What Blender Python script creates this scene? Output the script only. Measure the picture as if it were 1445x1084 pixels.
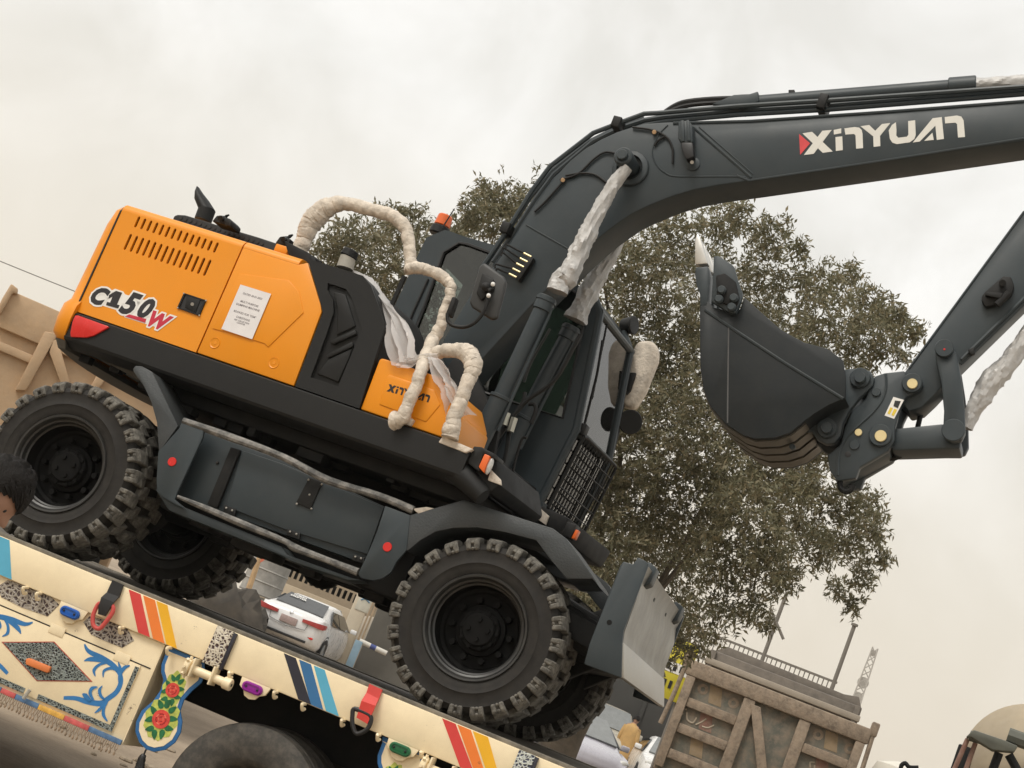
import bpy, bmesh, math, random
import numpy as np
from mathutils import Vector, Matrix
for _o in list(bpy.data.objects): bpy.data.objects.remove(_o)
SC = bpy.context.scene
COL = SC.collection
rnd = random.Random(7)
PI = math.pi

# ------------------------------------------------------------------ camera
W, H = 1445.0, 1084.0                      # photograph size, used to turn pixels into directions
FPX, RHO, OFF, TY = 2450.0, math.radians(22.0), 415.0, 657.0
_n = np.array([math.sin(RHO), -math.cos(RHO)]); _u = np.array([math.cos(RHO), math.sin(RHO)])
def _v3(p):
    v = np.array([p[0], p[1], FPX]); return v/np.linalg.norm(v)
_Y = _v3(-OFF*_n + TY*_u); _Z = _v3(_n*FPX*FPX/OFF); _X = np.cross(_Y, _Z)
RW = np.array([_X, _Y, _Z])                # world = RW @ camera(x right, y down, z forward)
CAM = np.array([3.5367, -10.9688, 1.60])
D = 1.39                                   # height of the lorry deck
cam_d = bpy.data.cameras.new('camera'); cam_o = bpy.data.objects.new('camera', cam_d); COL.objects.link(cam_o)
cam_d.sensor_width = 36.0; cam_d.lens = FPX/W*36.0; cam_d.clip_end = 5000; cam_d.clip_start = 0.05
_r, _d, _f = RW[:, 0], RW[:, 1], RW[:, 2]
cam_o.matrix_world = Matrix(((_r[0], -_d[0], -_f[0], CAM[0]), (_r[1], -_d[1], -_f[1], CAM[1]), (_r[2], -_d[2], -_f[2], CAM[2]), (0, 0, 0, 1)))
SC.camera = cam_o

# ------------------------------------------------------------------ sky, sun, exposure
SUN_EL, SUN_AZ = math.radians(52), math.radians(-142)      # azimuth of the direction towards the sun, from +Y clockwise
world = bpy.data.worlds.new('World'); SC.world = world; world.use_nodes = True
nt = world.node_tree; nt.nodes.clear()
def wn(t, **k):
    nd = nt.nodes.new(t)
    for a, b in k.items(): setattr(nd, a, b)
    return nd
w_out = wn('ShaderNodeOutputWorld'); w_bg = wn('ShaderNodeBackground'); w_bg.inputs[1].default_value = 0.1
sky = wn('ShaderNodeTexSky'); sky.sky_type = 'NISHITA'; sky.sun_disc = False
sky.sun_elevation = SUN_EL; sky.sun_rotation = SUN_AZ; sky.dust_density = 8.0; sky.air_density = 1.5; sky.ozone_density = 0.3
w_tc = wn('ShaderNodeTexCoord'); w_n = wn('ShaderNodeTexNoise'); w_n.inputs['Scale'].default_value = 7.5
w_n.inputs['Detail'].default_value = 5; w_n.inputs['Roughness'].default_value = 0.55; w_n.inputs['Distortion'].default_value = 0.4
w_r = wn('ShaderNodeValToRGB')
w_r.color_ramp.elements[0].position = 0.36; w_r.color_ramp.elements[0].color = (0.77, 0.75, 0.70, 1)
w_r.color_ramp.elements[1].position = 0.64; w_r.color_ramp.elements[1].color = (0.95, 0.935, 0.90, 1)
w_sep = wn('ShaderNodeSeparateXYZ'); w_mr = wn('ShaderNodeMapRange')
w_mr.inputs['From Min'].default_value = 0.02; w_mr.inputs['From Max'].default_value = 0.30
w_hz = wn('ShaderNodeMixRGB'); w_hz.inputs[1].default_value = (0.80, 0.715, 0.585, 1)     # dust near the horizon
w_sc = wn('ShaderNodeMixRGB', blend_type='MULTIPLY'); w_sc.inputs[0].default_value = 1.0; w_sc.inputs[2].default_value = (9.2, 9.2, 9.2, 1)
w_mx = wn('ShaderNodeMixRGB'); w_mx.inputs[0].default_value = 0.88
L = nt.links.new
L(w_tc.outputs['Generated'], w_n.inputs['Vector']); L(w_n.outputs['Fac'], w_r.inputs['Fac'])
L(w_tc.outputs['Generated'], w_sep.inputs[0]); L(w_sep.outputs[2], w_mr.inputs['Value'])
L(w_mr.outputs[0], w_hz.inputs[0]); L(w_r.outputs[0], w_hz.inputs[2]); L(w_hz.outputs[0], w_sc.inputs[1])
L(sky.outputs[0], w_mx.inputs[1]); L(w_sc.outputs[0], w_mx.inputs[2]); L(w_mx.outputs[0], w_bg.inputs[0]); L(w_bg.outputs[0], w_out.inputs[0])
sun_d = bpy.data.lights.new('sun', 'SUN'); sun_d.energy = 1.5; sun_d.angle = math.radians(25); sun_d.color = (1.0, 0.96, 0.89)
sun_o = bpy.data.objects.new('sun', sun_d); COL.objects.link(sun_o)
_sd = Vector((math.sin(SUN_AZ)*math.cos(SUN_EL), math.cos(SUN_AZ)*math.cos(SUN_EL), math.sin(SUN_EL)))
sun_o.rotation_euler = _sd.to_track_quat('Z', 'Y').to_euler(); sun_o.location = (0, -20, 30)
SC.view_settings.view_transform = 'Standard'; SC.view_settings.look = 'None'; SC.view_settings.gamma = 1.0
SC.view_settings.exposure = 0.38; SC.view_settings.use_curve_mapping = False

# ------------------------------------------------------------------ frames: pixel -> point on a plane of a thing
def pray(px, py): return RW @ np.array([px-W/2, py-H/2, FPX])
class Frame:
    def __init__(s, o, yaw):
        s.o = np.array(o, float); s.yaw = yaw; c, q = math.cos(yaw), math.sin(yaw)
        s.x = np.array([c, q, 0]); s.y = np.array([-q, c, 0])
    def on(s, p, y):                        # local (x, z) where the ray meets local plane y
        d = pray(*p); c = CAM-s.o; t = (y-c@s.y)/(d@s.y); q = c+t*d; return (float(q@s.x), float(q[2]))
    def onx(s, p, x):                       # local (y, z) on local plane x
        d = pray(*p); c = CAM-s.o; t = (x-c@s.x)/(d@s.x); q = c+t*d; return (float(q@s.y), float(q[2]))
    def on3(s, p, y): a = s.on(p, y); return (a[0], y, a[1])
    def poly(s, pts, y): return [s.on(p, y) for p in pts]
def at(px, py, depth): return CAM + pray(px, py)*depth/FPX
class Pt(tuple):                            # one pixel that can be joined to lists of pixels
    def __radd__(s, o): return list(o)+[tuple(s)]
    def __add__(s, o): return [tuple(s)]+list(o)
def crop(ox, oy, sc):                       # coordinates read off an enlarged crop of the photograph
    def f(*pts):
        r = [(ox+x/sc, oy+y/sc) for x, y in pts]; return r if len(r) > 1 else Pt(r[0])
    return f
z1 = crop(0, 240, 3.6125); z2 = crop(380, 260, 3.6125); z3 = crop(0, 500, 3.6125); z4 = crop(380, 480, 3.6125)
z5 = crop(0, 780, 3.565); z6 = crop(380, 780, 3.565); z7 = crop(740, 760, 3.345); z8 = crop(680, 420, 3.1875)
y1 = crop(660, 120, 3.6125); y2 = crop(1040, 80, 3.568); y3 = crop(960, 320, 2.853); y4 = crop(1140, 360, 3.187)
y5 = crop(900, 860, 2.651); y8 = crop(0, 380, 5.42); w1 = crop(740, 940, 6.568); w2 = crop(1245, 960, 7.225)
w3 = crop(0, 860, 4.84); w4 = crop(640, 460, 4.925); w5 = crop(150, 500, 5.42); w6 = crop(300, 750, 5.558)
w7 = crop(500, 1000, 5.558); w8 = crop(100, 380, 3.803); v4 = crop(560, 290, 7.225); v5 = crop(240, 260, 7.225)
v6 = crop(780, 560, 6.02); v7 = crop(1000, 80, 6.02); v8 = crop(500, 830, 8.34)
full = crop(0, 0, 1.0)

# ------------------------------------------------------------------ materials
MATS = {}
def mat(name, col, rough=0.5, metal=0.0, var=0.12, vscale=6.0, bump=0.0, bscale=60.0, dust=0.0, dustcol=(0.34, 0.28, 0.2), spec=0.5, top=0.0, coat=0.0, alpha=1.0, trans=0.0, speck=0.0):
    if name in MATS: return MATS[name]
    m = bpy.data.materials.new(name); m.use_nodes = True; t = m.node_tree; N = t.nodes; K = t.links.new
    b = N['Principled BSDF']; tc = N.new('ShaderNodeTexCoord')
    n1 = N.new('ShaderNodeTexNoise'); n1.inputs['Scale'].default_value = vscale; n1.inputs['Detail'].default_value = 6; n1.inputs['Roughness'].default_value = 0.6
    K(tc.outputs['Object'], n1.inputs['Vector'])
    r = N.new('ShaderNodeMapRange'); r.inputs['From Min'].default_value = 0.3; r.inputs['From Max'].default_value = 0.7
    r.inputs['To Min'].default_value = 1-var; r.inputs['To Max'].default_value = 1+var; K(n1.outputs['Fac'], r.inputs['Value'])
    mx = N.new('ShaderNodeMixRGB'); mx.blend_type = 'MULTIPLY'; mx.inputs[0].default_value = 1.0; mx.inputs[1].default_value = (*col, 1)
    K(r.outputs[0], mx.inputs[2]); last = mx.outputs[0]
    if dust > 0 or top > 0:
        n2 = N.new('ShaderNodeTexNoise'); n2.inputs['Scale'].default_value = vscale*2.3; n2.inputs['Detail'].default_value = 8; n2.inputs['Roughness'].default_value = 0.7
        K(tc.outputs['Object'], n2.inputs['Vector'])
        r2 = N.new('ShaderNodeMapRange'); r2.inputs['From Min'].default_value = 0.42; r2.inputs['From Max'].default_value = 0.72
        r2.inputs['To Max'].default_value = dust; K(n2.outputs['Fac'], r2.inputs['Value']); fac = r2.outputs[0]
        if top > 0:                          # dust that has settled on upward faces
            g = N.new('ShaderNodeNewGeometry'); sp = N.new('ShaderNodeSeparateXYZ'); K(g.outputs['Normal'], sp.inputs[0])
            r3 = N.new('ShaderNodeMapRange'); r3.inputs['From Min'].default_value = 0.25; r3.inputs['From Max'].default_value = 0.95; r3.inputs['To Max'].default_value = top
            K(sp.outputs[2], r3.inputs['Value']); ad = N.new('ShaderNodeMath'); ad.operation = 'ADD'; ad.use_clamp = True
            K(fac, ad.inputs[0]); K(r3.outputs[0], ad.inputs[1]); fac = ad.outputs[0]
        m2 = N.new('ShaderNodeMixRGB'); m2.inputs[2].default_value = (*dustcol, 1); K(fac, m2.inputs[0]); K(last, m2.inputs[1]); last = m2.outputs[0]
    if speck > 0:                            # chips and stains
        n4 = N.new('ShaderNodeTexNoise'); n4.inputs['Scale'].default_value = 9; n4.inputs['Detail'].default_value = 9; n4.inputs['Roughness'].default_value = 0.75
        K(tc.outputs['Object'], n4.inputs['Vector'])
        r4 = N.new('ShaderNodeMapRange'); r4.inputs['From Min'].default_value = 0.648; r4.inputs['From Max'].default_value = 0.668; r4.inputs['To Max'].default_value = speck
        K(n4.outputs['Fac'], r4.inputs['Value']); m4 = N.new('ShaderNodeMixRGB'); m4.inputs[2].default_value = (0.10, 0.06, 0.045, 1)
        K(r4.outputs[0], m4.inputs[0]); K(last, m4.inputs[1]); last = m4.outputs[0]
    K(last, b.inputs['Base Color'])
    b.inputs['Metallic'].default_value = metal; b.inputs['Specular IOR Level'].default_value = spec; b.inputs['Coat Weight'].default_value = coat; b.inputs['Coat Roughness'].default_value = 0.15
    rr = N.new('ShaderNodeMapRange'); rr.inputs['From Min'].default_value = 0.3; rr.inputs['From Max'].default_value = 0.7
    rr.inputs['To Min'].default_value = max(0.03, rough-0.09); rr.inputs['To Max'].default_value = min(1, rough+0.09); K(n1.outputs['Fac'], rr.inputs['Value']); K(rr.outputs[0], b.inputs['Roughness'])
    if bump > 0:
        n3 = N.new('ShaderNodeTexNoise'); n3.inputs['Scale'].default_value = bscale; n3.inputs['Detail'].default_value = 4; K(tc.outputs['Object'], n3.inputs['Vector'])
        bp = N.new('ShaderNodeBump'); bp.inputs['Strength'].default_value = bump; bp.inputs['Distance'].default_value = 0.01; K(n3.outputs['Fac'], bp.inputs['Height']); K(bp.outputs[0], b.inputs['Normal'])
    if trans > 0:
        b.inputs['Transmission Weight'].default_value = trans
    b.inputs['Alpha'].default_value = alpha
    MATS[name] = m; return m
def glass(name, tint, refl=0.12, rough=0.03):
    if name in MATS: return MATS[name]
    m = bpy.data.materials.new(name); m.use_nodes = True; t = m.node_tree; N = t.nodes; K = t.links.new; N.clear()
    o = N.new('ShaderNodeOutputMaterial'); tr = N.new('ShaderNodeBsdfTransparent'); tr.inputs[0].default_value = (*tint, 1)
    gl = N.new('ShaderNodeBsdfGlossy'); gl.inputs['Roughness'].default_value = rough; fr = N.new('ShaderNodeFresnel'); fr.inputs[0].default_value = 1.5
    ad = N.new('ShaderNodeMath'); ad.operation = 'ADD'; ad.use_clamp = True; ad.inputs[1].default_value = refl; K(fr.outputs[0], ad.inputs[0])
    mx = N.new('ShaderNodeMixShader'); K(ad.outputs[0], mx.inputs[0]); K(tr.outputs[0], mx.inputs[1]); K(gl.outputs[0], mx.inputs[2]); K(mx.outputs[0], o.inputs[0])
    MATS[name] = m; return m
def filigree(name, a, b_, scale=55):          # embossed steel scrollwork: bright wires on a dark ground
    m = bpy.data.materials.new(name); m.use_nodes = True; t = m.node_tree; N = t.nodes; K = t.links.new; b = N['Principled BSDF']
    tc = N.new('ShaderNodeTexCoord'); n0 = N.new('ShaderNodeTexNoise'); n0.inputs['Scale'].default_value = 14; K(tc.outputs['Object'], n0.inputs['Vector'])
    ms = N.new('ShaderNodeMixRGB'); ms.inputs[0].default_value = 0.05; K(tc.outputs['Object'], ms.inputs[1]); K(n0.outputs['Color'], ms.inputs[2])
    v = N.new('ShaderNodeTexVoronoi'); v.feature = 'DISTANCE_TO_EDGE'; v.inputs['Scale'].default_value = scale; K(ms.outputs[0], v.inputs['Vector'])
    r = N.new('ShaderNodeValToRGB'); r.color_ramp.elements[0].position = 0.10; r.color_ramp.elements[0].color = (*a, 1); r.color_ramp.elements[1].position = 0.2; r.color_ramp.elements[1].color = (*b_, 1)
    K(v.outputs['Distance'], r.inputs[0]); K(r.outputs[0], b.inputs['Base Color']); b.inputs['Roughness'].default_value = 0.4
    iv = N.new('ShaderNodeMath'); iv.operation = 'SUBTRACT'; iv.inputs[0].default_value = 1; K(v.outputs['Distance'], iv.inputs[1])
    bp = N.new('ShaderNodeBump'); bp.inputs['Strength'].default_value = 0.8; bp.inputs['Distance'].default_value = 0.02; K(iv.outputs[0], bp.inputs['Height']); K(bp.outputs[0], b.inputs['Normal'])
    MATS[name] = m; return m
grey = mat('grey_paint', (0.030, 0.041, 0.0475), 0.45, spec=0.4, var=0.10, vscale=2.5, dust=0.10, dustcol=(0.12, 0.115, 0.10), top=0.25, bump=0.02)
checker = mat('tread_plate_paint', (0.038, 0.044, 0.048), 0.42, var=0.10, bump=0.22, bscale=80, dust=0.10, dustcol=(0.12, 0.115, 0.10), top=0.2)
dark = mat('dark_paint', (0.008, 0.0085, 0.009), 0.65, spec=0.25, var=0.2, dust=0.12, dustcol=(0.07, 0.062, 0.05))
blackp = mat('black_plastic', (0.0095, 0.0098, 0.0098), 0.55, spec=0.3, var=0.12, bump=0.1, bscale=180, dust=0.05, dustcol=(0.05, 0.05, 0.047))
orange = mat('orange_paint', (0.77, 0.268, 0.004), 0.42, var=0.035, vscale=1.2, coat=0.08, spec=0.4, dust=0.13, dustcol=(0.62, 0.31, 0.06), top=0.1)
rubber = mat('rubber', (0.020, 0.0185, 0.017), 0.7, spec=0.25, var=0.25, vscale=9, dust=0.3, dustcol=(0.055, 0.050, 0.042))
tread = mat('dusty_tread', (0.068, 0.063, 0.054), 0.85, var=0.3, vscale=11, dust=0.85, dustcol=(0.245, 0.232, 0.20), bump=0.3, bscale=45)
rimd = mat('rim_dark', (0.0045, 0.0045, 0.0045), 0.65, var=0.3, spec=0.12, dust=0.1, dustcol=(0.03, 0.028, 0.025))
rimm = mat('rim_paint', (0.020, 0.020, 0.0195), 0.42, var=0.25, dust=0.3, dustcol=(0.07, 0.065, 0.055))
cream = mat('cream_paint', (0.83, 0.70, 0.47), 0.42, var=0.05, vscale=3, dust=0.25, dustcol=(0.55, 0.44, 0.28), speck=0.75, coat=0.1)
steel = mat('bare_steel', (0.42, 0.40, 0.36), 0.45, metal=0.6, var=0.12, dust=0.2, dustcol=(0.35, 0.31, 0.25))
silver = mat('silver_fabric', (0.47, 0.465, 0.455), 0.55, metal=0.2, var=0.10, vscale=10, bump=0.35, bscale=45)
foam = mat('foam_wrap', (0.60, 0.535, 0.455), 0.85, var=0.30, vscale=18, bump=0.7, bscale=48, dust=0.35, dustcol=(0.45, 0.38, 0.3))
brass = mat('brass', (0.66, 0.55, 0.30), 0.4, metal=0.5, var=0.1)
redl = mat('red_lens', (0.62, 0.02, 0.016), 0.25, var=0.06)
red = mat('red_paint', (0.60, 0.055, 0.04), 0.4, var=0.08, speck=0.3)
white = mat('white_paint', (0.78, 0.77, 0.74), 0.45, var=0.04)
offwhite = mat('offwhite_print', (0.66, 0.65, 0.60), 0.5, var=0.03)
ink = mat('black_print', (0.012, 0.012, 0.013), 0.5, var=0.05)
amber = mat('amber_lens', (0.72, 0.13, 0.02), 0.3, var=0.06)

# ------------------------------------------------------------------ mesh building
class G:
    def __init__(s): s.bm = bmesh.new()
    def _merge(s, b, bev=0, seg=2, ang=30):
        if bev > 0:
            es = [e for e in b.edges if len(e.link_faces) == 2 and e.calc_face_angle(0) > math.radians(ang)]
            try: bmesh.ops.bevel(b, geom=es, offset=bev, segments=seg, profile=0.5, affect='EDGES', clamp_overlap=True)
            except Exception: pass
        me = bpy.data.meshes.new('tmp'); b.to_mesh(me); b.free(); s.bm.from_mesh(me); bpy.data.meshes.remove(me); return s
    def prism(s, poly, ya, yb, bev=0, seg=2, ang=30):        # poly of (x, z), extruded along y
        b = bmesh.new(); A = [b.verts.new((x, ya, z)) for x, z in poly]; B = [b.verts.new((x, yb, z)) for x, z in poly]; n = len(poly)
        b.faces.new(A); b.faces.new(B[::-1])
        for i in range(n): b.faces.new((A[i], B[i], B[(i+1) % n], A[(i+1) % n]))
        bmesh.ops.recalc_face_normals(b, faces=b.faces); return s._merge(b, bev, seg, ang)
    def prismx(s, poly, xa, xb, bev=0, seg=2, ang=30):       # poly of (y, z), extruded along x
        b = bmesh.new(); A = [b.verts.new((xa, y, z)) for y, z in poly]; B = [b.verts.new((xb, y, z)) for y, z in poly]; n = len(poly)
        b.faces.new(A); b.faces.new(B[::-1])
        for i in range(n): b.faces.new((A[i], B[i], B[(i+1) % n], A[(i+1) % n]))
        bmesh.ops.recalc_face_normals(b, faces=b.faces); return s._merge(b, bev, seg, ang)
    def box(s, x0, x1, ya, yb, za, zb, bev=0, seg=2):
        return s.prism([(x0, za), (x1, za), (x1, zb), (x0, zb)], ya, yb, bev, seg)
    def hull8(s, A, B, bev=0, seg=2):                        # two matching 3-D polygons joined
        b = bmesh.new(); a = [b.verts.new(p) for p in A]; c = [b.verts.new(p) for p in B]; n = len(A)
        b.faces.new(a); b.faces.new(c[::-1])
        for i in range(n): b.faces.new((a[i], c[i], c[(i+1) % n], a[(i+1) % n]))
        bmesh.ops.recalc_face_normals(b, faces=b.faces); return s._merge(b, bev, seg)
    def loft(s, rings, closed=True, caps=True):              # list of equal-length rings of 3-D points
        b = bmesh.new(); R = [[b.verts.new(p) for p in r] for r in rings]; n = len(rings[0])
        for i in range(len(R)-1):
            for j in range(n if closed else n-1): b.faces.new((R[i][j], R[i][(j+1) % n], R[i+1][(j+1) % n], R[i+1][j]))
        if caps and closed: b.faces.new(R[0][::-1]); b.faces.new(R[-1])
        bmesh.ops.recalc_face_normals(b, faces=b.faces); return s._merge(b)
    def cyl(s, p0, p1, r0, r1=None, n=20, bev=0):
        p0, p1 = Vector(p0), Vector(p1); r1 = r0 if r1 is None else r1; d = (p1-p0).normalized()
        a = d.orthogonal().normalized(); c = d.cross(a)
        ring = lambda p, r: [p+(a*math.cos(2*PI*i/n)+c*math.sin(2*PI*i/n))*r for i in range(n)]
        if bev > 0:
            L_ = (p1-p0).length; return s.loft([ring(p0, r0-bev), ring(p0+d*bev, r0), ring(p1-d*bev, r1), ring(p1, r1-bev)])
        return s.loft([ring(p0, r0), ring(p1, r1)])
    def lathe(s, prof, c, axis=(0, -1, 0), n=48, caps=False):  # prof of (radius, distance along axis)
        c = Vector(c); d = Vector(axis).normalized(); a = d.orthogonal().normalized(); e = d.cross(a)
        return s.loft([[c+d*h+(a*math.cos(2*PI*i/n)+e*math.sin(2*PI*i/n))*r for i in range(n)] for r, h in prof], caps=caps)
    def tube(s, path, r, n=8, sub=0, noise=0.0, freq=1.0, seed=0):
        P = [Vector(p) for p in path]; R_ = list(r) if hasattr(r, '__len__') else [r]*len(P)
        if sub:
            Q, RR = [], []
            for i in range(len(P)-1):
                a, b_, c, d = P[max(i-1, 0)], P[i], P[i+1], P[min(i+2, len(P)-1)]
                for k in range(sub):
                    t = k/sub; Q.append(0.5*((2*b_)+(c-a)*t+(2*a-5*b_+4*c-d)*t*t+(3*b_-a-3*c+d)*t**3)); RR.append(R_[i]*(1-t)+R_[i+1]*t)
            Q.append(P[-1]); RR.append(R_[-1]); P, R_ = Q, RR
        rg = random.Random(seed); rings = []; up = None
        for i, p in enumerate(P):
            d = (P[min(i+1, len(P)-1)]-P[max(i-1, 0)]).normalized()
            if up is None: up = d.orthogonal().normalized()
            up = (up-d*up.dot(d)).normalized(); e = d.cross(up); ring = []
            for j in range(n):
                k = 1+(rg.uniform(-1, 1)*noise if noise else 0); ring.append(p+(up*math.cos(2*PI*j/n)+e*math.sin(2*PI*j/n))*R_[i]*k)
            rings.append(ring)
        return s.loft(rings)
    def crinkle(s, path, rads, n=26, sub=9, seed=0, amp=0.13):   # gathered fabric sleeve: sharp slanting folds round a tube
        rg = random.Random(seed); P = [Vector(p) for p in path]; Q, RR = [], []
        for i in range(len(P)-1):
            for k in range(sub): t = k/sub; Q.append(P[i].lerp(P[i+1], t)); RR.append(rads[i]*(1-t)+rads[i+1]*t)
        Q.append(P[-1]); RR.append(rads[-1]); ph = [rg.uniform(0, 6) for _ in range(8)]; rings = []; up = None; L_ = 0.0
        for i, p in enumerate(Q):
            if i: L_ += (p-Q[i-1]).length
            d = (Q[min(i+1, len(Q)-1)]-Q[max(i-1, 0)]).normalized()
            if up is None: up = d.orthogonal().normalized()
            up = (up-d*up.dot(d)).normalized(); e = d.cross(up); ring = []
            for j in range(n):
                a = 2*PI*j/n; f1 = abs(math.sin(L_*17+1.5*math.sin(a+ph[0])+2.0*math.sin(2*a+ph[1]+L_*5))); f2 = abs(math.sin(L_*27+2.2*math.sin(a*2+ph[2]+L_*7)+ph[3])); f3 = math.sin(3*a+L_*11+ph[4])
                k = 1+amp*(0.9*(1-f1)**1.5+0.55*(1-f2)**1.5-0.45+0.25*f3)+rg.uniform(-1, 1)*0.012; ring.append(p+(up*math.cos(a)+e*math.sin(a))*RR[i]*k)
            rings.append(ring)
        return s.loft(rings)
    def plate(s, outer, holes, ya, yb, bev=0):               # flat plate with real holes
        b = bmesh.new()
        def loop(pts):
            v = [b.verts.new((x, ya, z)) for x, z in pts]
            return [b.edges.new((v[i], v[(i+1) % len(v)])) for i in range(len(v))]
        E = loop(outer)
        for h in holes: E += loop(h)
        bmesh.ops.triangle_fill(b, use_beauty=True, use_dissolve=False, edges=E)
        r = bmesh.ops.extrude_face_region(b, geom=list(b.faces))
        bmesh.ops.translate(b, verts=[v for v in r['geom'] if isinstance(v, bmesh.types.BMVert)], vec=(0, yb-ya, 0))
        bmesh.ops.recalc_face_normals(b, faces=b.faces); return s._merge(b)
    def sphere(s, c, r, n=12, sc=(1, 1, 1)):
        b = bmesh.new(); bmesh.ops.create_uvsphere(b, u_segments=n, v_segments=max(6, n*2//3), radius=r)
        for v in b.verts: v.co = Vector((v.co.x*sc[0]+c[0], v.co.y*sc[1]+c[1], v.co.z*sc[2]+c[2]))
        return s._merge(b)
    def tri(s, *pts):
        s.bm.faces.new([s.bm.verts.new(p) for p in pts]); return s
    def mesh(s, name, m, ang=32, smooth=True):
        me = bpy.data.meshes.new(name)
        for f in s.bm.faces: f.smooth = smooth
        if smooth:
            lim = math.radians(ang)
            for e in s.bm.edges:
                if len(e.link_faces) == 2 and e.calc_face_angle(0) > lim: e.smooth = False
        s.bm.to_mesh(me); s.bm.free(); me.materials.append(m); return me
    def obj(s, name, m, parent=None, fr=None, ang=32, smooth=True):
        return link(name, s.mesh(name, m, ang, smooth), parent, fr)
def link(name, me, parent=None, fr=None):
    o = bpy.data.objects.new(name, me); COL.objects.link(o)
    if parent is not None: o.parent = parent
    if fr is not None: o.rotation_euler.z = fr.yaw-(FR[parent.name].yaw if parent is not None and parent.name in FR else 0)
    return o
FR = {}
def thing(name, label, cat, fr, group=None):
    o = bpy.data.objects.new(name, None); COL.objects.link(o); o.location = fr.o; o.rotation_euler.z = fr.yaw; o.empty_display_size = 0.2
    o['label'] = label; o['category'] = cat
    if group: o['group'] = group
    FR[o.name] = fr; return o
def tag(o, label, cat, group=None):
    o['label'] = label; o['category'] = cat
    if group: o['group'] = group
    return o
def struct(o, label=None):
    o['kind'] = 'structure'
    if label: o['label'] = label
    return o
def circ(c, r, n=14, a0=0): return [(c[0]+r*math.cos(a0+2*PI*i/n), c[1]+r*math.sin(a0+2*PI*i/n)) for i in range(n)]
def mid(a, b, t=0.5): return tuple(a[i]*(1-t)+b[i]*t for i in range(len(a)))
def text_mesh(txt, size, offset=0.0, shear=0.0, extrude=0.0, align='CENTER'):
    cu = bpy.data.curves.new('txt', 'FONT'); cu.body = txt; cu.size = size; cu.offset = offset; cu.shear = shear; cu.extrude = extrude; cu.align_x = align; cu.align_y = 'CENTER'; cu.resolution_u = 3
    o = bpy.data.objects.new('txt', cu); COL.objects.link(o); dg = bpy.context.evaluated_depsgraph_get(); me = bpy.data.meshes.new_from_object(o.evaluated_get(dg))
    bpy.data.objects.remove(o); bpy.data.curves.remove(cu); return me
def put_text(name, txt, size, c, y, m, parent, rot=0.0, fr=None, **k):    # flat lettering on a plane y = const, facing -y
    me = text_mesh(txt, size, **k); me.transform(Matrix.Translation((c[0], y, c[1])) @ Matrix.Rotation(-rot, 4, 'Y') @ Matrix.Rotation(PI/2, 4, 'X'))
    me.materials.clear(); me.materials.append(m); return link(name, me, parent, fr)

# ================================================================== the wheeled excavator
SW = math.radians(8.0)
FC = Frame((0, 0, D), 0.0); FU = Frame((0, 0, D), -SW)
ex = thing('wheeled_excavator', 'new orange and dark grey wheeled excavator wrapped in packing, loaded on the painted lorry', 'excavator', FC)

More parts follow.
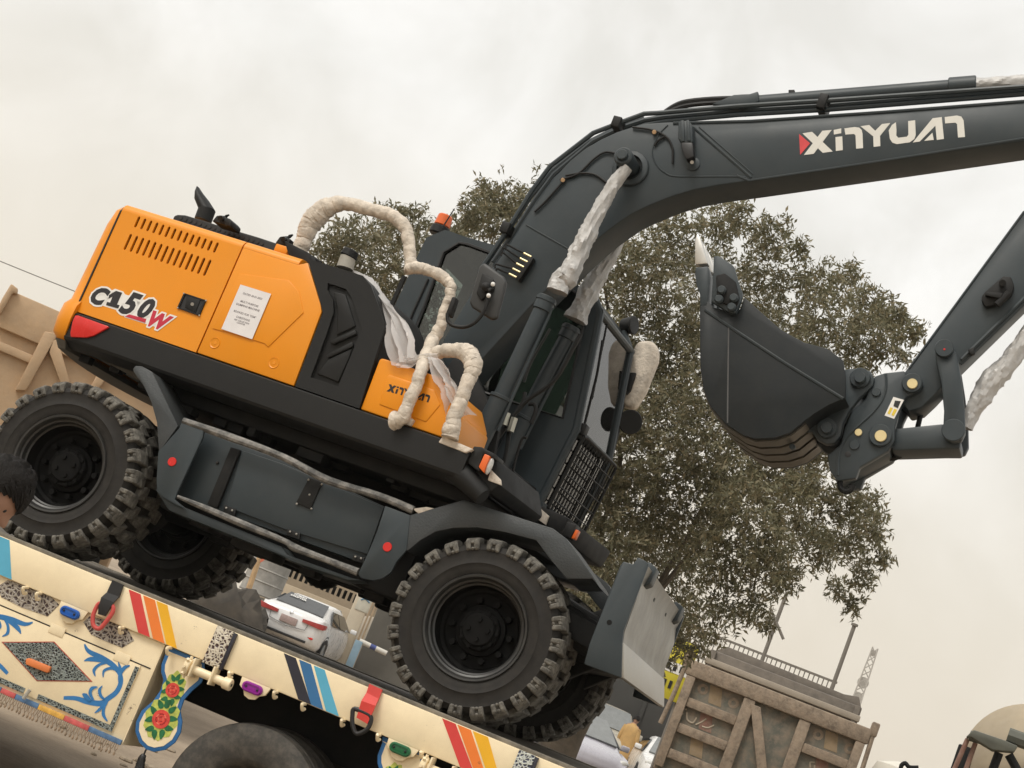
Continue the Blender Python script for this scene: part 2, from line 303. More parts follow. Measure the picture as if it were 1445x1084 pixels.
# ---- wheels
def wheel_meshes():
    ty = G().lathe([(0.285, -0.10), (0.30, -0.118), (0.345, -0.132), (0.40, -0.135), (0.445, -0.130), (0.475, -0.118), (0.487, -0.09), (0.489, 0), (0.487, 0.09), (0.475, 0.118), (0.452, 0.128), (0.448, 0.133), (0.442, 0.131), (0.405, 0.136), (0.375, 0.137), (0.371, 0.141), (0.365, 0.137), (0.345, 0.133), (0.322, 0.128), (0.30, 0.118), (0.285, 0.10)], (0, 0, 0), n=72)
    g = G(); NL = 24; rg = random.Random(3)
    def pt(a, r, h): return (r*math.sin(a), -h, r*math.cos(a))
    for side in (1, -1):
        for i in range(NL):
            a = 2*PI*(i+(0.5 if side < 0 else 0))/NL; w = 0.088; sk = 0.045
            def blk(h0, h1, r0a, r1a, r0b, r1b, w0, w1, s0, s1, off0=0, off1=0):
                A = [pt(a+s0+off0-w0, r0a, side*h0), pt(a+s0+off0+w0, r0a, side*h0), pt(a+s0+off0+w0, r1a, side*h0), pt(a+s0+off0-w0, r1a, side*h0)]
                B = [pt(a+s1+off1-w1, r0b, side*h1), pt(a+s1+off1+w1, r0b, side*h1), pt(a+s1+off1+w1, r1b, side*h1), pt(a+s1+off1-w1, r1b, side*h1)]
                g.hull8(A, B, 0.006, 1)
            blk(-0.012, 0.05, 0.48, 0.524, 0.48, 0.527, 0.06, 0.085, sk, 0.012)
            blk(0.05, 0.112, 0.48, 0.527, 0.47, 0.521, 0.085, 0.078, 0.012, 0)
            if side > 0:
                k = 0.052
                blk(0.108, 0.128, 0.440, 0.521, 0.444, 0.508, 0.084, 0.080, 0, 0)
                blk(0.126, 0.147, 0.443, 0.509, 0.448, 0.494, 0.033, 0.030, 0, 0, -k, -k)
                blk(0.126, 0.147, 0.443, 0.509, 0.448, 0.494, 0.033, 0.030, 0, 0, k, k)
                blk(0.126, 0.145, 0.482, 0.508, 0.480, 0.495, 0.022, 0.024, 0, 0)
                blk(0.126, 0.145, 0.443, 0.464, 0.447, 0.462, 0.022, 0.024, 0, 0)
            else:
                blk(0.108, 0.138, 0.44, 0.521, 0.446, 0.50, 0.076, 0.066, 0, 0)
    rim = G().lathe([(0.284, -0.11), (0.30, -0.125), (0.285, -0.12), (0.255, -0.095), (0.0, -0.098)], (0, 0, 0), n=56)
    rim.lathe([(0.300, 0.112), (0.308, 0.124), (0.303, 0.134), (0.292, 0.132), (0.283, 0.118), (0.279, 0.100), (0.268, 0.094), (0.262, 0.06), (0.252, 0.052)], (0, 0, 0), n=56)
    hub = G().lathe([(0.2522, 0.0518), (0.246, 0.0), (0.243, -0.05), (0.225, -0.056), (0.215, -0.07), (0.195, -0.075), (0.11, -0.075)], (0, 0, 0), n=56).lathe([(0.15, -0.075), (0.15, -0.056), (0.145, -0.035), (0.122, -0.03), (0.12, 0.005), (0.112, 0.012), (0.098, 0.012), (0.096, 0.03), (0.088, 0.036), (0.0, 0.036)], (0, 0, 0), n=36)
    for i in range(10):
        a = 2*PI*i/10+0.15; hub.cyl((0.176*math.cos(a), 0.06, 0.176*math.sin(a)), (0.176*math.cos(a), 0.018, 0.176*math.sin(a)), 0.021, 0.018, n=10)
        hub.cyl((0.107*math.cos(a), 0.0, 0.107*math.sin(a)), (0.107*math.cos(a), -0.024, 0.107*math.sin(a)), 0.011, n=8)
    for i in range(4):
        a = 2*PI*i/4+0.55; hub.cyl((0.058*math.cos(a), -0.03, 0.058*math.sin(a)), (0.058*math.cos(a), -0.05, 0.058*math.sin(a)), 0.016, 0.014, n=10)
    return ty.mesh('tyre', rubber, 50), g.mesh('tread', tread, 25), rim.mesh('wheel', rimm, 40), hub.mesh('hub', rimd, 35)
TYM, TRM, RIM, HUBM = wheel_meshes()
XF, XR, ZW = 1.30, -1.50, 0.515
for x in (XF, XR):
    for y, fl in ((-1.115, 0), (-0.80, 1), (1.115, 1), (0.80, 0)):
        w = link('wheel', RIM, ex); w.location = (x, y, ZW); w.rotation_euler = (0, rnd.uniform(0, 6), PI if fl else 0)
        for nm, me in (('tyre', TYM), ('tread', TRM), ('hub', HUBM)): link(nm, me, w)

# ---- undercarriage
P = FC.poly
for x in (XF, XR):
    g = G(); g.cyl((x, -0.95, ZW), (x, 0.95, ZW), 0.11, n=16); g.sphere((x, 0, ZW), 0.24, 16, (1.1, 1, 1)); g.box(x-0.17, x+0.17, -0.62, 0.62, ZW+0.06, ZW+0.22, 0.03); g.obj('axle', dark, ex)
g = G().prism([(-2.05, 0.62), (-1.75, 0.52), (-1.1, 0.58), (-0.8, 0.50), (0.75, 0.50), (1.0, 0.58), (1.6, 0.52), (1.95, 0.60), (1.95, 0.85), (1.2, 1.0), (-1.5, 1.0), (-2.05, 0.85)], -0.46, 0.46, 0.03)
g.box(-0.9, 0.75, -1.0, -0.47, 0.50, 0.92, 0.03); g.box(-0.9, 0.75, 0.47, 1.1, 0.52, 0.92, 0.03)
g.obj('chassis_frame', dark, ex)
g = G()
for i in range(26):                         # gearbox, valves and pipes under the belly
    a, b_ = rnd.uniform(-0.7, 0.6), rnd.uniform(-0.9, 0.3); s1, s2 = rnd.uniform(0.05, 0.16), rnd.uniform(0.06, 0.16)
    zz = rnd.uniform(0.43, 0.53); g.box(a-s1, a+s1, b_-s2, b_+s2, zz, 0.60, 0.015)
g.cyl((XR, 0, ZW), (-0.1, 0.05, 0.52), 0.055); g.cyl((0.2, 0.05, 0.52), (XF, 0, ZW), 0.055); g.sphere((0.02, -0.30, 0.56), 0.15, 14)
g.obj('gearbox', dark, ex)
G().lathe([(0.0, 0), (0.62, 0), (0.62, 0.06), (0.56, 0.06), (0.56, 0.18), (0.66, 0.18), (0.66, 0.24), (0, 0.24)], (0, 0, 0.99), (0, 0, 1), n=48).obj('swing_bearing', dark, ex)

# rear mudguard, step box, front mudguard on the near side (and plain ones on the far side)
YS = -1.20
rm = P(w5((203, 112), (222, 88), (272, 92), (350, 135), (548, 548), (402, 752), (386, 520), (345, 370), (285, 240), (208, 135)), YS)
G().prism(rm, YS, -0.66, 0.004).obj('mudguard', checker, ex)
fmt = z4((715, 893), (990, 815), (1445, 960))+z7((200, 2), (330, 185), (356, 233))
fmb = z7((322, 190), (200, 190), (128, 105))+z4((1360, 1020), (1200, 978), (1060, 955), (940, 957), (850, 975), (770, 1020), (720, 1062), (700, 1075))
fm = P(fmt+fmb, YS)
G().prism(fm, YS, -0.64, 0.004).obj('mudguard', checker, ex)
for q in (rm, fm): G().prism(q, 0.64, 1.20, 0.008).obj('mudguard', checker, ex)
lp = P(z3((806, 498), (912, 378), (935, 325), (1040, 370), (1035, 420), (905, 700), (890, 740), (950, 790), (890, 765), (825, 725), (800, 690), (797, 640)), YS-0.004)
G().prism(lp, YS-0.004, YS+0.02, 0.004).obj('step_bracket', grey, ex)
rp = P(z4((590, 845), (718, 893), (700, 1070))+w6((1440, 240), (1400, 320), (1330, 370), (1260, 385), (1160, 365), (1140, 330), (1200, 210), (1290, 0)), YS-0.004)
G().prism(rp, YS-0.004, YS+0.02, 0.004).obj('step_bracket', grey, ex)
box = P(z3((925, 350), (1445, 540))+z4((590, 850))+w6((1280, 60), (1180, 250))+z3((1200, 830), (905, 715)), -1.10)
sb = G().prism(box, -1.10, -0.50, 0.006).obj('step_box', grey, ex)
dr = P(z3((1235, 490), (1445, 560))+z4((585, 855))+w6((1215, 180))+z3((1445, 890), (1155, 778)), -1.115)
dd = G().prism(dr, -1.118, -1.098, 0.004).obj('box_door', grey, sb)
po = P(z3((1180, 475), (1228, 490), (1110, 785), (1060, 765)), -1.115)
G().prism(po, -1.13, -1.09, 0.004).obj('divider_rail', dark, sb)
for c in (z3((1108, 553)),): G().sphere(FC.on3(c, -1.104), 0.011, 10).obj('bolt', rimm, sb)
la = P(z4((205, 700), (272, 727), (212, 862), (137, 832)), -1.122)
lt = G().prism(la, -1.132, -1.116, 0.004).obj('latch', blackp, sb)
[G().sphere(FC.on3(z4(c), -1.134), 0.007, 8).obj('latch_bolt', steel, sb) for c in ((205, 788), (200, 712), (268, 735), (215, 860), (140, 835))]
for a in ((1145, 770),):
    pass
for pts in (z3((1145, 765), (1205, 790), (1198, 830), (1140, 805)), z4((95, 960), (160, 985), (155, 1020), (88, 995)), w6((1105, 178), (1195, 205), (1188, 255), (1095, 228))):
    hg = G().prism(P(pts, -1.122), -1.13, -1.11, 0.003).obj('hinge', blackp, sb)
    q = P(pts, -1.13)
    for t in (0.25, 0.75): G().sphere((q[0][0]*(1-t)+q[1][0]*t, -1.134, mid(q[0], q[3])[1]*(1-t)+mid(q[1], q[2])[1]*t+0.006), 0.007, 8).obj('hinge_bolt', steel, hg)
# worn step edges
stepm = mat('worn_step', (0.075, 0.075, 0.072), 0.6, var=0.2, vscale=6, dust=0.9, dustcol=(0.36, 0.34, 0.31), bump=0.15, bscale=30)
su = [FC.on3(p, -1.19) for p in z3((935, 340), (1180, 425), (1445, 525))+z4((300, 715), (560, 795), (735, 868))]
G().tube(su, [0.022, 0.026, 0.022, 0.025, 0.023, 0.026], n=10, sub=4, noise=0.03).obj('step_edge', stepm, ex)
G().prism(P(z4((730, 860), (800, 850), (840, 858), (760, 885)), YS), YS-0.002, -1.0, 0.004).obj('step_cover', foam, ex)
sl = [FC.on3(p, -1.19) for p in z3((905, 725), (1060, 790), (1250, 870), (1445, 950))+w6((650, 130), (900, 225), (1140, 320))]
G().tube(sl, [0.010, 0.020, 0.022, 0.017, 0.024, 0.019, 0.024], n=10, sub=4, noise=0.03).obj('step_edge', stepm, ex)
lo = P(z3((800, 690), (900, 765), (1445, 985))+w6((600, 190), (1100, 370), (1190, 390), (1060, 385), (620, 235))+z3((1445, 1030), (870, 800)), -1.14)
G().prism(lo, -1.17, -0.6, 0.004).obj('lower_step', grey, ex)
for c in (z3((877, 548)), w6((1371, 122))): G().lathe([(0.0, 0.004), (0.026, 0.004), (0.028, 0.0)], FC.on3(c, YS-0.006), n=20).obj('reflector', redl, ex)

# ---- dozer blade at the front
ck = P(z7((455, 130), (470, 112), (515, 125), (540, 92), (575, 110), (590, 125), (472, 435), (465, 490), (460, 660), (285, 595), (310, 500)), -1.22)
XB = ck
bl = G().prism(ck, -1.25, -1.22, 0.006)
G().prism(ck, 1.20, 1.23, 0.006).obj('blade_cheek', grey, ex)
cu_ = P(z7((585, 130), (530, 285), (474, 437)), -1.22); lo_ = P(z7((466, 492), (460, 655)), -1.22)
fr_ = [cu_[0], (mid(cu_[0], cu_[1])[0]-0.02, mid(cu_[0], cu_[1])[1]), cu_[1], cu_[2], lo_[0]]
back = [(x-0.05, z) for x, z in fr_]
db = bl.obj('dozer_blade', grey, ex)
blade_m = mat('blade_paint', (0.15, 0.145, 0.13), 0.38, var=0.2, vscale=4, dust=0.4, dustcol=(0.30, 0.27, 0.22), metal=0.2)
G().prism(fr_+back[::-1], -1.22, 1.20, 0.0).obj('mouldboard', blade_m, db)
a, b_ = lo_; G().prism([(a[0]+0.008, a[1]), (b_[0]+0.012, b_[1]), (b_[0]-0.03, b_[1]-0.004), (a[0]-0.03, a[1])], -1.22, 1.20, 0.004).obj('cutting_edge', steel, db)
ht = ck[4][1]
for yy in (-1.0, 0.82): G().prism([(cu_[0][0]-0.02, cu_[0][1]-0.1), (cu_[0][0]+0.015, cu_[0][1]-0.07), (cu_[0][0]+0.02, ht+0.01), (cu_[0][0]-0.04, ht+0.03), (cu_[0][0]-0.1, ht-0.05)], yy, yy+0.16, 0.01).obj('lifting_lug', grey, db)
G().cyl(FC.on3(z7((401, 396)), -1.248), FC.on3(z7((401, 396)), -1.253), 0.015).obj('pin_hole', dark, db)
q = P(z7((690, 380), (612, 585)), 0.0)
G().prism([(q[0][0]+0.0, 0), (q[0][0]+0.001, 0), (q[0][0]+0.001, 0.1), (q[0][0], 0.1)], 0.55, 0.62).obj('warning_strip', white, db) if False else None
bx0 = cu_[1][0]
ba = G()
for y0 in (-0.42, 0.34):
    ba.prism([(1.75, 0.45), (bx0-0.02, cu_[2][1]-0.05), (bx0-0.02, cu_[2][1]+0.12), (1.75, 0.62)], y0, y0+0.1, 0.01); ba.prism([(1.75, 0.78), (bx0-0.02, cu_[0][1]-0.12), (bx0-0.02, cu_[0][1]-0.04), (1.75, 0.88)], y0, y0+0.08, 0.01)
ba.prism([(1.5, 0.62), (1.97, 0.62), (1.97, 0.80), (1.5, 0.90)], -0.9, 0.9, 0.02)
ba.prism([(1.6, 0.70), (bx0-0.03, 0.62), (bx0-0.03, 0.76), (1.6, 0.84)], -1.0, -0.88, 0.01)
ba.obj('blade_arm', dark, ex)

# ---- upper structure (frame FU, swung a little towards the photographer)
U = FU.poly
YB = -1.22
def U3(p, y): return FU.on3(p, y)
xl = FU.on(z1((388, 713)), YB)[0]; ztop = 2.24; zyb = 1.465; zsb = 1.245
xd1 = 0.5*(FU.on(z1((1258, 362)), YB)[0]+FU.on(z1((998, 918)), YB)[0])
def slot(c0, c1, w):                         # rounded upright slot between two pixels
    a, b_ = FU.on(c0, YB), FU.on(c1, YB); x = 0.5*(a[0]+b_[0]); za, zb = min(a[1], b_[1]), max(a[1], b_[1])
    return [(x-w, za+w), (x-w*0.6, za+w*0.3), (x, za), (x+w*0.6, za+w*0.3), (x+w, za+w), (x+w, zb-w), (x+w*0.6, zb-w*0.3), (x, zb), (x-w*0.6, zb-w*0.3), (x-w, zb-w)]
slots = []
for i in range(14):
    t = i/13; slots.append(slot(z1((703+t*401-4, 233+t*132)), z1((697+t*401+2, 297+t*128)), 0.0095))
    slots.append(slot(z1((653+t*405, 320+t*132)), z1((650+t*405-1, 413+t*132)), 0.0095))
zr = ztop-0.05
hood_core = G().box(xl-0.0, xd1+0.62, -1.16, 1.16, zsb+0.02, ztop-0.06, 0.02)
hood_core.obj('hood_core', dark, ex, FU)  # dark backing, coloured so the door slots look shaded inside
d1 = G().plate([(xl+0.006, zyb), (xd1-0.004, zyb), (xd1-0.004, zr), (xl+0.006, zr)], slots, YB, YB+0.018).obj('engine_door', orange, ex, FU)
def toprail(x0, x1, name, parent):
    pr = [(YB, zr)]+[(YB+0.05-0.05*math.cos(a), zr+0.05*math.sin(a)) for a in (0.26, 0.52, 0.79, 1.05, 1.31, PI/2)]+[(-0.66, ztop+0.004), (-0.66, ztop-0.02), (YB+0.05, ztop-0.02), (YB+0.018, zr)]
    return G().prismx(pr, x0, x1).obj(name, orange, parent, FU if parent is ex else None)
toprail(xl+0.006, xd1-0.004, 'door_top', d1)
hp = z1((940, 628), (1052, 665), (1018, 745), (905, 705)); hq = U(hp, YB-0.002)
hd = G().plate(hq, [[mid(p, (sum(a[0] for a in hq)/4, sum(a[1] for a in hq)/4), 0.14) for p in hq]], YB-0.01, YB).obj('door_handle', blackp, d1)
G().prism([mid(p, (sum(a[0] for a in hq)/4, sum(a[1] for a in hq)/4), 0.1) for p in hq], YB-0.003, YB-0.001).obj('handle_recess', ink, d1)
hm_ = U(z1((955, 640), (1025, 660), (1000, 728), (945, 705)), YB); G().prism(hm_, YB-0.008, YB-0.003, 0.004).obj('handle_paddle', blackp, d1)
G().cyl(U3(z1((980, 684)), YB-0.006), U3(z1((980, 684)), YB-0.014), 0.011, n=14).obj('key_lock', steel, d1)
[G().sphere(U3(p, YB-0.009), 0.006, 8).obj('handle_screw', steel, d1) for p in z1((937, 630), (1050, 666), (1016, 742), (906, 703))]
# second side panel
p2 = [(xd1+0.006, zyb), FU.on((416, 542), YB), FU.on(z2((268, 650)), YB), FU.on(z2((262, 610)), YB), FU.on(z2((196, 400)), YB), FU.on(z2((180, 372)), YB), (xd1+0.006, ztop-0.05)]
p2 = [p2[0], (p2[1][0], zyb), p2[2], p2[3], p2[4], (p2[5][0]-0.02, zr), (xd1+0.006, zr)]
d2 = G().prism(p2, YB-0.004, YB+0.03, 0.008).obj('side_panel', orange, ex, FU)
toprail(xd1+0.006, p2[5][0]+0.0, 'panel_top', d2)
em = U(w8((940, 45), (1010, 55), (1100, 75), (1150, 130), (1165, 225), (1215, 235), (1245, 200), (1215, 95), (1160, 50), (1000, 20)), YB-0.004)
emo = U(w8((905, 25), (1170, 60), (1225, 120), (1250, 235), (1060, 420), (1040, 400), (860, 345), (760, 320)), YB-0.004)
G().prism(emo, YB-0.010, YB-0.002, 0.0075, 3).obj('pressed_panel', orange, d2)
for c in ((773, 396), (1090, 503)): G().lathe([(0.036, 0), (0.034, 0.004), (0.024, -0.002), (0.012, -0.003), (0.010, 0.002), (0, 0.002)], U3(w8(c), YB-0.004), n=24).obj('panel_dimple', orange, d2)
pp = U(crop(305, 395, 12.044)((415, 80), (935, 240), (612, 1010), (90, 835)), YB-0.016)
pap = G().prism(pp, YB-0.0175, YB-0.0155).obj('paper_notice', mat('paper', (0.72, 0.70, 0.70), 0.6, var=0.04, vscale=14), d2)
pxd = Vector((pp[1][0]-pp[0][0], 0, pp[1][1]-pp[0][1])); pzd = Vector((pp[3][0]-pp[0][0], 0, pp[3][1]-pp[0][1])); prot = math.atan2(pxd.z, pxd.x)
paper_ink = mat('paper_ink', (0.13, 0.11, 0.12), 0.6)
for txt, v, sz in (('DATED 20-01-2023', 0.16, 0.0175), ('MULTI PURPOSE', 0.33, 0.0185), ('DUMPING MACHINE', 0.41, 0.019), ('BOOKED FOR "GSM"', 0.565, 0.018), ('CHRISTIANS', 0.665, 0.0185), ('REF. COLLECTION', 0.73, 0.0135), ('COUNTER', 0.775, 0.013)):
    c = Vector((pp[0][0], 0, pp[0][1]))+pxd*0.5+pzd*v; put_text('notice_line', txt, sz, (c.x, c.z), YB-0.0182, paper_ink, pap, prot, offset=0.0002)
# decal
dr_ = math.radians(0.6); dc = FU.on(w8((300, 195)), YB)
blu = mat('decal_black', (0.016, 0.014, 0.018), 0.4); dred = mat('decal_red', (0.52, 0.02, 0.05), 0.4)
ws = U(w8((110, 122), (185, 132), (238, 105), (282, 120), (290, 135), (420, 172), (440, 240), (505, 258), (462, 312), (288, 258), (285, 232), (120, 180)), YB)
dec = G().prism(ws, YB-0.0012, YB+0.001).obj('model_decal', white, d1)
for ch, cx, cy, sz in (('C', 142, 146, 0.150), ('5', 308, 188, 0.20), ('0', 392, 213, 0.175)):
    c = FU.on(w8((cx, cy)), YB); put_text('decal_letter', ch, sz, c, YB-0.0036, blu, dec, 0.0, shear=0.28, offset=0.009); put_text('letter_outline', ch, sz, c, YB-0.0026, white, dec, 0.0, shear=0.28, offset=0.021)
G().prism(U(w8((206, 140), (244, 117), (276, 127), (248, 190), (262, 194), (256, 212), (190, 193), (196, 176), (212, 180), (226, 146), (204, 158)), YB), YB-0.0040, YB-0.0010).obj('decal_letter', blu, dec)
c = FU.on(w8((458, 278)), YB); put_text('decal_letter', 'W', 0.135, c, YB-0.0036, dred, dec, 0.0, shear=0.3, offset=0.0075); put_text('letter_outline', 'W', 0.135, c, YB-0.0028, white, dec, 0.0, shear=0.3, offset=0.018)
G().prism(U(w8((315, 243), (405, 268), (400, 288), (292, 254)), YB), YB-0.0042, YB-0.0012).obj('decal_bar', dred, dec)

# counterweight: stacked plan outlines, rounded tail corner
def plan(z, e, rc=0.13, x0=None):
    x0 = xl-0.006 if x0 is None else x0; pts = [(x0+0.02, YB-e)]
    for k in range(9):
        a = math.radians(64)*k/8; pts.append((x0-(rc+e)*math.sin(a), YB+rc-(rc+e)*math.cos(a)))
    lx, ly = pts[-1]
    for k in range(1, 7):
        t = k/6; pts.append((lx-0.30*math.sin(t*PI/2), ly*(1-t)))
    half = pts; other = [(x, -y) for x, y in half[:-1]][::-1]
    return [(x, y, z) for x, y in half+other]
cw = [(zsb-0.0, -0.10), (zsb+0.01, -0.03), (zsb+0.06, 0.022), (zsb+0.16, 0.034), (zyb+0.03, 0.030), (zyb+0.075, 0.0), (zyb+0.3, -0.006), (ztop-0.16, -0.012), (ztop-0.05, -0.03), (ztop-0.012, -0.06), (ztop, -0.10)]
ctw = G().loft([plan(z, e) for z, e in cw]).obj('counterweight', orange, ex, FU, ang=50)
G().prismx([(YB-0.008, zsb+0.05), (YB+0.05, zsb+0.05), (YB+0.05, ztop-0.03), (YB+0.03, ztop-0.01), (YB-0.004, ztop-0.06)], xl-0.006, xl+0.004).obj('seal_strip', ink, ex, FU)
# underside of the tail and belly plates
belly = mat('belly_plate', (0.085, 0.078, 0.064), 0.7, var=0.3, dust=0.4, dustcol=(0.17, 0.15, 0.12))
G().hull8([(xl-0.06, -1.12, zsb+0.03), (xl+0.70, -1.05, zsb-0.06), (xl+0.70, 1.05, zsb-0.06), (xl-0.06, 1.12, zsb+0.03)], [(xl-0.06, -1.12, zsb+0.08), (xl+0.70, -1.05, zsb+0.05), (xl+0.70, 1.05, zsb+0.05), (xl-0.06, 1.12, zsb+0.08)]).obj('tail_plate', belly, ex, FU)
G().loft([plan(zsb-0.03, -0.05), plan(zsb-0.002, -0.03), plan(zsb+0.02, -0.012)]).obj('base_plate', belly, ex, FU, ang=50)
br = G()
for a, b_ in ((z1((350, 870)), z1((590, 985))), (z1((420, 885)), z1((640, 1040))), (z1((560, 930)), z1((670, 975)))): br.cyl(U3(a, -1.08), U3(b_, -1.0), 0.008, n=6)
for c in (z1((440, 972)), z1((595, 1020))): p = U3(c, -1.0); br.box(p[0]-0.04, p[0]+0.04, p[1]-0.03, p[1]+0.03, p[2]-0.02, p[2]+0.03, 0.006)
br.obj('tail_bracket', dark, ex, FU)
G().box(xl+0.5, 1.15, -1.0, 1.05, 1.16, zsb+0.03, 0.02).obj('turntable_frame', dark, ex, FU)
for i in range(14):
    a = rnd.uniform(-1.2, 0.9); b_ = rnd.uniform(-1.0, -0.75); G().box(a, a+rnd.uniform(0.05, 0.3), b_, b_+0.1, 1.1+rnd.uniform(0, 0.04), 1.2, 0.008).obj('belly_bracket', dark, ex, FU)
# skirt
zt = zyb-0.008
sp = [(YB+0.02, zt), (YB-0.014, zt-0.002), (YB-0.022, zt-0.010), (YB-0.024, zt-0.08), (YB-0.022, zt-0.168), (YB-0.012, zt-0.184), (YB+0.06, zsb-0.006), (YB+0.12, zsb-0.010), (YB+0.12, zsb+0.02), (YB+0.05, zsb+0.05)]
xs1 = FU.on(z4((1035, 552)), YB)[0]
rings = [[(x, y+dy*(1 if y < YB+0.1 else 0), z*1.0+dz*(1 if z < zt-0.02 else 0)) for y, z in sp] for x, dy, dz in ((xl+0.006, 0.012, 0.0), (xl+0.06, 0, 0), (xs1-0.35, 0, 0), (xs1-0.06, 0, 0), (xs1, 0.01, 0))]
sk = G().loft(rings).obj('side_skirt', blackp, ex, FU, ang=22)
G().prism(U(z1((385, 742), (400, 742), (552, 797), (555, 803), (480, 845), (440, 855), (362, 852), (360, 830), (372, 770)), YB-0.03), YB-0.036, YB-0.015, 0.005).obj('tail_reflector', redl, ex, FU)
pb = [U3(z4(p), YB+0.06) for p in ((720, 560), (900, 625), (1000, 705), (1090, 800))]
G().tube(pb, [0.07, 0.085, 0.075, 0.055], n=12, sub=4).obj('front_bumper', blackp, ex, FU)
G().prism(U(z4((900, 500), (1040, 560), (1160, 600), (1180, 740), (1120, 780), (940, 660)), -1.16), -1.16, -0.3, 0.02).obj('front_deck', dark, ex, FU)
# head lamp
lh = G().prism(U(w4((150, 845), (205, 850), (300, 900), (290, 930), (220, 895), (185, 990), (200, 1020), (170, 1010), (110, 960)), -1.19), -1.22, -1.05, 0.006).obj('head_lamp', blackp, ex, FU)
G().prism(U(w4((222, 893), (262, 910), (215, 1025), (180, 985)), -1.215), -1.235, -1.15, 0.006).obj('indicator_lens', amber, lh)
ctr = U3(w4((250, 975)), -1.2); G().sphere(ctr, 0.05, 14, (0.35, 0.5, 1.05)).obj('lamp_glass', mat('lamp_glass', (0.55, 0.55, 0.53), 0.2, var=0.3, vscale=60), lh)
G().prism(U(w4((262, 1000), (330, 1070), (335, 1110), (240, 1075)), -1.16), -1.17, -1.15, 0.004).obj('paper_scrap', foam, lh)

# ---- fuel tank
tk = U(z2((200, 385), (235, 392), (478, 468), (520, 520), (588, 705), (590, 735))+z4((462, 345), (130, 225))+z2((275, 655), (262, 605)), YB)
tk[6] = (tk[6][0], zyb); tk[7] = (tk[7][0]+0.01, zyb)
emb = U(z2((300, 505), (392, 535), (422, 580), (474, 742), (352, 1032), (212, 985), (292, 770), (330, 650), (326, 590), (298, 540)), YB)
tank = G().plate(tk, [emb], YB-0.006, YB+0.016)
tank.prism(tk, YB+0.016, -0.35, 0.03, 3)
tank = tank.obj('fuel_tank', blackp, ex, FU)
G().prism(U(z2((325, 545), (388, 560), (438, 722), (340, 770), (345, 640)), YB), YB+0.004, YB+0.02, 0.012, 3).obj('pressed_rib', blackp, tank)
G().prism(U(z2((300, 890), (420, 835), (408, 880), (350, 1010), (240, 965)), YB), YB+0.002, YB+0.02, 0.012, 3).obj('pressed_rib', blackp, tank)
for pts in (((310, 800), (440, 742), (445, 765), (325, 818)), ((292, 870), (425, 803), (428, 828), (300, 888))): G().prism(U(z2(*pts), YB), YB-0.006, YB+0.02, 0.006).obj('pressed_rib', blackp, tank)
fb = U3(z2((385, 430)), -0.95); ft = U3(z2((402, 372)), -0.95)
fn = G().cyl(fb, ft, 0.055, 0.05, n=20).obj('filler_neck', mat('dull_zinc', (0.36, 0.34, 0.29), 0.6), tank)
G().cyl(ft, (ft[0]+0.005, ft[1], ft[2]+0.05), 0.056, 0.05, n=20, bev=0.006).obj('filler_cap', blackp, tank)
G().tube([U3(p, -1.0) for p in z2((195, 378), (215, 372), (262, 402), (262, 415))], 0.012, n=6).obj('tank_bracket', dark, tank)
G().prism(U(full((404, 342), (440, 360), (448, 385), (415, 378)), -1.06), -1.10, 0.3, 0.01).obj('hood_gap_filler', dark, ex, FU)  # dark filler added to block the bright gap between hood and tank
# handrail post beside the tank
G().tube([U3(z2((690, 470)), -1.06), U3(z2((572, 735)), -1.06), U3(z2((470, 1060)), -1.06)], 0.017, n=8).obj('handrail_post', blackp, ex, FU)
G().box(FU.on(z4((470, 200)), -1.0)[0], FU.on(z4((520, 200)), -1.0)[0]+0.12, -1.1, 0.2, zyb, zyb+0.35, 0.02).obj('tank_step', dark, ex, FU)

# ---- orange tool box
tb = U(z4((468, 343), (560, 100), (572, 92), (590, 96), (868, 188), (905, 215), (930, 330), (885, 485)), YB+0.01)
tb[0] = (tb[0][0], zyb); tb[-1] = (tb[-1][0]-0.0, zyb)
tbx = G().prism(tb, YB+0.01, -0.55, 0.022, 3).obj('tool_box', orange, ex, FU)
tf = [U3(z4((900, 330)), YB+0.02), U3(z4((890, 485)), YB+0.02)]
x2 = FU.on(z4((1028, 380)), -1.05)[0]
G().hull8([(tb[-2][0]-0.06, YB+0.05, zyb), (tb[-2][0]+0.05, -1.10, zyb), (tb[-2][0]+0.05, -0.6, zyb), (tb[-2][0]-0.06, -0.6, zyb)], [(tb[-2][0]-0.06, YB+0.05, tb[-2][1]-0.02), (tb[-2][0]+0.04, -1.10, tb[-2][1]-0.02), (tb[-2][0]+0.04, -0.6, tb[-2][1]-0.02), (tb[-2][0]-0.06, -0.6, tb[-2][1]-0.02)], 0.02, 3).obj('tool_box_step', orange, tbx)
G().prism(U(z4((612, 175), (845, 255), (875, 330), (800, 420), (560, 330), (595, 195)), YB+0.01), YB+0.004, YB+0.02, 0.010, 3).obj('pressed_panel', orange, tbx)

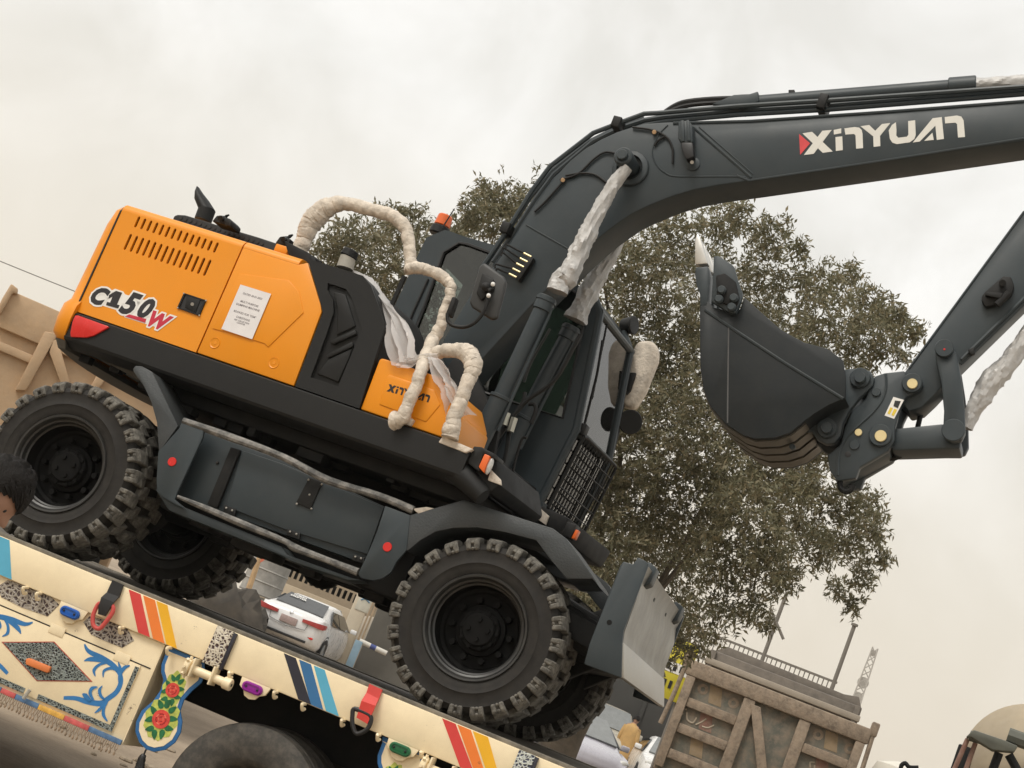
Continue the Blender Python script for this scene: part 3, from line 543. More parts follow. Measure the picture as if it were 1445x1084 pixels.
# lettering: outlines read off the boom, in boom-plane coordinates
YBM, YBF = -0.25, 0.05
LET = {'triangle': [((313, 390), (368, 437), (318, 495))], 'x': [((330, 387), (378, 379), (482, 478), (432, 485)), ((430, 374), (477, 370), (386, 490), (337, 496))],
 'i': [((487, 370), (525, 362), (525, 386), (488, 393)), ((496, 406), (530, 402), (533, 471), (498, 476))],
 'n': [((541, 362), (592, 355), (615, 358), (628, 370), (632, 388), (635, 461), (600, 464), (597, 398), (590, 390), (546, 393))],
 'y': [((622, 351), (666, 345), (696, 374), (730, 340), (772, 335), (720, 400), (722, 451), (688, 455), (686, 402))],
 'u': [((800, 331), (803, 370), (802, 398), (812, 409), (855, 404), (863, 394), (862, 325), (897, 321), (900, 395), (893, 415), (870, 432), (805, 441), (783, 434), (770, 415), (764, 372), (780, 345))],
 'a': [((885, 433), (985, 311), (1031, 305), (1042, 415), (1006, 420), (999, 348), (920, 428)), ((943, 425), (984, 384), (991, 420))],
 'n2': [((1046, 305), (1108, 297), (1130, 303), (1141, 322), (1148, 405), (1113, 408), (1108, 340), (1100, 333), (1048, 337))]}
def lettering(parent, m, f, y, tri_m=None, th=0.002):
    for k, polys in LET.items():
        if k == 'triangle' and tri_m is None: continue
        g_ = G()
        for i, pl in enumerate(polys): g_.prism([f(p) for p in pl], y-th-0.0006*i, y+0.001)
        g_.obj('letter' if k != 'triangle' else 'logo_triangle', tri_m if k == 'triangle' else m, parent)
bo = Vector(FU.on(y2((340, 490)), YBM)); be = Vector(FU.on(y2((1112, 412)), YBM)); bdir = (be-bo).normalized()
to, te = Vector(FU.on(z4((598, 258)), YB)), Vector(FU.on(z4((800, 316)), YB)); ksc = (te-to).length/(be-bo).length; td = (te-to).normalized()
def to_box(p):
    v = Vector(FU.on(y2(p), YBM))-bo; a = v.dot(bdir); b_ = v.dot(Vector((-bdir.y, bdir.x)))
    r = to+td*a*ksc+Vector((-td.y, td.x))*b_*ksc*1.05; return (r.x, r.y)
lettering(tbx, ink, to_box, YB+0.004, None, 0.001)

# ---- hood top: louvred black cover, exhaust, latches
hz = ztop-0.01
ya = -0.62
cv = [FU.on(p, ya) for p in v5((40, 320), (75, 308), (150, 312), (600, 450), (900, 540), (1110, 610))]
cvp = [(cv[0][0], hz-0.05)]+cv+[(cv[-1][0]+0.04, hz-0.05)]
hc = G().prism(cvp, ya, 0.6, 0.01).obj('hood_cover', blackp, ex, FU)
dm = G()
for i in range(18):
    t = i/17; p = FU.on(v5((110+t*830, 342+t*262)), ya); dm.cyl((p[0], ya-0.001, p[1]), (p[0], ya-0.004, p[1]), 0.014, n=10)
dm.obj('cover_vent', ink, hc)
e0 = U3(v5((335, 370)), -0.35); eb = U3(v5((378, 255)), -0.35); et = U3(v5((305, 140)), -0.35); tip = U3(v5((283, 25)), -0.35)
G().cyl(e0, eb, 0.062, 0.062, n=20).obj('exhaust_pipe', blackp, ex, FU)
def ering(c, d, rx, ry, n=20):
    d = Vector(d).normalized(); yv = Vector((0, 1, 0)); sv = d.cross(yv).normalized(); return [Vector(c)+yv*ry*math.cos(2*PI*i/n)+sv*rx*math.sin(2*PI*i/n) for i in range(n)]
A = [U3(v5(p), -0.35) for p in ((300, 265), (452, 262))]; Bm = [U3(v5(p), -0.35) for p in ((258, 160), (390, 165))]; T = [U3(v5(p), -0.35) for p in ((262, 90), (330, 90))]; T2 = [U3(v5(p), -0.35) for p in ((280, 28), (292, 32))]
def span(pq, ry):
    a, b_ = Vector(pq[0]), Vector(pq[1]); c = (a+b_)/2; h = (b_-a)/2; return [c+h*math.cos(2*PI*i/20)+Vector((0, ry*math.sin(2*PI*i/20), 0)) for i in range(20)]
G().loft([span(A, 0.062), span(Bm, 0.060), span(T, 0.045), span(T2, 0.02)]).obj('exhaust_tip', blackp, ex, FU)
for pts, hk in ((((460, 405), (510, 345), (560, 350), (640, 378), (665, 410), (650, 462)), ((545, 345), (570, 318), (605, 310), (575, 335))), (((1100, 630), (1150, 560), (1190, 555), (1265, 590), (1225, 665)), ((1190, 560), (1215, 520), (1255, 513), (1225, 545)))):
    lc = G().prism(U(v5(*pts), -0.75), -0.80, -0.66, 0.008); lc.prism(U(v5(*hk), -0.74), -0.75, -0.73, 0.002); lc.cyl(U3(v5(pts[2]), -0.7), U3(v5(pts[1]), -0.85), 0.018, n=8)
    lc.obj('hood_latch', blackp, ex, FU)
c = U3(v5((1170, 680)), -0.9); G().box(c[0]-0.05, c[0]+0.05, -0.95, -0.85, c[2]-0.03, c[2]+0.02, 0.006).obj('hood_tab', orange, ex, FU)

# ---- foam-wrapped handrails
def rail(name, pts, rad, y, seed):
    ys = y if hasattr(y, '__len__') else [y]*len(pts)
    P3 = [Vector(U3(p, q)) for p, q in zip(pts, ys)]; Q, RR = [], []; rg = random.Random(seed)
    for i in range(len(P3)-1):
        for k in range(5):
            t = k/5; a, b_, c, d = P3[max(i-1, 0)], P3[i], P3[i+1], P3[min(i+2, len(P3)-1)]; Q.append(0.5*((2*b_)+(c-a)*t+(2*a-5*b_+4*c-d)*t*t+(3*b_-a-3*c+d)*t**3)+Vector((rg.uniform(-1, 1), rg.uniform(-1, 1), rg.uniform(-1, 1)))*0.004); RR.append((rad[i]*(1-t)+rad[i+1]*t)/240*rg.uniform(0.86, 1.0))
    Q.append(P3[-1]); RR.append(rad[-1]/240); G().tube(Q, RR, n=18, sub=4, noise=0.055, seed=seed).obj(name, foam, ex, FU, ang=80)
rail('wrapped_handrail', z2((150, 350), (185, 270), (215, 190), (290, 125), (380, 100), (500, 125), (620, 160), (690, 215), (712, 300), (720, 400), (715, 440)), [12, 15, 19, 17, 11.5, 11, 11, 11.5, 9.5, 9.5, 9], -1.02, 1)
rail('wrapped_handrail', z2((705, 430), (780, 430), (870, 465), (918, 510), (922, 560), (895, 650), (870, 730), (830, 800)), [10, 9.5, 9, 8.5, 8, 8.5, 9, 10], -1.04, 2)
rail('wrapped_handrail', z2((835, 790), (800, 880), (770, 960), (735, 1060))+z4((680, 390), (640, 410)), [10, 11, 9.5, 9.5, 11, 14], [-1.08, -1.16, -1.26, -1.28, -1.28, -1.26], 3)
rail('wrapped_handrail', z2((815, 870), (900, 850), (970, 850), (1020, 870), (1040, 930), (1010, 1020))+z4((960, 350), (930, 440), (920, 500)), [10, 10.5, 12, 15, 13, 11, 11, 12.5, 13], [-1.12, -1.16, -1.2, -1.22, -1.24, -1.26, -1.27, -1.27, -1.26], 4)
G().prism(U(z4((890, 492), (1045, 560), (1005, 580), (865, 525)), YB-0.01), YB-0.03, YB+0.02, 0.008).obj('foam_foot', foam, ex, FU)
G().prism(U(z4((660, 380), (740, 405), (720, 440), (622, 405)), YB-0.01), YB-0.03, YB+0.02, 0.01).obj('foam_foot', foam, ex, FU)
# near mirror
mirgrey = mat('mirror_back', (0.030, 0.031, 0.031), 0.5, var=0.1)
mr = z2((1095, 398), (1195, 470), (1208, 500), (1160, 680), (1130, 690), (1030, 625), (1018, 600), (1070, 415))
mirr = G().prism(U(mr, -1.10), -1.10, -1.06, 0.015, 3).obj('wing_mirror', mirgrey, ex, FU)
hc_ = U(z2((1090, 455), (1150, 490), (1150, 540), (1085, 600), (1060, 560)), -1.1); G().prism(hc_, -1.125, -1.095, 0.012).obj('mirror_housing', blackp, mirr)
mk = G(); mk.sphere(U3(z2((1105, 525)), -1.15), 0.03, 12); mk.cyl(U3(z2((1085, 515)), -1.15), U3(z2((1130, 545)), -1.15), 0.016, n=10); mk.obj('ball_joint', blackp, mirr)
[G().sphere(U3(z2(p), -1.17), 0.014, 8).obj('clamp_bolt', white, mirr) for p in ((1140, 510), (1118, 568))]
G().tube([U3(p, -1.13) for p in z2((1118, 545), (1105, 620), (1065, 690), (1010, 725), (950, 725), (912, 700), (908, 660))], 0.012, n=8, sub=4).obj('mirror_arm', blackp, mirr)
G().prism(U(z2((940, 578), (962, 585), (930, 680), (905, 670)), -1.1), -1.13, -1.07, 0.01).obj('arm_clamp', blackp, mirr)

# ---- boom
bp_ = full((622, 503), (626, 479), (651, 437), (679, 390), (698, 374), (721, 341), (751, 294), (785, 247), (805, 226), (826, 209), (848, 196), (870, 186), (909, 174), (942, 172), (1060, 169), (1250, 156), (1445, 141), (1600, 128), (1655, 132), (1668, 155), (1640, 178), (1445, 199), (1240, 229), (1060, 255), (1015, 261), (978, 268), (951, 276), (930, 284), (909, 293), (891, 302), (876, 312), (858, 325), (840, 340), (815, 363), (785, 394), (755, 425), (723, 460), (699, 486), (679, 508), (655, 533), (636, 530))
boom = G().prism(U(bp_, YBM), YBM, YBF, 0.012).obj('boom', grey, ex, FU)
lettering(boom, offwhite, lambda p: FU.on(y2(p), YBM), YBM, mat('logo_red', (0.60, 0.045, 0.05), 0.45))
def bead(pts, y=YBM, r=0.006, m=grey, nm='weld_seam', sub=0): G().tube([U3(p, y) for p in pts], r, n=6, sub=sub).obj(nm, m, boom)
bead(y1((300, 715), (515, 838))); bead(y1((1150, 215), (1445, 472)), r=0.009); bead(y1((1180, 215), (1455, 455)), r=0.005)
bead(y1((950, 300), (940, 350), (965, 410), (1010, 450), (1080, 467), (1380, 467), (1420, 480)), r=0.006, sub=3)
bead(y1((1020, 205), (980, 245), (950, 300)), r=0.006, sub=3)
bead(y2((0, 600), (60, 625), (700, 530), (1445, 412)), r=0.008); bead(full((950, 174), (1060, 171), (1250, 158), (1445, 143), (1600, 130)), r=0.010)
bc = U3(y1((832, 430)), YBM); pc = U3(y1((820, 372)), YBM-0.1)
G().lathe([(0.122, -0.01), (0.122, 0.016), (0.116, 0.024), (0.085, 0.03), (0.085, 0.05)], bc, n=40).obj('pin_boss', grey, boom)
pin = G().cyl((bc[0], YBM, bc[2]), (bc[0], YBM-0.22, bc[2]), 0.062, n=28, bev=0.01); pin.cyl((bc[0], YBM-0.22, bc[2]), (bc[0], YBM-0.245, bc[2]), 0.036, n=18, bev=0.005)
G().cyl((bc[0], YBF, bc[2]), (bc[0], YBF+0.24, bc[2]), 0.062, n=24).obj('cylinder_pin', grey, boom); pin.obj('cylinder_pin', grey, boom)
# pipes and hoses along the boom
def pipe(pts, y, r, nm='hydraulic_pipe', m=None, sub=0): return G().tube([U3(p, y) for p in pts], r, n=8, sub=sub).obj(nm, m or grey, boom)
pa = y1((75, 930), (205, 735), (330, 535), (420, 415), (640, 245), (770, 195), (900, 147), (975, 143))+y2((0, 250), (420, 224), (1445, 152))
pb_ = y1((130, 905), (235, 758), (350, 580), (440, 458), (640, 290), (780, 222), (900, 182), (1000, 165))+y2((0, 272), (450, 246), (1445, 167))
pipe(pa+[(1600, 118)], -0.20, 0.017); pipe(pb_+[(1600, 124)], -0.12, 0.021); pipe([(a+2, b_+6) for a, b_ in pb_]+[(1600, 128)], -0.17, 0.016)
pipe(y1((60, 960), (190, 765), (320, 570), (430, 440), (620, 290), (770, 215), (900, 170)), 0.05, 0.018); pipe(y1((1010, 140), (1060, 108), (1120, 88), (1250, 75), (1400, 70))+v7((260, 350), (400, 345)), -0.05, 0.022, 'hydraulic_hose', blackp, 3); pipe(y1((1000, 150), (1080, 115), (1160, 100), (1270, 92), (1420, 85)), -0.12, 0.016, 'hydraulic_hose', blackp, 3)
for c, s in (((772, 203), 0.045), ((208, 738), 0.045)):
    p = U3(y1(c), -0.16); G().box(p[0]-0.03, p[0]+0.03, -0.235, -0.06, p[2]-0.045, p[2]+0.03, 0.006).obj('pipe_clamp', blackp, boom)
p = U3(y2((436, 243)), -0.16); G().box(p[0]-0.028, p[0]+0.028, -0.23, -0.06, p[2]-0.05, p[2]+0.05, 0.006).obj('pipe_clamp', blackp, boom)
for pts in (((470, 482), (560, 455), (640, 380), (700, 343), (755, 350)), ((498, 462), (580, 450), (650, 458), (710, 500)), ((484, 495), (400, 590), (340, 648)), ((840, 215), (950, 232), (1020, 272), (1046, 330)), ((1010, 260), (970, 285), (952, 310)), ((1046, 330), (1045, 400))):
    pipe(y1(*pts), YBM-0.012, 0.0075, 'grease_line', blackp, 4)
for c in ((485, 485), (951, 240)): G().cyl(U3(y1(c), YBM), U3(y1(c), YBM-0.03), 0.016, 0.013, n=10).obj('grease_fitting', mat('copper', (0.55, 0.36, 0.2), 0.5), boom)
mfb = G().prism(U(v4((1382, 522), (1418, 565), (1265, 798), (1228, 755)), YBM), YBM-0.05, YBM, 0.006).obj('grease_manifold', blackp, boom)
for i in range(5):
    t = i/4; e_ = (1370-150*t, 525+210*t); s_ = (e_[0]-75, e_[1]-38)
    G().cyl(U3(v4(e_), YBM-0.045), U3(v4(s_), YBM-0.045), 0.0075, n=8).obj('grease_nipple', brass, mfb)
    o_ = ((1120, 400), (1085, 430), (1075, 475), (1010, 600), (1020, 645))[i]
    G().tube([U3(v4(p), YBM-0.045) for p in (s_, mid(s_, o_, 0.5), o_, (o_[0]-10, o_[1]+40))], 0.007, n=6, sub=3).obj('grease_hose', blackp, mfb)
wl = G().prism(U(y1((1088, 215), (1140, 208), (1160, 235), (1162, 320), (1110, 330), (1085, 300)), YBM), YBM-0.09, YBM, 0.01)
wl.prism(U(y1((1100, 215), (1118, 212), (1122, 318), (1106, 320)), YBM), YBM-0.10, YBM-0.088, 0.003); wl.prism(U(y1((1130, 212), (1145, 212), (1152, 316), (1136, 318)), YBM), YBM-0.10, YBM-0.088, 0.003)
wl = wl.obj('boom_lamp', grey, boom)
G().prism(U(y1((1103, 325), (1163, 325), (1168, 395), (1130, 412), (1110, 370)), YBM), YBM-0.1, YBM-0.03, 0.008).obj('lamp_bracket', ink, wl); G().cyl(U3(y1((1143, 394)), YBM), U3(y1((1143, 394)), YBM-0.12), 0.012, n=10).obj('lamp_bolt', steel, wl)
G().lathe([(0.045, -0.01), (0.045, 0.01), (0.02, 0.02), (0, 0.02)], U3(y1((1150, 405)), YBM), n=20).obj('lamp_pad', grey, boom)

# ---- lift cylinders
def cylinder(name, pix, y, sleeve, rads, seed):
    b0, c0, t0, pn = pix; B_, C_, T_, N_ = [Vector(U3(p, y)) for p in (b0, c0, t0, pn)]
    g_ = G().cyl(B_, C_, 0.066, n=28, bev=0.006).cyl(C_, T_, 0.053, n=28); dd_ = (T_-C_).normalized()
    g_.cyl(C_-dd_*0.012, C_+dd_*0.012, 0.073, n=28, bev=0.003); g_.cyl(T_-dd_*0.10, T_, 0.063, n=28, bev=0.006); g_.cyl(T_-dd_*0.035, T_-dd_*0.015, 0.069, n=28)
    bd = g_.obj(name, grey, ex, FU)
    off = dd_.cross(Vector((0, 1, 0)))*0.062
    G().tube([C_-dd_*0.2-off*1.25, C_-off*1.15, T_-dd_*0.12-off*1.0, T_-dd_*0.06-off*0.9], 0.012, n=8).obj('cylinder_pipe', grey, bd)
    S = [Vector(U3(p, y)) for p in sleeve]; S[-1] = N_
    G().crinkle(S, rads, seed=seed, amp=0.22).obj('rod_sleeve', silver, bd, ang=18)
    return bd
cylinder('lift_cylinder', [(662, 652), w4((328, 500)), z2((1420, 575)), (885, 236)], YBM-0.17, full((786, 412), (792, 396), (800, 392), (812, 368), (824, 340), (838, 310), (855, 280), (868, 258), (882, 240)), [0.072, 0.062, 0.075, 0.060, 0.062, 0.050, 0.046, 0.043, 0.040], 5)
cylinder('lift_cylinder', [(690, 690), (740, 590), z8((408, 130)), (905, 262)], 0.24, full((812, 452), (822, 430), (832, 408), (846, 385), (866, 352), (905, 270)), [0.075, 0.066, 0.07, 0.058, 0.05, 0.042], 6)
hs = G()
for pts, r in ((((495, 462), (485, 520), (430, 610), (250, 860)), 0.014), (((520, 545), (560, 545), (572, 590), (540, 680)), 0.014), (((880, 60), (830, 160), (700, 380), (520, 510), (440, 600)), 0.014), (((395, 720), (375, 850), (340, 1010)), 0.011), (((380, 740), (370, 830), (350, 930), (300, 1060)), 0.011), (((510, 780), (470, 800), (410, 1050), (480, 1070)), 0.009), (((150, 460), (210, 495), (250, 500)), 0.009), (((670, 20), (540, 250), (490, 390)), 0.010)):
    hs.tube([U3(p, -0.20) for p in w4(*pts)], r, n=7, sub=4)
hs.obj('hydraulic_hose', blackp, ex, FU)
for a, b_ in (((375, 605), (350, 690)), ((425, 640), (395, 735))): G().cyl(U3(w4(a), -0.24), U3(w4(b_), -0.24), 0.024, n=6).obj('hose_fitting', mat('zinc', (0.5, 0.49, 0.42), 0.4, metal=0.5), ex, FU)
fd = G()                                      # boom foot brackets
for yy in (-0.36, 0.32): fd.prism(U(full((600, 560), (640, 505), (665, 515), (705, 600), (690, 680), (610, 660)), yy), yy, yy+0.05, 0.01)
fd.box(FU.on((640, 640), 0)[0]-0.1, FU.on((640, 640), 0)[0]+0.5, -0.5, 0.5, zsb+0.03, zyb+0.1, 0.02)
fd.obj('boom_foot', dark, ex, FU)

# ---- arm cylinder on the boom
ac = G(); A0 = Vector(U3(v7((430, 395)), -0.1)); A1 = Vector(U3((1378, 121), -0.1)); dA = (A1-A0).normalized()
ac.cyl(A0, A1, 0.052, n=28); ac.cyl(A1-dA*0.17, A1, 0.066, n=28, bev=0.006); ac.prism(U(v7((40, 440), (230, 360), (360, 355), (435, 330), (440, 420), (300, 480)), -0.1), -0.17, -0.03, 0.01)
aco = ac.obj('arm_cylinder', grey, ex, FU)
G().prism(U(v7((683, 298), (735, 296), (737, 365), (685, 365)), -0.1), -0.13, -0.07, 0.004).obj('cylinder_lug', blackp, aco)
G().crinkle([A1, A1+dA*0.25, A1+dA*0.6, A1+dA*1.0], [0.05, 0.045, 0.042, 0.04], sub=16, seed=9, amp=0.15).obj('rod_sleeve', silver, aco, ang=18)
# ---- arm
YA = -0.22
ap = full((1266, 560), (1264, 540), (1278, 523), (1397, 360), (1445, 296), (1560, 150), (1605, 88), (1650, 70), (1690, 85), (1685, 130), (1640, 195), (1540, 320), (1445, 424), (1353, 514), (1345, 530), (1330, 545), (1316, 560), (1300, 575), (1282, 580))
arm = G().prism(U(ap, YA), YA, 0.02, 0.012).obj('arm', grey, ex, FU)
G().tube([U3(p, YA) for p in y4((455, 510), (825, 5), (972, -195))], 0.008, n=6).obj('weld_seam', grey, arm)
G().tube([U3(p, YA) for p in y4((690, 470), (972, 195), (1100, 60))], 0.012, n=6).obj('weld_seam', grey, arm)
G().tube([U3(p, YA+0.02) for p in y4((685, 488), (740, 440), (972, 215), (1110, 70))], 0.014, n=8).obj('hydraulic_pipe', grey, arm)
G().prism(U(y4((720, 432), (745, 420), (755, 450), (735, 458)), YA), YA-0.03, YA, 0.005).obj('pipe_clamp', blackp, arm)
vb = G().prism(U(y4((785, 195), (800, 175), (880, 105), (915, 110), (930, 150), (915, 195), (850, 235), (800, 245), (782, 215)), YA), YA-0.05, YA, 0.01)
vb.cyl(U3(y4((875, 125)), YA), U3(y4((875, 125)), YA-0.09), 0.02, n=12); vb.prism(U(y4((805, 185), (880, 190), (870, 215), (800, 200)), YA), YA-0.08, YA-0.04, 0.004); vb.cyl(U3(y4((905, 170)), YA-0.06), U3(y4((850, 225)), YA-0.06), 0.022, n=10)
vb.obj('arm_valve', blackp, arm)
# ---- bucket cylinder sleeve
S = [Vector(U3(p, -0.1)) for p in full((1362, 604), (1370, 585), (1385, 560), (1402, 535), (1425, 510), (1445, 480), (1480, 430), (1530, 365))]
bcy = G().tube([Vector(U3((1525, 372), -0.1)), Vector(U3((1620, 245), -0.1))], 0.055, n=24).obj('bucket_cylinder', grey, ex, FU)
G().crinkle(S, [0.042, 0.045, 0.062, 0.066, 0.060, 0.052, 0.05, 0.05], seed=11, amp=0.22).obj('rod_sleeve', silver, bcy, ang=18)

# ---- linkage and quick coupler
def boss(c, r, y, out, m, parent, nm='pin', r2=None):
    return G().lathe([(r, 0), (r, out*0.8), (r*0.93, out), (0, out)], U3(c, y), n=28).obj(nm, m, parent)
for yy in (-0.29, 0.03):
    rk = G().prism(U(y4((572, 440), (590, 412), (620, 405), (655, 420), (672, 450), (690, 560), (705, 690), (707, 800), (690, 835), (650, 840), (615, 822), (608, 780), (612, 700), (600, 580), (578, 480)), -0.29), yy, yy+0.06, 0.010).obj('rocker_link', grey, ex, FU)
    if yy < 0: boss(y4((614, 424)), 0.055, -0.29, 0.03, grey, rk, 'link_boss'); boss(y4((614, 424)), 0.006, -0.32, 0.004, redl, rk, 'grease_point'); boss(y4((655, 790)), 0.068, -0.29, 0.02, grey, rk, 'link_boss')
G().prism(U(y4((385, 785), (610, 762), (640, 800), (690, 835), (685, 875), (610, 875), (385, 882), (350, 840)), -0.2), -0.22, 0.02, 0.012).obj('bucket_link', grey, ex, FU)
G().tube([U3(p, -0.05) for p in y4((570, 610), (520, 680), (495, 770), (480, 830), (430, 890), (385, 915), (340, 905))], 0.016, n=8, sub=4).obj('coupler_hose', blackp, ex, FU)
YQ, YQF = -0.26, 0.06
cp = y4((300, 545), (345, 530), (435, 520), (440, 540), (500, 545), (520, 585), (500, 615), (440, 640), (410, 700), (392, 770), (390, 835), (360, 880), (232, 955), (215, 1003), (130, 1015), (97, 965), (88, 900), (150, 850), (165, 780), (200, 700), (260, 645))
qc = G().prism(U(cp, YQ), YQ, YQ+0.06, 0.008).prism(U(cp, YQ), YQF-0.06, YQF, 0.008).prism(U(y4((130, 880), (260, 800), (380, 800), (360, 880), (232, 950), (140, 1000), (105, 950)), YQ), YQ+0.05, YQF-0.05, 0.01).obj('quick_coupler', grey, ex, FU)
for c, r in (((470, 580), 0.060), ((328, 815), 0.068)): boss(y4(c), r, YQ, 0.03, grey, qc, 'coupler_boss'); boss(y4(c), r*0.52, YQ-0.03, 0.012, brass, qc, 'brass_pin')
boss(y4((228, 799)), 0.022, YQ, 0.012, brass, qc, 'brass_pin'); boss(y4((210, 855)), 0.030, YQ, 0.012, grey, qc, 'coupler_boss'); boss(y4((180, 896)), 0.018, YQ, 0.002, ink, qc, 'pin_hole'); boss(y4((308, 617)), 0.027, YQ, 0.012, grey, qc, 'coupler_boss')
G().tube([U3(p, YQ) for p in y4((350, 535), (352, 590), (335, 650), (290, 710), (230, 765), (175, 820), (140, 890), (135, 990))], 0.009, n=6, sub=4).obj('weld_seam', grey, qc)
G().prism(U(y4((385, 638), (432, 652), (388, 737), (345, 722)), YQ), YQ-0.002, YQ+0.001).obj('warning_sticker', white, qc)
G().prism(U(y4((392, 655), (418, 658), (405, 690), (385, 680)), YQ), YQ-0.004, YQ-0.001).obj('sticker_pictogram', ink, qc)
yel = mat('sticker_yellow', (0.70, 0.52, 0.05), 0.5)
for pts in (((372, 685), (382, 690), (368, 718), (358, 712)), ((388, 692), (402, 696), (386, 725), (376, 720))): G().prism(U(y4(*pts), YQ), YQ-0.004, YQ-0.001).obj('sticker_text', yel, qc)
G().tube([U3(p, -0.22) for p in y4((150, 1000), (145, 1040), (165, 1062), (190, 1058), (203, 1035))], 0.018, n=10, sub=4).obj('lifting_hook', dark, qc)

# ---- bucket
YK, YKF = -0.47, 0.27
side = y3((78, 322), (112, 300), (135, 325), (160, 330), (215, 352), (240, 330), (258, 283), (300, 322), (400, 410), (450, 440), (500, 466), (590, 490), (655, 538), (665, 600), (664, 690), (600, 716), (540, 752), (500, 782), (440, 830), (380, 850), (300, 853), (250, 838), (180, 792), (120, 722), (92, 650), (80, 560))
sd = U(side, YK)
shell_i = list(range(14, 26))+[0]
bk = G().prism(sd, YK, YK+0.025, 0.004).prism(sd, YKF-0.025, YKF, 0.004)
sh = [sd[i] for i in shell_i]; cx_ = sum(p[0] for p in sh)/len(sh); cz_ = sum(p[1] for p in sh)/len(sh)
cxy = FU.on(y3((330, 560)), YK); inn = [mid(p, cxy, 0.05) for p in sh]
bk.prism(sh+inn[::-1], YK+0.02, YKF-0.02, 0.0)
bkm = mat('bucket_paint', (0.0125, 0.0165, 0.019), 0.5, spec=0.3, var=0.12, vscale=3, dust=0.12, dustcol=(0.07, 0.065, 0.055), bump=0.03)
bk = bk.obj('bucket', bkm, ex, FU)
wear = mat('worn_shell', (0.085, 0.075, 0.058), 0.4, var=0.35, vscale=5, metal=0.3, dust=0.5, dustcol=(0.035, 0.035, 0.033))
lowp = [sd[i] for i in (17, 18, 19, 20, 21, 22, 23, 24)]; lo2 = [(mid(p, cxy, -0.022)) for p in lowp]
for k in range(4):                           # wear strips round the back of the shell
    y0 = YK+0.04+k*0.17; G().prism(lo2+lowp[::-1], y0, y0+0.125, 0.0).obj('wear_strip', wear, bk)
G().tube([U3(p, YK) for p in y3((100, 335), (195, 400), (420, 548), (655, 692))], 0.010, n=6).obj('weld_seam', grey, bk)
G().tube([U3(p, YK) for p in y3((195, 405), (192, 600), (190, 790))], 0.005, n=6).obj('weld_seam', mat('scratched', (0.09, 0.09, 0.09), 0.5), bk)
scp = y3((135, 118), (155, 118), (215, 158), (232, 215), (250, 265), (245, 300), (225, 350), (200, 348), (140, 312), (125, 300), (132, 195))
sc_ = G().prism(U(scp, YK-0.03), YK-0.035, YK+0.005, 0.008).obj('side_cutter', grey, bk)
G().prism(U(y3((145, 200), (180, 190), (225, 225), (240, 290), (225, 335), (150, 300)), YK-0.03), YK-0.05, YK-0.03, 0.008).obj('cutter_plate', dark, bk)
for c in ((168, 258), (157, 295), (217, 290), (208, 327)): G().lathe([(0.028, 0), (0.028, 0.02), (0.02, 0.03), (0, 0.03)], U3(y3(c), YK-0.05), n=12).obj('cutter_bolt', grey, bk)
tp = U(y3((78, 322), (112, 325), (120, 200), (112, 158), (62, 162), (58, 180), (64, 235), (78, 270)), YK)
tt = [U3(y3(p), YK+0.04) for p in ((62, 160), (116, 155), (88, 60), (72, 28), (62, 60))]
for k in range(5):
    y0 = YK+0.0+k*0.162; ad_ = G().prism(tp, y0, y0+0.09, 0.010).obj('tooth_adapter', grey, bk)
    t0 = [(p[0], y0+0.01, p[2]) for p in tt]; t1 = [(p[0], y0+0.08, p[2]) for p in tt]; G().hull8(t0, t1, 0.010).obj('tooth', mat('tooth_steel', (0.62, 0.61, 0.58), 0.35, metal=0.7, var=0.15), ad_)
lp_ = U(y3((78, 325), (112, 330), (104, 420), (84, 430)), YK); G().prism(lp_, YK+0.02, YKF-0.02, 0.004).obj('bucket_lip', grey, bk)
ear = y3((660, 575), (690, 570), (720, 570), (765, 580), (782, 610), (775, 640), (720, 690), (680, 740), (655, 790), (645, 840), (620, 870), (585, 875), (550, 855), (530, 825), (480, 828), (430, 850), (400, 880), (380, 880), (440, 835), (540, 760), (665, 690))
for yy in (-0.28, 0.02): G().prism(U(ear, -0.28), yy, yy+0.06, 0.008).obj('bucket_ear', grey, bk)
for c, r in (((725, 612), 0.062), ((592, 815), 0.060)):
    boss(y3(c), r, -0.28, 0.03, grey, bk, 'ear_boss'); boss(y3(c), r*0.55, -0.31, 0.04, grey, bk, 'ear_pin')
    a = U3(y3(c), -0.28); G().cyl((a[0], -0.28, a[2]), (a[0], 0.08, a[2]), 0.035, n=16).obj('cross_pin', grey, bk)
boss(y3((453, 890)), 0.018, -0.28, 0.03, grey, bk, 'ear_pin')

# ---- cab, on the far side of the boom
YC0, YC1 = 0.36, 1.26
glz = glass('green_glass', (0.33, 0.375, 0.35), 0.04)
top_px = v4((215, 505), (300, 330), (365, 300), (490, 250), (540, 262), (700, 320), (980, 400))
cs = U(top_px, YC0)
frt = U(full((835, 412), (846, 440), (812, 605), (758, 712), (742, 740)), YC0)
rearx = FU.on((560, 425), YC0)
outl = [ (rearx[0], 1.30) , rearx]+cs+frt+[(frt[-1][0], 1.30)]
wn_ = U(full((597, 438), (626, 357), (648, 343), (660, 345), (770, 386), (822, 420), (828, 440), (794, 590), (700, 560), (606, 528), (580, 480)), YC0)
cabp = G().plate(outl, [wn_], YC0, YC0+0.04)
cabp.plate(outl, [wn_], YC1-0.04, YC1)
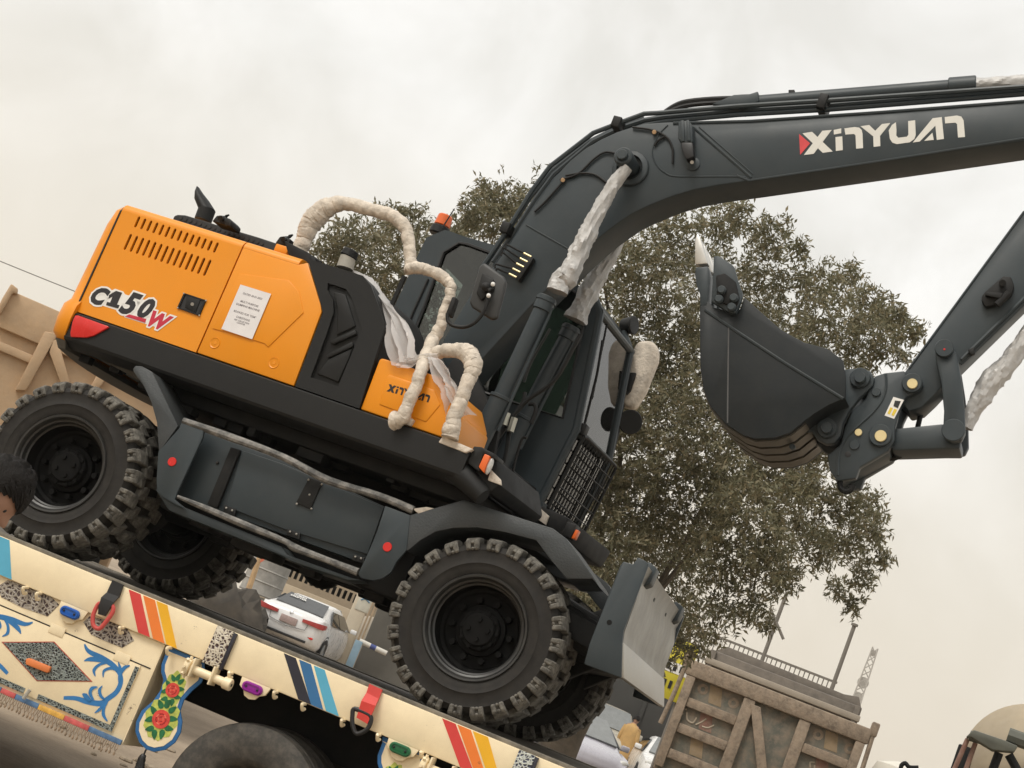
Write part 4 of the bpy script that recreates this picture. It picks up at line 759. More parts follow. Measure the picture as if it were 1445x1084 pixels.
# roof, rear and floor skins
rf = cs[1:]+[frt[0]]
for i in range(len(rf)-1):
    a, b_ = rf[i], rf[i+1]; cabp.hull8([(a[0], YC0+0.04, a[1]), (b_[0], YC0+0.04, b_[1]), (b_[0], YC0+0.04, b_[1]-0.05), (a[0], YC0+0.04, a[1]-0.05)], [(a[0], YC1-0.04, a[1]), (b_[0], YC1-0.04, b_[1]), (b_[0], YC1-0.04, b_[1]-0.05), (a[0], YC1-0.04, a[1]-0.05)])
cabp.box(outl[0][0]+0.05, frt[-1][0], YC0+0.04, YC1-0.04, 1.30, 1.36)
cabp.hull8([(outl[0][0], YC0+0.04, 1.3), (outl[0][0]+0.05, YC0+0.04, 1.3), (rearx[0]+0.05, YC0+0.04, 2.2), (rearx[0], YC0+0.04, 2.2)], [(outl[0][0], YC1-0.04, 1.3), (outl[0][0]+0.05, YC1-0.04, 1.3), (rearx[0]+0.05, YC1-0.04, 2.2), (rearx[0], YC1-0.04, 2.2)])
for a, b_ in ((frt[2], frt[3]),): pass
cab = cabp.obj('cab', grey, ex, FU)
gp = [mid(p, (sum(q[0] for q in wn_)/len(wn_), sum(q[1] for q in wn_)/len(wn_)), -0.02) for p in wn_]
for yy in (YC0+0.012, YC1-0.02): G().prism(gp, yy, yy+0.006).obj('side_window', glz, cab)
G().tube([(p[0], YC0-0.001, p[1]) for p in wn_+[wn_[0]]], 0.012, n=6).obj('window_seal', ink, cab)
G().tube([U3(p, YC0-0.006) for p in full((604, 394), (583, 440), (560, 500))], 0.010, n=6).obj('pillar_trim', ink, cab)
# windscreen, wiper, lower guard on the front face
f1, f2, f3 = frt[1], frt[2], frt[3]
pl_ = G()
for yy in (YC0+0.02, YC1-0.03): pl_.tube([(frt[0][0], yy, frt[0][1]), (f1[0], yy, f1[1]), (f2[0], yy, f2[1]), (f3[0], yy, f3[1])], 0.03, n=10)
for q in (f1, f2): pl_.cyl((q[0], YC0, q[1]), (q[0], YC1, q[1]), 0.028, n=10)
pl_.cyl((f3[0], YC0, f3[1]), (f3[0], YC1, f3[1]), 0.04, n=10); pl_.obj('front_frame', grey, cab)
clear = glass('clear_glass', (0.50, 0.55, 0.52), 0.05)
def quad(a, b_, th): return [(a[0], a[1]), (b_[0], b_[1]), (b_[0]-th, b_[1]), (a[0]-th, a[1])]
G().prism(quad(f1, f2, 0.006), YC0+0.03, YC1-0.03).obj('windscreen', clear, cab)
lw = G().prism(quad(f2, f3, 0.006), YC0+0.03, YC1-0.03).obj('lower_window', clear, cab)
gd = G()
def fpt(t, y, o=0.07): q = mid(f2, f3, t); return (q[0]+o, y, q[1]-0.02)
ring = [fpt(0.02, YC0+0.02), fpt(0.95, YC0+0.02), fpt(1.0, YC0+0.06), fpt(1.0, YC1-0.06), fpt(0.95, YC1-0.02), fpt(0.02, YC1-0.02), fpt(0.0, YC1-0.06), fpt(0.0, YC0+0.06), fpt(0.02, YC0+0.02)]
gd.tube(ring, 0.013, n=6)
for i in range(1, 6): gd.cyl(fpt(i/6, YC0+0.02), fpt(i/6, YC1-0.02), 0.006, n=6)
for i in range(1, 13): y_ = YC0+0.02+(YC1-YC0-0.04)*i/13; gd.cyl(fpt(0, y_), fpt(1, y_), 0.006, n=6)
gd.obj('front_guard', blackp, cab)
wp = G(); q0 = mid(f1, f2, 0.95); q1 = mid(f1, f2, 0.2)
wp.tube([(q0[0]+0.03, YC0+0.08, q0[1]), (mid(f1, f2, 0.5)[0]+0.05, YC0+0.07, mid(f1, f2, 0.5)[1]), (q1[0]+0.03, YC0+0.10, q1[1])], 0.010, n=6); wp.tube([(mid(f1, f2, .7)[0]+0.04, YC0+0.1, mid(f1, f2, .7)[1]), (mid(f1, f2, .05)[0]+0.03, YC0+0.12, mid(f1, f2, .05)[1])], 0.008, n=6); wp.box(q0[0]-0.0, q0[0]+0.06, YC0+0.04, YC0+0.12, q0[1]-0.06, q0[1]+0.02, 0.01)
wp.obj('wiper', blackp, cab)
# seat and console seen through the glass
st_ = G().box(-0.25+0.35, 0.25+0.35, 0.55, 1.05, 1.7, 1.82, 0.04); st_.prism([(0.08, 1.8), (0.2, 1.8), (0.12, 2.45), (-0.02, 2.45)], 0.57, 1.03, 0.04); st_.box(0.05, 0.5, 0.6, 1.0, 1.36, 1.7, 0.03); st_.box(0.7, 0.78, 0.5, 0.6, 1.36, 1.95, 0.02)
st_.obj('seat', ink, cab)
st = U(full((742, 735), (770, 700), (820, 735), (800, 770), (745, 760)), YC0)
G().prism(U(full((690, 700), (756, 715), (815, 740), (800, 765), (700, 740)), YC0), YC0-0.2, YC1, 0.02).obj('cab_step', dark, ex, FU)
q = U3(z8((415, 1055)), 0.1); G().box(q[0]-0.04, q[0]+0.03, 0.0, 0.1, q[2]-0.06, q[2]+0.04, 0.01).obj('marker_lamp', blackp, ex, FU)
G().prism(U(z8((425, 1045), (440, 1050), (420, 1090), (405, 1085)), 0.0), -0.02, 0.03, 0.005).obj('marker_lens', amber, ex, FU)
G().prism(U(z8((265, 950), (305, 985), (290, 1025), (255, 1000)), 0.15), 0.13, 0.15, 0.003).obj('sticker', foam, ex, FU)
# beacon and aerial on the roof
bb = U3(v4((445, 240)), 0.75); bt = U3(v4((475, 145)), 0.75)
bn = G().cyl((bb[0], bb[1], bb[2]-0.05), (bb[0], bb[1], bb[2]+0.02), 0.075, 0.07, n=20, bev=0.01).obj('beacon_base', blackp, cab)
G().cyl((bb[0], bb[1], bb[2]+0.02), (bb[0], bb[1], bb[2]+0.11), 0.062, 0.055, n=20, bev=0.008).obj('beacon_lens', amber, cab)
G().cyl(U3(v4((465, 225)), 0.6), U3(v4((588, 32)), 0.6), 0.006, 0.004, n=6).obj('aerial', ink, cab)
# front handrail, lamp and mirrors of the cab's far side
hr = z8((608, 228), (640, 235), (665, 262), (650, 370), (622, 540), (590, 680), (540, 830), (500, 905), (455, 908))
G().tube([U3(p, YC1+0.05) for p in hr], 0.017, n=8, sub=4).obj('front_handrail', blackp, ex, FU)
wl = U3(z8((650, 125)), YC1); k = G().cyl((wl[0]-0.03, wl[1], wl[2]-0.01), (wl[0]+0.07, wl[1]-0.03, wl[2]+0.01), 0.05, 0.07, n=18, bev=0.008); k.tube([U3(z8((600, 150)), YC1-0.02), U3(z8((622, 178)), YC1), wl], 0.018, n=8); k = k.obj('work_lamp', blackp, cab)
fmr = U(z8((705, 205), (770, 200), (800, 235), (795, 290), (740, 430), (690, 510), (640, 495), (597, 465), (615, 410), (650, 330), (680, 260)), YC1+0.1)
fo = G().prism(fmr, YC1+0.03, YC1+0.15, 0.045, 4).obj('wrapped_mirror', foam, ex, FU, ang=60)
G().prism(U(z8((665, 340), (695, 340), (670, 420), (650, 440)), YC1+0.02), YC1+0.0, YC1+0.04, 0.006).obj('mirror_bracket', blackp, ex, FU)
rc_ = U3(z8((668, 560)), YC1+0.05)
rd = G().lathe([(0.0, 0.05), (0.06, 0.045), (0.085, 0.02), (0.09, 0), (0.085, -0.008), (0, -0.008)], rc_, (-0.55, 0.8, 0.1), n=28).obj('round_mirror', blackp, ex, FU)

# ---- plastic sheeting draped over the tank and tool box
plast = bpy.data.materials.new('plastic_sheet'); plast.use_nodes = True
_t = plast.node_tree; _t.nodes.clear(); _o = _t.nodes.new('ShaderNodeOutputMaterial'); _a = _t.nodes.new('ShaderNodeBsdfTransparent'); _b = _t.nodes.new('ShaderNodeBsdfPrincipled'); _b.inputs['Base Color'].default_value = (0.80, 0.78, 0.77, 1); _b.inputs['Roughness'].default_value = 0.3
_tl = _t.nodes.new('ShaderNodeBsdfTranslucent'); _tl.inputs[0].default_value = (0.8, 0.78, 0.76, 1); _m0 = _t.nodes.new('ShaderNodeMixShader'); _m0.inputs[0].default_value = 0.35; _m1 = _t.nodes.new('ShaderNodeMixShader'); _m1.inputs[0].default_value = 0.66
_t.links.new(_b.outputs[0], _m0.inputs[1]); _t.links.new(_tl.outputs[0], _m0.inputs[2]); _t.links.new(_a.outputs[0], _m1.inputs[1]); _t.links.new(_m0.outputs[0], _m1.inputs[2]); _t.links.new(_m1.outputs[0], _o.inputs[0])
def sheet(name, left, right, y, seed, nu=26, nv=12, amp=0.035, ys=None):
    rg = np.random.RandomState(seed); g_ = G(); Lp = [Vector(U3(p, (ys[i] if ys else y))) for i, p in enumerate(left)]; Rp = [Vector(U3(p, (ys[i] if ys else y)+0.02)) for i, p in enumerate(right)]
    def lerp(P_, t): f_ = t*(len(P_)-1); i = min(int(f_), len(P_)-2); return P_[i].lerp(P_[i+1], f_-i)
    ph = rg.uniform(0, 6, 6); rings = []
    for i in range(nu+1):
        t = i/nu; a, b_ = lerp(Lp, t), lerp(Rp, t); row = []
        for j in range(nv+1):
            s = j/nv; o = amp*(math.sin(s*14+ph[0]+2.5*t)+0.6*math.sin(s*27+ph[1]-5*t)+0.5*math.sin(t*13+ph[2]+s*5))+rg.uniform(-1, 1)*0.006
            row.append(a.lerp(b_, s)+Vector((0.3*o, o, 0.2*o)))
        rings.append(row)
    return g_.loft(rings, closed=False, caps=False).obj(name, plast, ex, FU, ang=25)
sheet('plastic_sheet', z2((415, 445), (470, 470), (545, 560), (590, 690), (610, 800), (650, 930)), z2((440, 440), (500, 470), (600, 590), (700, 690), (735, 790), (750, 890)), -1.0, 1, ys=[-0.9, -1.0, -1.1, -1.16, -1.2, -1.22])
sheet('plastic_sheet', z2((650, 935), (720, 940), (790, 900), (850, 930)), z2((665, 870), (740, 875), (800, 868), (860, 860)), -1.23, 2, nu=16, nv=8, amp=0.015)
sheet('plastic_sheet', z2((810, 880), (850, 1010))+z4((870, 250), (900, 330), (905, 400)), z2((870, 890), (930, 960))+z4((965, 240), (1000, 330), (1040, 380)), -1.20, 3, ys=[-1.24, -1.24, -1.24, -1.22, -1.2], amp=0.02)

# ================================================================== the decorated flatbed lorry
FT = Frame((0, 0, 0), 0.0)
tr = thing('flatbed_lorry', 'cream flatbed lorry with striped side rail, painted flowers and tool locker, carrying the excavator', 'lorry', FT)
YT = -1.30; ZT, ZB = 1.372, 1.155
T = lambda pts, y=YT: FT.poly(pts, y)
def T3(p, y=YT): return FT.on3(p, y)
XL, XRt = -5.2, 5.2
beam = G().box(XL, XRt, YT, YT+0.07, ZB, ZT, 0.008).obj('side_rail', cream, tr)
G().box(XL, XRt, 1.24, 1.31, ZB, ZT, 0.008).obj('side_rail', cream, tr)
deckm = mat('deck_steel', (0.085, 0.075, 0.06), 0.7, var=0.35, vscale=4, dust=0.7, dustcol=(0.22, 0.19, 0.15), bump=0.2, bscale=30)
for k in range(10):
    y0 = YT+0.075+k*0.2455; G().box(XL, XRt, y0, y0+0.238, ZT-0.03, D-0.004 if k else D-0.006, 0.004).obj('deck_plank', deckm, tr)
railm = mat('edge_steel', (0.13, 0.115, 0.09), 0.55, var=0.4, vscale=5, dust=0.7, dustcol=(0.30, 0.26, 0.2))
G().box(XL, XRt, YT+0.012, YT+0.072, ZT-0.004, D+0.006, 0.005).obj('edge_angle', railm, tr); G().box(XL, XRt, 1.24, 1.30, ZT-0.004, D+0.006, 0.005).obj('edge_angle', railm, tr)
for y0 in (-0.48, 0.36): G().box(XL, XRt, y0, y0+0.12, 0.85, 1.30, 0.01).obj('chassis_rail', dark, tr)
for k in range(14): G().box(XL+0.3+k*0.74, XL+0.38+k*0.74, YT+0.08, 1.23, 1.16, 1.338, 0.006).obj('cross_member', dark, tr)
# painted stripes
cols = {'red': (0.62, 0.05, 0.045), 'org': (0.80, 0.20, 0.03), 'yel': (0.80, 0.42, 0.015), 'navy': (0.018, 0.018, 0.03), 'blue': (0.03, 0.14, 0.32), 'sky': (0.09, 0.38, 0.55)}
pm = {k: mat('stripe_'+k, v, 0.42, var=0.06, speck=0.55) for k, v in cols.items()}
def stripe(k, q):
    p = T(q); p = [(p[0][0], ZT-0.004), (p[1][0], ZT-0.004), (p[2][0], ZB+0.004), (p[3][0], ZB+0.004)]; G().prism(p, YT-0.002, YT+0.001).obj('painted_stripe', pm[k], beam)
for k, q in (('red', z5((650, 180), (708, 208), (755, 425), (697, 398))), ('org', z5((722, 212), (780, 238), (830, 452), (772, 428))), ('yel', z5((790, 236), (845, 258), (893, 476), (840, 455))),
             ('navy', z6((80, 490), (140, 515), (215, 757), (150, 730))), ('blue', z6((155, 525), (215, 550), (275, 782), (212, 757))), ('sky', z6((230, 553), (285, 575), (355, 812), (290, 787))),
             ('red', w7((700, 50), (803, 98), (945, 490), (835, 445))), ('orange' if False else 'org', w7((818, 105), (922, 150), (1045, 530), (950, 495))), ('yel', w7((938, 155), (1055, 208), (1160, 575), (1065, 535))),
             ('sky', z5((-60, -28), (20, 0), (60, 132), (-20, 98))), ('blue', z5((-130, -60), (-72, -34), (-32, 95), (-92, 70))), ('navy', z5((-200, -90), (-142, -64), (-104, 68), (-162, 45)))): stripe(k, q)
# scroll-work plates on the rail
fil1 = filigree('scroll_plate', (0.62, 0.56, 0.45), (0.06, 0.03, 0.03), 48); fil2 = filigree('scroll_dark', (0.22, 0.25, 0.23), (0.012, 0.016, 0.018), 70); fil3 = filigree('scroll_grey', (0.36, 0.32, 0.27), (0.05, 0.03, 0.028), 42); fil4 = filigree('scroll_blue', (0.55, 0.58, 0.53), (0.03, 0.035, 0.07), 55)
for pts, m in ((z5((1100, 365), (1185, 395), (1115, 575), (1030, 545)), fil1), (w7((1310, 305), (1440, 345), (1370, 520), (1240, 470)), fil4)):
    q = T(pts); xa, xb = 0.5*(q[0][0]+q[3][0]), 0.5*(q[1][0]+q[2][0]); sp_ = G().box(xa, xb, YT-0.03, YT, ZB-0.01, ZT+0.0, 0.004).obj('scroll_bracket', m, beam)
    G().box(xb+0.001, xb+0.02, YT-0.026, YT, ZB-0.012, ZT-0.004, 0.003).obj('bracket_flange', pm['navy'], beam)
# tie-down straps with rings
def strap(parent, pts, ring_pts, ms, mr, rr):
    g_ = G(); n = len(pts)
    A = [Vector(T3(p[0], YT-p[2])) for p in pts]; B = [Vector(T3(p[1], YT-p[2])) for p in pts]
    off = Vector((0, 0.008, 0)); rings = [[A[i]-off, B[i]-off, B[i]+off, A[i]+off] for i in range(n)]
    o = g_.loft(rings).obj('tie_strap', ms, parent); c = [T3(p, YT-0.055) for p in ring_pts]
    G().tube(c+[c[0], c[1]], rr, n=10, sub=5).obj('tie_ring', mr, o); return o
strap(beam, [(z5((568, 138)), z5((622, 162)), 0.012), (z5((540, 200)), z5((600, 222)), 0.014), (z5((512, 225)), z5((575, 250)), 0.06), (z5((498, 270)), z5((545, 295)), 0.065), (z5((495, 310)), z5((530, 320)), 0.055)], z5((505, 255), (560, 262), (568, 295), (535, 345), (500, 382), (470, 365), (468, 320), (485, 275)), ink, mat('red_rubber', (0.55, 0.075, 0.065), 0.5), 0.013)
strap(beam, [(z6((505, 660)), z6((570, 690)), 0.012), (z6((490, 705)), z6((552, 735)), 0.02), (z6((465, 745)), z6((535, 770)), 0.06), (z6((440, 830)), z6((495, 862)), 0.055)], z6((430, 785), (500, 815), (512, 845), (490, 890), (440, 910), (420, 870), (418, 820)), mat('red_strap', (0.62, 0.05, 0.04), 0.45), ink, 0.013)
# rope hooks under the rail
def hook(c):
    x, z = FT.on(c, YT-0.02); G().tube([(x, YT+0.01, ZB-0.005), (x, YT-0.03, ZB-0.008), (x, YT-0.045, z), (x+0.004, YT-0.02, z-0.028), (x+0.008, YT+0.005, z-0.02)], 0.010, n=8, sub=4).obj('rope_hook', cream, beam)
for c in z5((125, 182), (192, 212), (610, 380), (848, 485), (1160, 605), (1385, 705))+z6((172, 765), (370, 845), (550, 918), (768, 1003)): hook(c)
# oval coloured reflectors on cream brackets
def oval(c, L_, R_): return [(c[0]+L_*sx+R_*math.cos(a), c[1]+R_*math.sin(a)) for sx, a0 in ((1, -PI/2), (-1, PI/2)) for a in [a0+PI*k/7 for k in range(8)]]
for c, col in ((z5((355, 303)), (0.01, 0.10, 0.42)), (z5((1272, 683)), (0.25, 0.01, 0.26)), (z6((660, 990)), (0.01, 0.12, 0.045))):
    x, z = FT.on(c, YT)
    bk_ = G().prism([(x-0.09, ZB+0.002), (x-0.085, z-0.01), (x-0.05, z-0.03), (x-0.035, z-0.055), (x, z-0.065), (x+0.035, z-0.055), (x+0.05, z-0.03), (x+0.085, z-0.01), (x+0.10, ZB+0.002)], YT+0.002, YT+0.02, 0.003).obj('reflector_bracket', cream, tr)
    m = mat('reflector_%.2f' % col[2], col, 0.3, var=0.1)
    G().prism(oval((x, z), 0.035, 0.030), YT-0.02, YT+0.004, 0.006).obj('oval_reflector', m, bk_); G().plate(oval((x, z), 0.035, 0.022), [oval((x, z), 0.034, 0.016)], YT-0.026, YT-0.018).obj('reflector_rim', m, bk_)
    rb = G(); [rb.sphere((x+s, YT-0.022, z), 0.007, 8) for s in (-0.035, 0.035)]; rb.obj('reflector_screw', ink, bk_)

# painted locker on the left
YL = YT+0.025
xr_ = 0.5*(FT.on(z5((832, 468)), YL)[0]+FT.on(z5((605, 963)), YL)[0]); zl0 = FT.on(z5((600, 962)), YL)[1]; xl_ = xr_-2.35
zh = FT.on(z5((400, 432)), YL)[1]
lk = G().box(xl_, xr_, YL, -0.62, zl0, ZB+0.0, 0.006).obj('tool_locker', cream, tr)
xdr = 0.5*(FT.on(z5((713, 562)), YL)[0]+FT.on(z5((568, 905)), YL)[0]); zd0 = FT.on(z5((560, 902)), YL)[1]
ld = G().box(xl_+0.1, xdr, YL-0.012, YL, zd0, zh-0.006, 0.003).obj('locker_door', cream, lk)
G().box(xl_+0.1, xr_-0.02, YL-0.003, YL, zh-0.004, zh+0.003).obj('door_gap', ink, lk)
Y2 = YL-0.012
for c in (290, 620):
    x = FT.on(z5((c, 385+(c-290)*0.40)), Y2)[0]; hg = G().box(x-0.05, x+0.05, Y2-0.004, Y2+0.004, zh-0.035, zh+0.022, 0.002).obj('door_hinge', cream, lk)
# scroll-work border, diamond, handle
G().box(xdr-0.028, xdr-0.002, Y2-0.003, Y2, zd0+0.002, zh-0.02).obj('scroll_border', fil2, lk)
xk = FT.on(z5((185, 735)), Y2)[0]; G().box(xk, xdr-0.03, Y2-0.003, Y2, zd0+0.002, zd0+0.034).obj('scroll_border', fil2, lk)
xk2 = FT.on(z5((125, 690)), Y2)[0]; G().box(xl_+0.1, xk2, Y2-0.003, Y2, zd0+0.002, zd0+0.034).obj('scroll_border', fil2, lk)
G().cyl(T3(z5((150, 690)), Y2-0.03), T3(z5((118, 735)), Y2-0.03), 0.012, n=8).obj('locker_latch', mat('dull_zinc', (0.3, 0.29, 0.25), 0.5), lk)
dia = T(w3((25, 228), (368, 226), (618, 488), (255, 484)), Y2); G().prism([mid(p, (sum(a[0] for a in dia)/4, sum(a[1] for a in dia)/4), -0.05) for p in dia], Y2-0.0025, Y2).obj('diamond_border', mat('border_red', (0.42, 0.08, 0.05), 0.5), lk)
G().prism(dia, Y2-0.005, Y2).obj('scroll_diamond', fil2, lk)
G().prism(T(w3((190, 340), (215, 335), (360, 395), (345, 432), (330, 436), (188, 378)), Y2), Y2-0.03, Y2-0.004, 0.006).obj('door_pull', mat('orange_plastic', (0.72, 0.21, 0.06), 0.5), lk)
for pts in (w3((170, -45), (345, 30), (400, 25), (400, 40), (320, 50), (120, -20)),): pass
for pts in (z5((-10, 170), (40, 138), (140, 165), (240, 205), (298, 262), (240, 320), (110, 275), (5, 222)), z5((420, 350), (452, 320), (560, 345), (642, 385), (675, 442), (615, 478), (530, 445), (460, 412))): G().prism(T(pts, YL), YL-0.003, YL+0.001).obj('scroll_panel', fil3, lk)
G().box(xr_-0.004, xr_+0.004, YL+0.002, -0.63, zl0+0.004, ZB-0.004).obj('locker_end', cream, lk)
# blue painted scrolls (flat brush strokes with swelling width)
bluep = mat('scroll_paint_blue', (0.025, 0.17, 0.42), 0.45, var=0.12, vscale=20)
xcd = sum(p[0] for p in dia)/4
def stroke(pts, wid, z=0, mir=False):
    P2 = [Vector(FT.on(w3(p), Y2)) for p in pts]
    if mir: P2 = [Vector((2*xcd-p.x, p.y)) for p in P2]
    Q, Wd = [], []
    for i in range(len(P2)-1):
        a, b_, c, d = P2[max(i-1, 0)], P2[i], P2[i+1], P2[min(i+2, len(P2)-1)]
        for k in range(5):
            t = k/5; Q.append(0.5*((2*b_)+(c-a)*t+(2*a-5*b_+4*c-d)*t*t+(3*b_-a-3*c+d)*t**3)); Wd.append(wid[i]*(1-t)+wid[i+1]*t)
    Q.append(P2[-1]); Wd.append(wid[-1]); Lf, Rt = [], []
    for i in range(len(Q)):
        d = (Q[min(i+1, len(Q)-1)]-Q[max(i-1, 0)]).normalized(); nn = Vector((-d.y, d.x))*Wd[i]/4.84/245/2; Lf.append(Q[i]+nn); Rt.append(Q[i]-nn)
    A = [[(a.x, Y2-0.0015-z, a.y), (b_.x, Y2-0.0015-z, b_.y)] for a, b_ in zip(Lf, Rt)]
    G().loft(A, closed=False, caps=False).obj('painted_scroll', bluep, lk)
def flourish(mir=False):
    for i, (pts, wd) in enumerate((([(578, 238), (605, 285), (690, 330), (770, 380), (818, 440), (825, 500), (795, 565), (735, 612), (690, 642), (600, 632), (520, 608), (435, 605)], [10, 28, 40, 36, 30, 34, 36, 36, 40, 36, 30, 24]), ([(575, 352), (620, 340), (700, 350), (740, 370)], [4, 32, 30, 10]), ([(652, 458), (643, 415), (680, 378), (730, 365)], [4, 24, 20, 12]), ([(705, 465), (712, 420), (760, 402), (800, 420)], [4, 20, 20, 12]), ([(888, 384), (850, 400), (820, 450), (815, 500)], [8, 28, 24, 12]), ([(810, 360), (820, 395), (835, 430)], [4, 22, 10]), ([(735, 765), (708, 720), (712, 670), (735, 630)], [8, 24, 22, 14]), ([(648, 708), (680, 685), (715, 645)], [4, 22, 12]), ([(668, 530), (630, 540), (618, 575), (640, 620)], [6, 26, 24, 14]), ([(702, 522), (682, 550), (690, 590), (715, 615)], [4, 22, 22, 12]), ([(565, 578), (585, 590), (620, 625)], [6, 34, 20]))):
        stroke(pts, wd, 0.0004*i, mir)
flourish(); flourish(True)
# coloured strip with chain fringe
FRm = mat('fringe_wire', (0.30, 0.22, 0.15), 0.6, var=0.4, vscale=30); yf = YL-0.01
segs = [(-330, -200, 'yel'), (-200, -90, 'red'), (-90, 0, 'blue'), (0, 72, 'red'), (72, 188, 'blue'), (188, 318, 'yel'), (318, 442, 'red'), (442, 604, 'blue')]
fm_ = {k: mat('fringe_'+k, tuple(0.75*c+0.06 for c in cols[k]), 0.6, var=0.25, vscale=30) for k in ('red', 'blue', 'yel')}
for a, b_, k in segs:
    xa, xb = FT.on(z5((a, 705+a*0.44)), yf)[0], FT.on(z5((b_, 705+b_*0.44)), yf)[0]; G().box(xa+0.001, xb-0.001, yf-0.006, YL, zl0-0.004, zl0+0.026, 0.002).obj('fringe_strip', fm_[k], lk)
fg = G(); xa, xb = FT.on(z5((-330, 560)), yf)[0], FT.on(z5((600, 970)), yf)[0]; nf = 52
for i in range(nf):
    x = xa+(xb-xa)*(i+0.5)/nf; dz = rnd.uniform(0.065, 0.08); s = rnd.uniform(-0.006, 0.006)
    fg.tube([(x-0.006, yf, zl0), (x-0.009+s, yf-0.004, zl0-dz*0.45), (x+s, yf, zl0-dz*0.72), (x+0.009+s, yf-0.004, zl0-dz*0.45), (x+0.006, yf, zl0)], 0.0028, n=5)
    fg.sphere((x+s, yf, zl0-dz*0.9), 0.0085, 6, (0.8, 0.8, 1.5))
o = fg.obj('chain_fringe', FRm, lk); o['kind'] = 'stuff'

# painted mud flaps
fo_ = z5((838, 470), (836, 500), (812, 560), (810, 600), (822, 640), (808, 690), (770, 745), (712, 795), (684, 850), (680, 900), (700, 955), (735, 990), (775, 1002), (830, 992), (880, 955), (908, 905), (916, 850), (906, 795), (925, 740), (965, 695), (1012, 655), (1030, 610), (1030, 540))
YF = YT+0.035
flm = {'bl': mat('flap_blue', (0.025, 0.14, 0.36), 0.45), 'gr': mat('flap_yellowgreen', (0.45, 0.50, 0.10), 0.55, var=0.3, vscale=40), 'lf': mat('leaf_green', (0.01, 0.13, 0.045), 0.5, var=0.3, vscale=30), 'rs': mat('rose_red', (0.62, 0.055, 0.04), 0.5, var=0.25, vscale=40), 'rs2': mat('rose_light', (0.72, 0.17, 0.11), 0.5, var=0.2, vscale=40), 'rs3': mat('rose_dark', (0.36, 0.015, 0.015), 0.5)}
def leafshape(c, r, a, asp=0.5, n=12):
    out = []
    for i in range(n):
        t = 2*PI*i/n; k = r*math.cos(t); w = r*asp*math.sin(t)*(0.75-0.35*math.cos(t)); out.append((c[0]+k*math.cos(a)-w*math.sin(a), c[1]+k*math.sin(a)+w*math.cos(a)))
    return out
def flap(dx):
    ou = [(x+dx, min(z, ZB-0.002)) for x, z in FT.poly(fo_, YF)]; n = len(ou); inn_ = []
    cxm = sum(p[0] for p in ou)/n
    for i in range(n):
        a, b_ = Vector(ou[i-1]), Vector(ou[(i+1) % n]); d = (b_-a).normalized(); p = Vector(ou[i])+Vector((-d.y, d.x))*0.024; inn_.append((p.x, min(p.y, ZB-0.004)))
    fb_ = G().prism(ou, YF, YF+0.012, 0.002).obj('mud_flap', flm['bl'], tr); G().prism(inn_, YF-0.002, YF+0.001).obj('flap_ground', cream, fb_)
    C1 = FT.on(z5((812, 838)), YF); C2 = FT.on(z5((870, 692)), YF); C1 = (C1[0]+dx, C1[1]); C2 = (C2[0]+dx, C2[1])
    for C_, R_, sx, sz in ((C1, 0.118, 0.85, 1.05), (C2, 0.092, 0.72, 1.15)):
        fan = []
        for i in range(40): a = 2*PI*i/40; k = R_*(1+0.07*math.cos(10*a)); fan.append((C_[0]+k*sx*math.cos(a), C_[1]+0.006+k*sz*math.sin(a)))
        G().prism(fan, YF-0.0035-(0.0006 if R_ > 0.1 else 0), YF-0.001).obj('painted_fan', flm['gr'], fb_)
        for i in range(10):
            a = 2*PI*i/10+0.3; G().prism(leafshape((C_[0]+R_*0.70*sx*math.cos(a), C_[1]+R_*0.76*sz*math.sin(a)), R_*0.24, a+0.5*math.sin(3*i), 0.75), YF-0.0060-0.0002*(i % 3), YF-0.003).obj('painted_leaf', flm['lf'], fb_)
        r = R_*0.46; G().prism(circ(C_, r, 22), YF-0.0078, YF-0.003).obj('painted_rose', flm['rs'], fb_)
        for i in range(7):
            a = 2*PI*i/7; rr_ = r*0.62; pet = [(C_[0]+rr_*math.cos(a+t)*(1 if k else 0.8), C_[1]+rr_*math.sin(a+t)*(1 if k else 0.8)) for k, ts in ((1, (-0.5, -0.25, 0, 0.25, 0.5)), (0, (0.5, 0.25, 0, -0.25, -0.5))) for t in ts]
            G().prism(pet, YF-0.0088, YF-0.007).obj('painted_petal', flm['rs2'] if i % 2 else flm['rs3'], fb_)
        for i in range(4):
            a = 2*PI*i/4+0.4; rr_ = r*0.30; pet = [(C_[0]+rr_*math.cos(a+t)*(1 if k else 0.7), C_[1]+rr_*math.sin(a+t)*(1 if k else 0.7)) for k, ts in ((1, (-0.6, -0.3, 0, 0.3, 0.6)), (0, (0.6, 0.3, 0, -0.3, -0.6))) for t in ts]
            G().prism(pet, YF-0.0090, YF-0.007).obj('painted_petal', flm['rs2'] if i % 2 == 0 else flm['rs3'], fb_)
        pass
    tz = min(p[1] for p in ou); tx = [p[0] for p in ou if p[1] == tz][0]
    tg = G().cyl((tx, YF, tz), (tx, YF, tz-0.03), 0.006, n=6).tube([(tx, YF, tz-0.03), (tx, YF, tz-0.06), (tx+0.01, YF, tz-0.14)], [0.012, 0.022, 0.03], n=10, sub=3, noise=0.2); tg.obj('tassel', ink, fb_)
dxf = FT.on(w7((225, 225)), YF)[0]-FT.on(z5((838, 480)), YF)[0]
flap(0.0); flap(dxf)
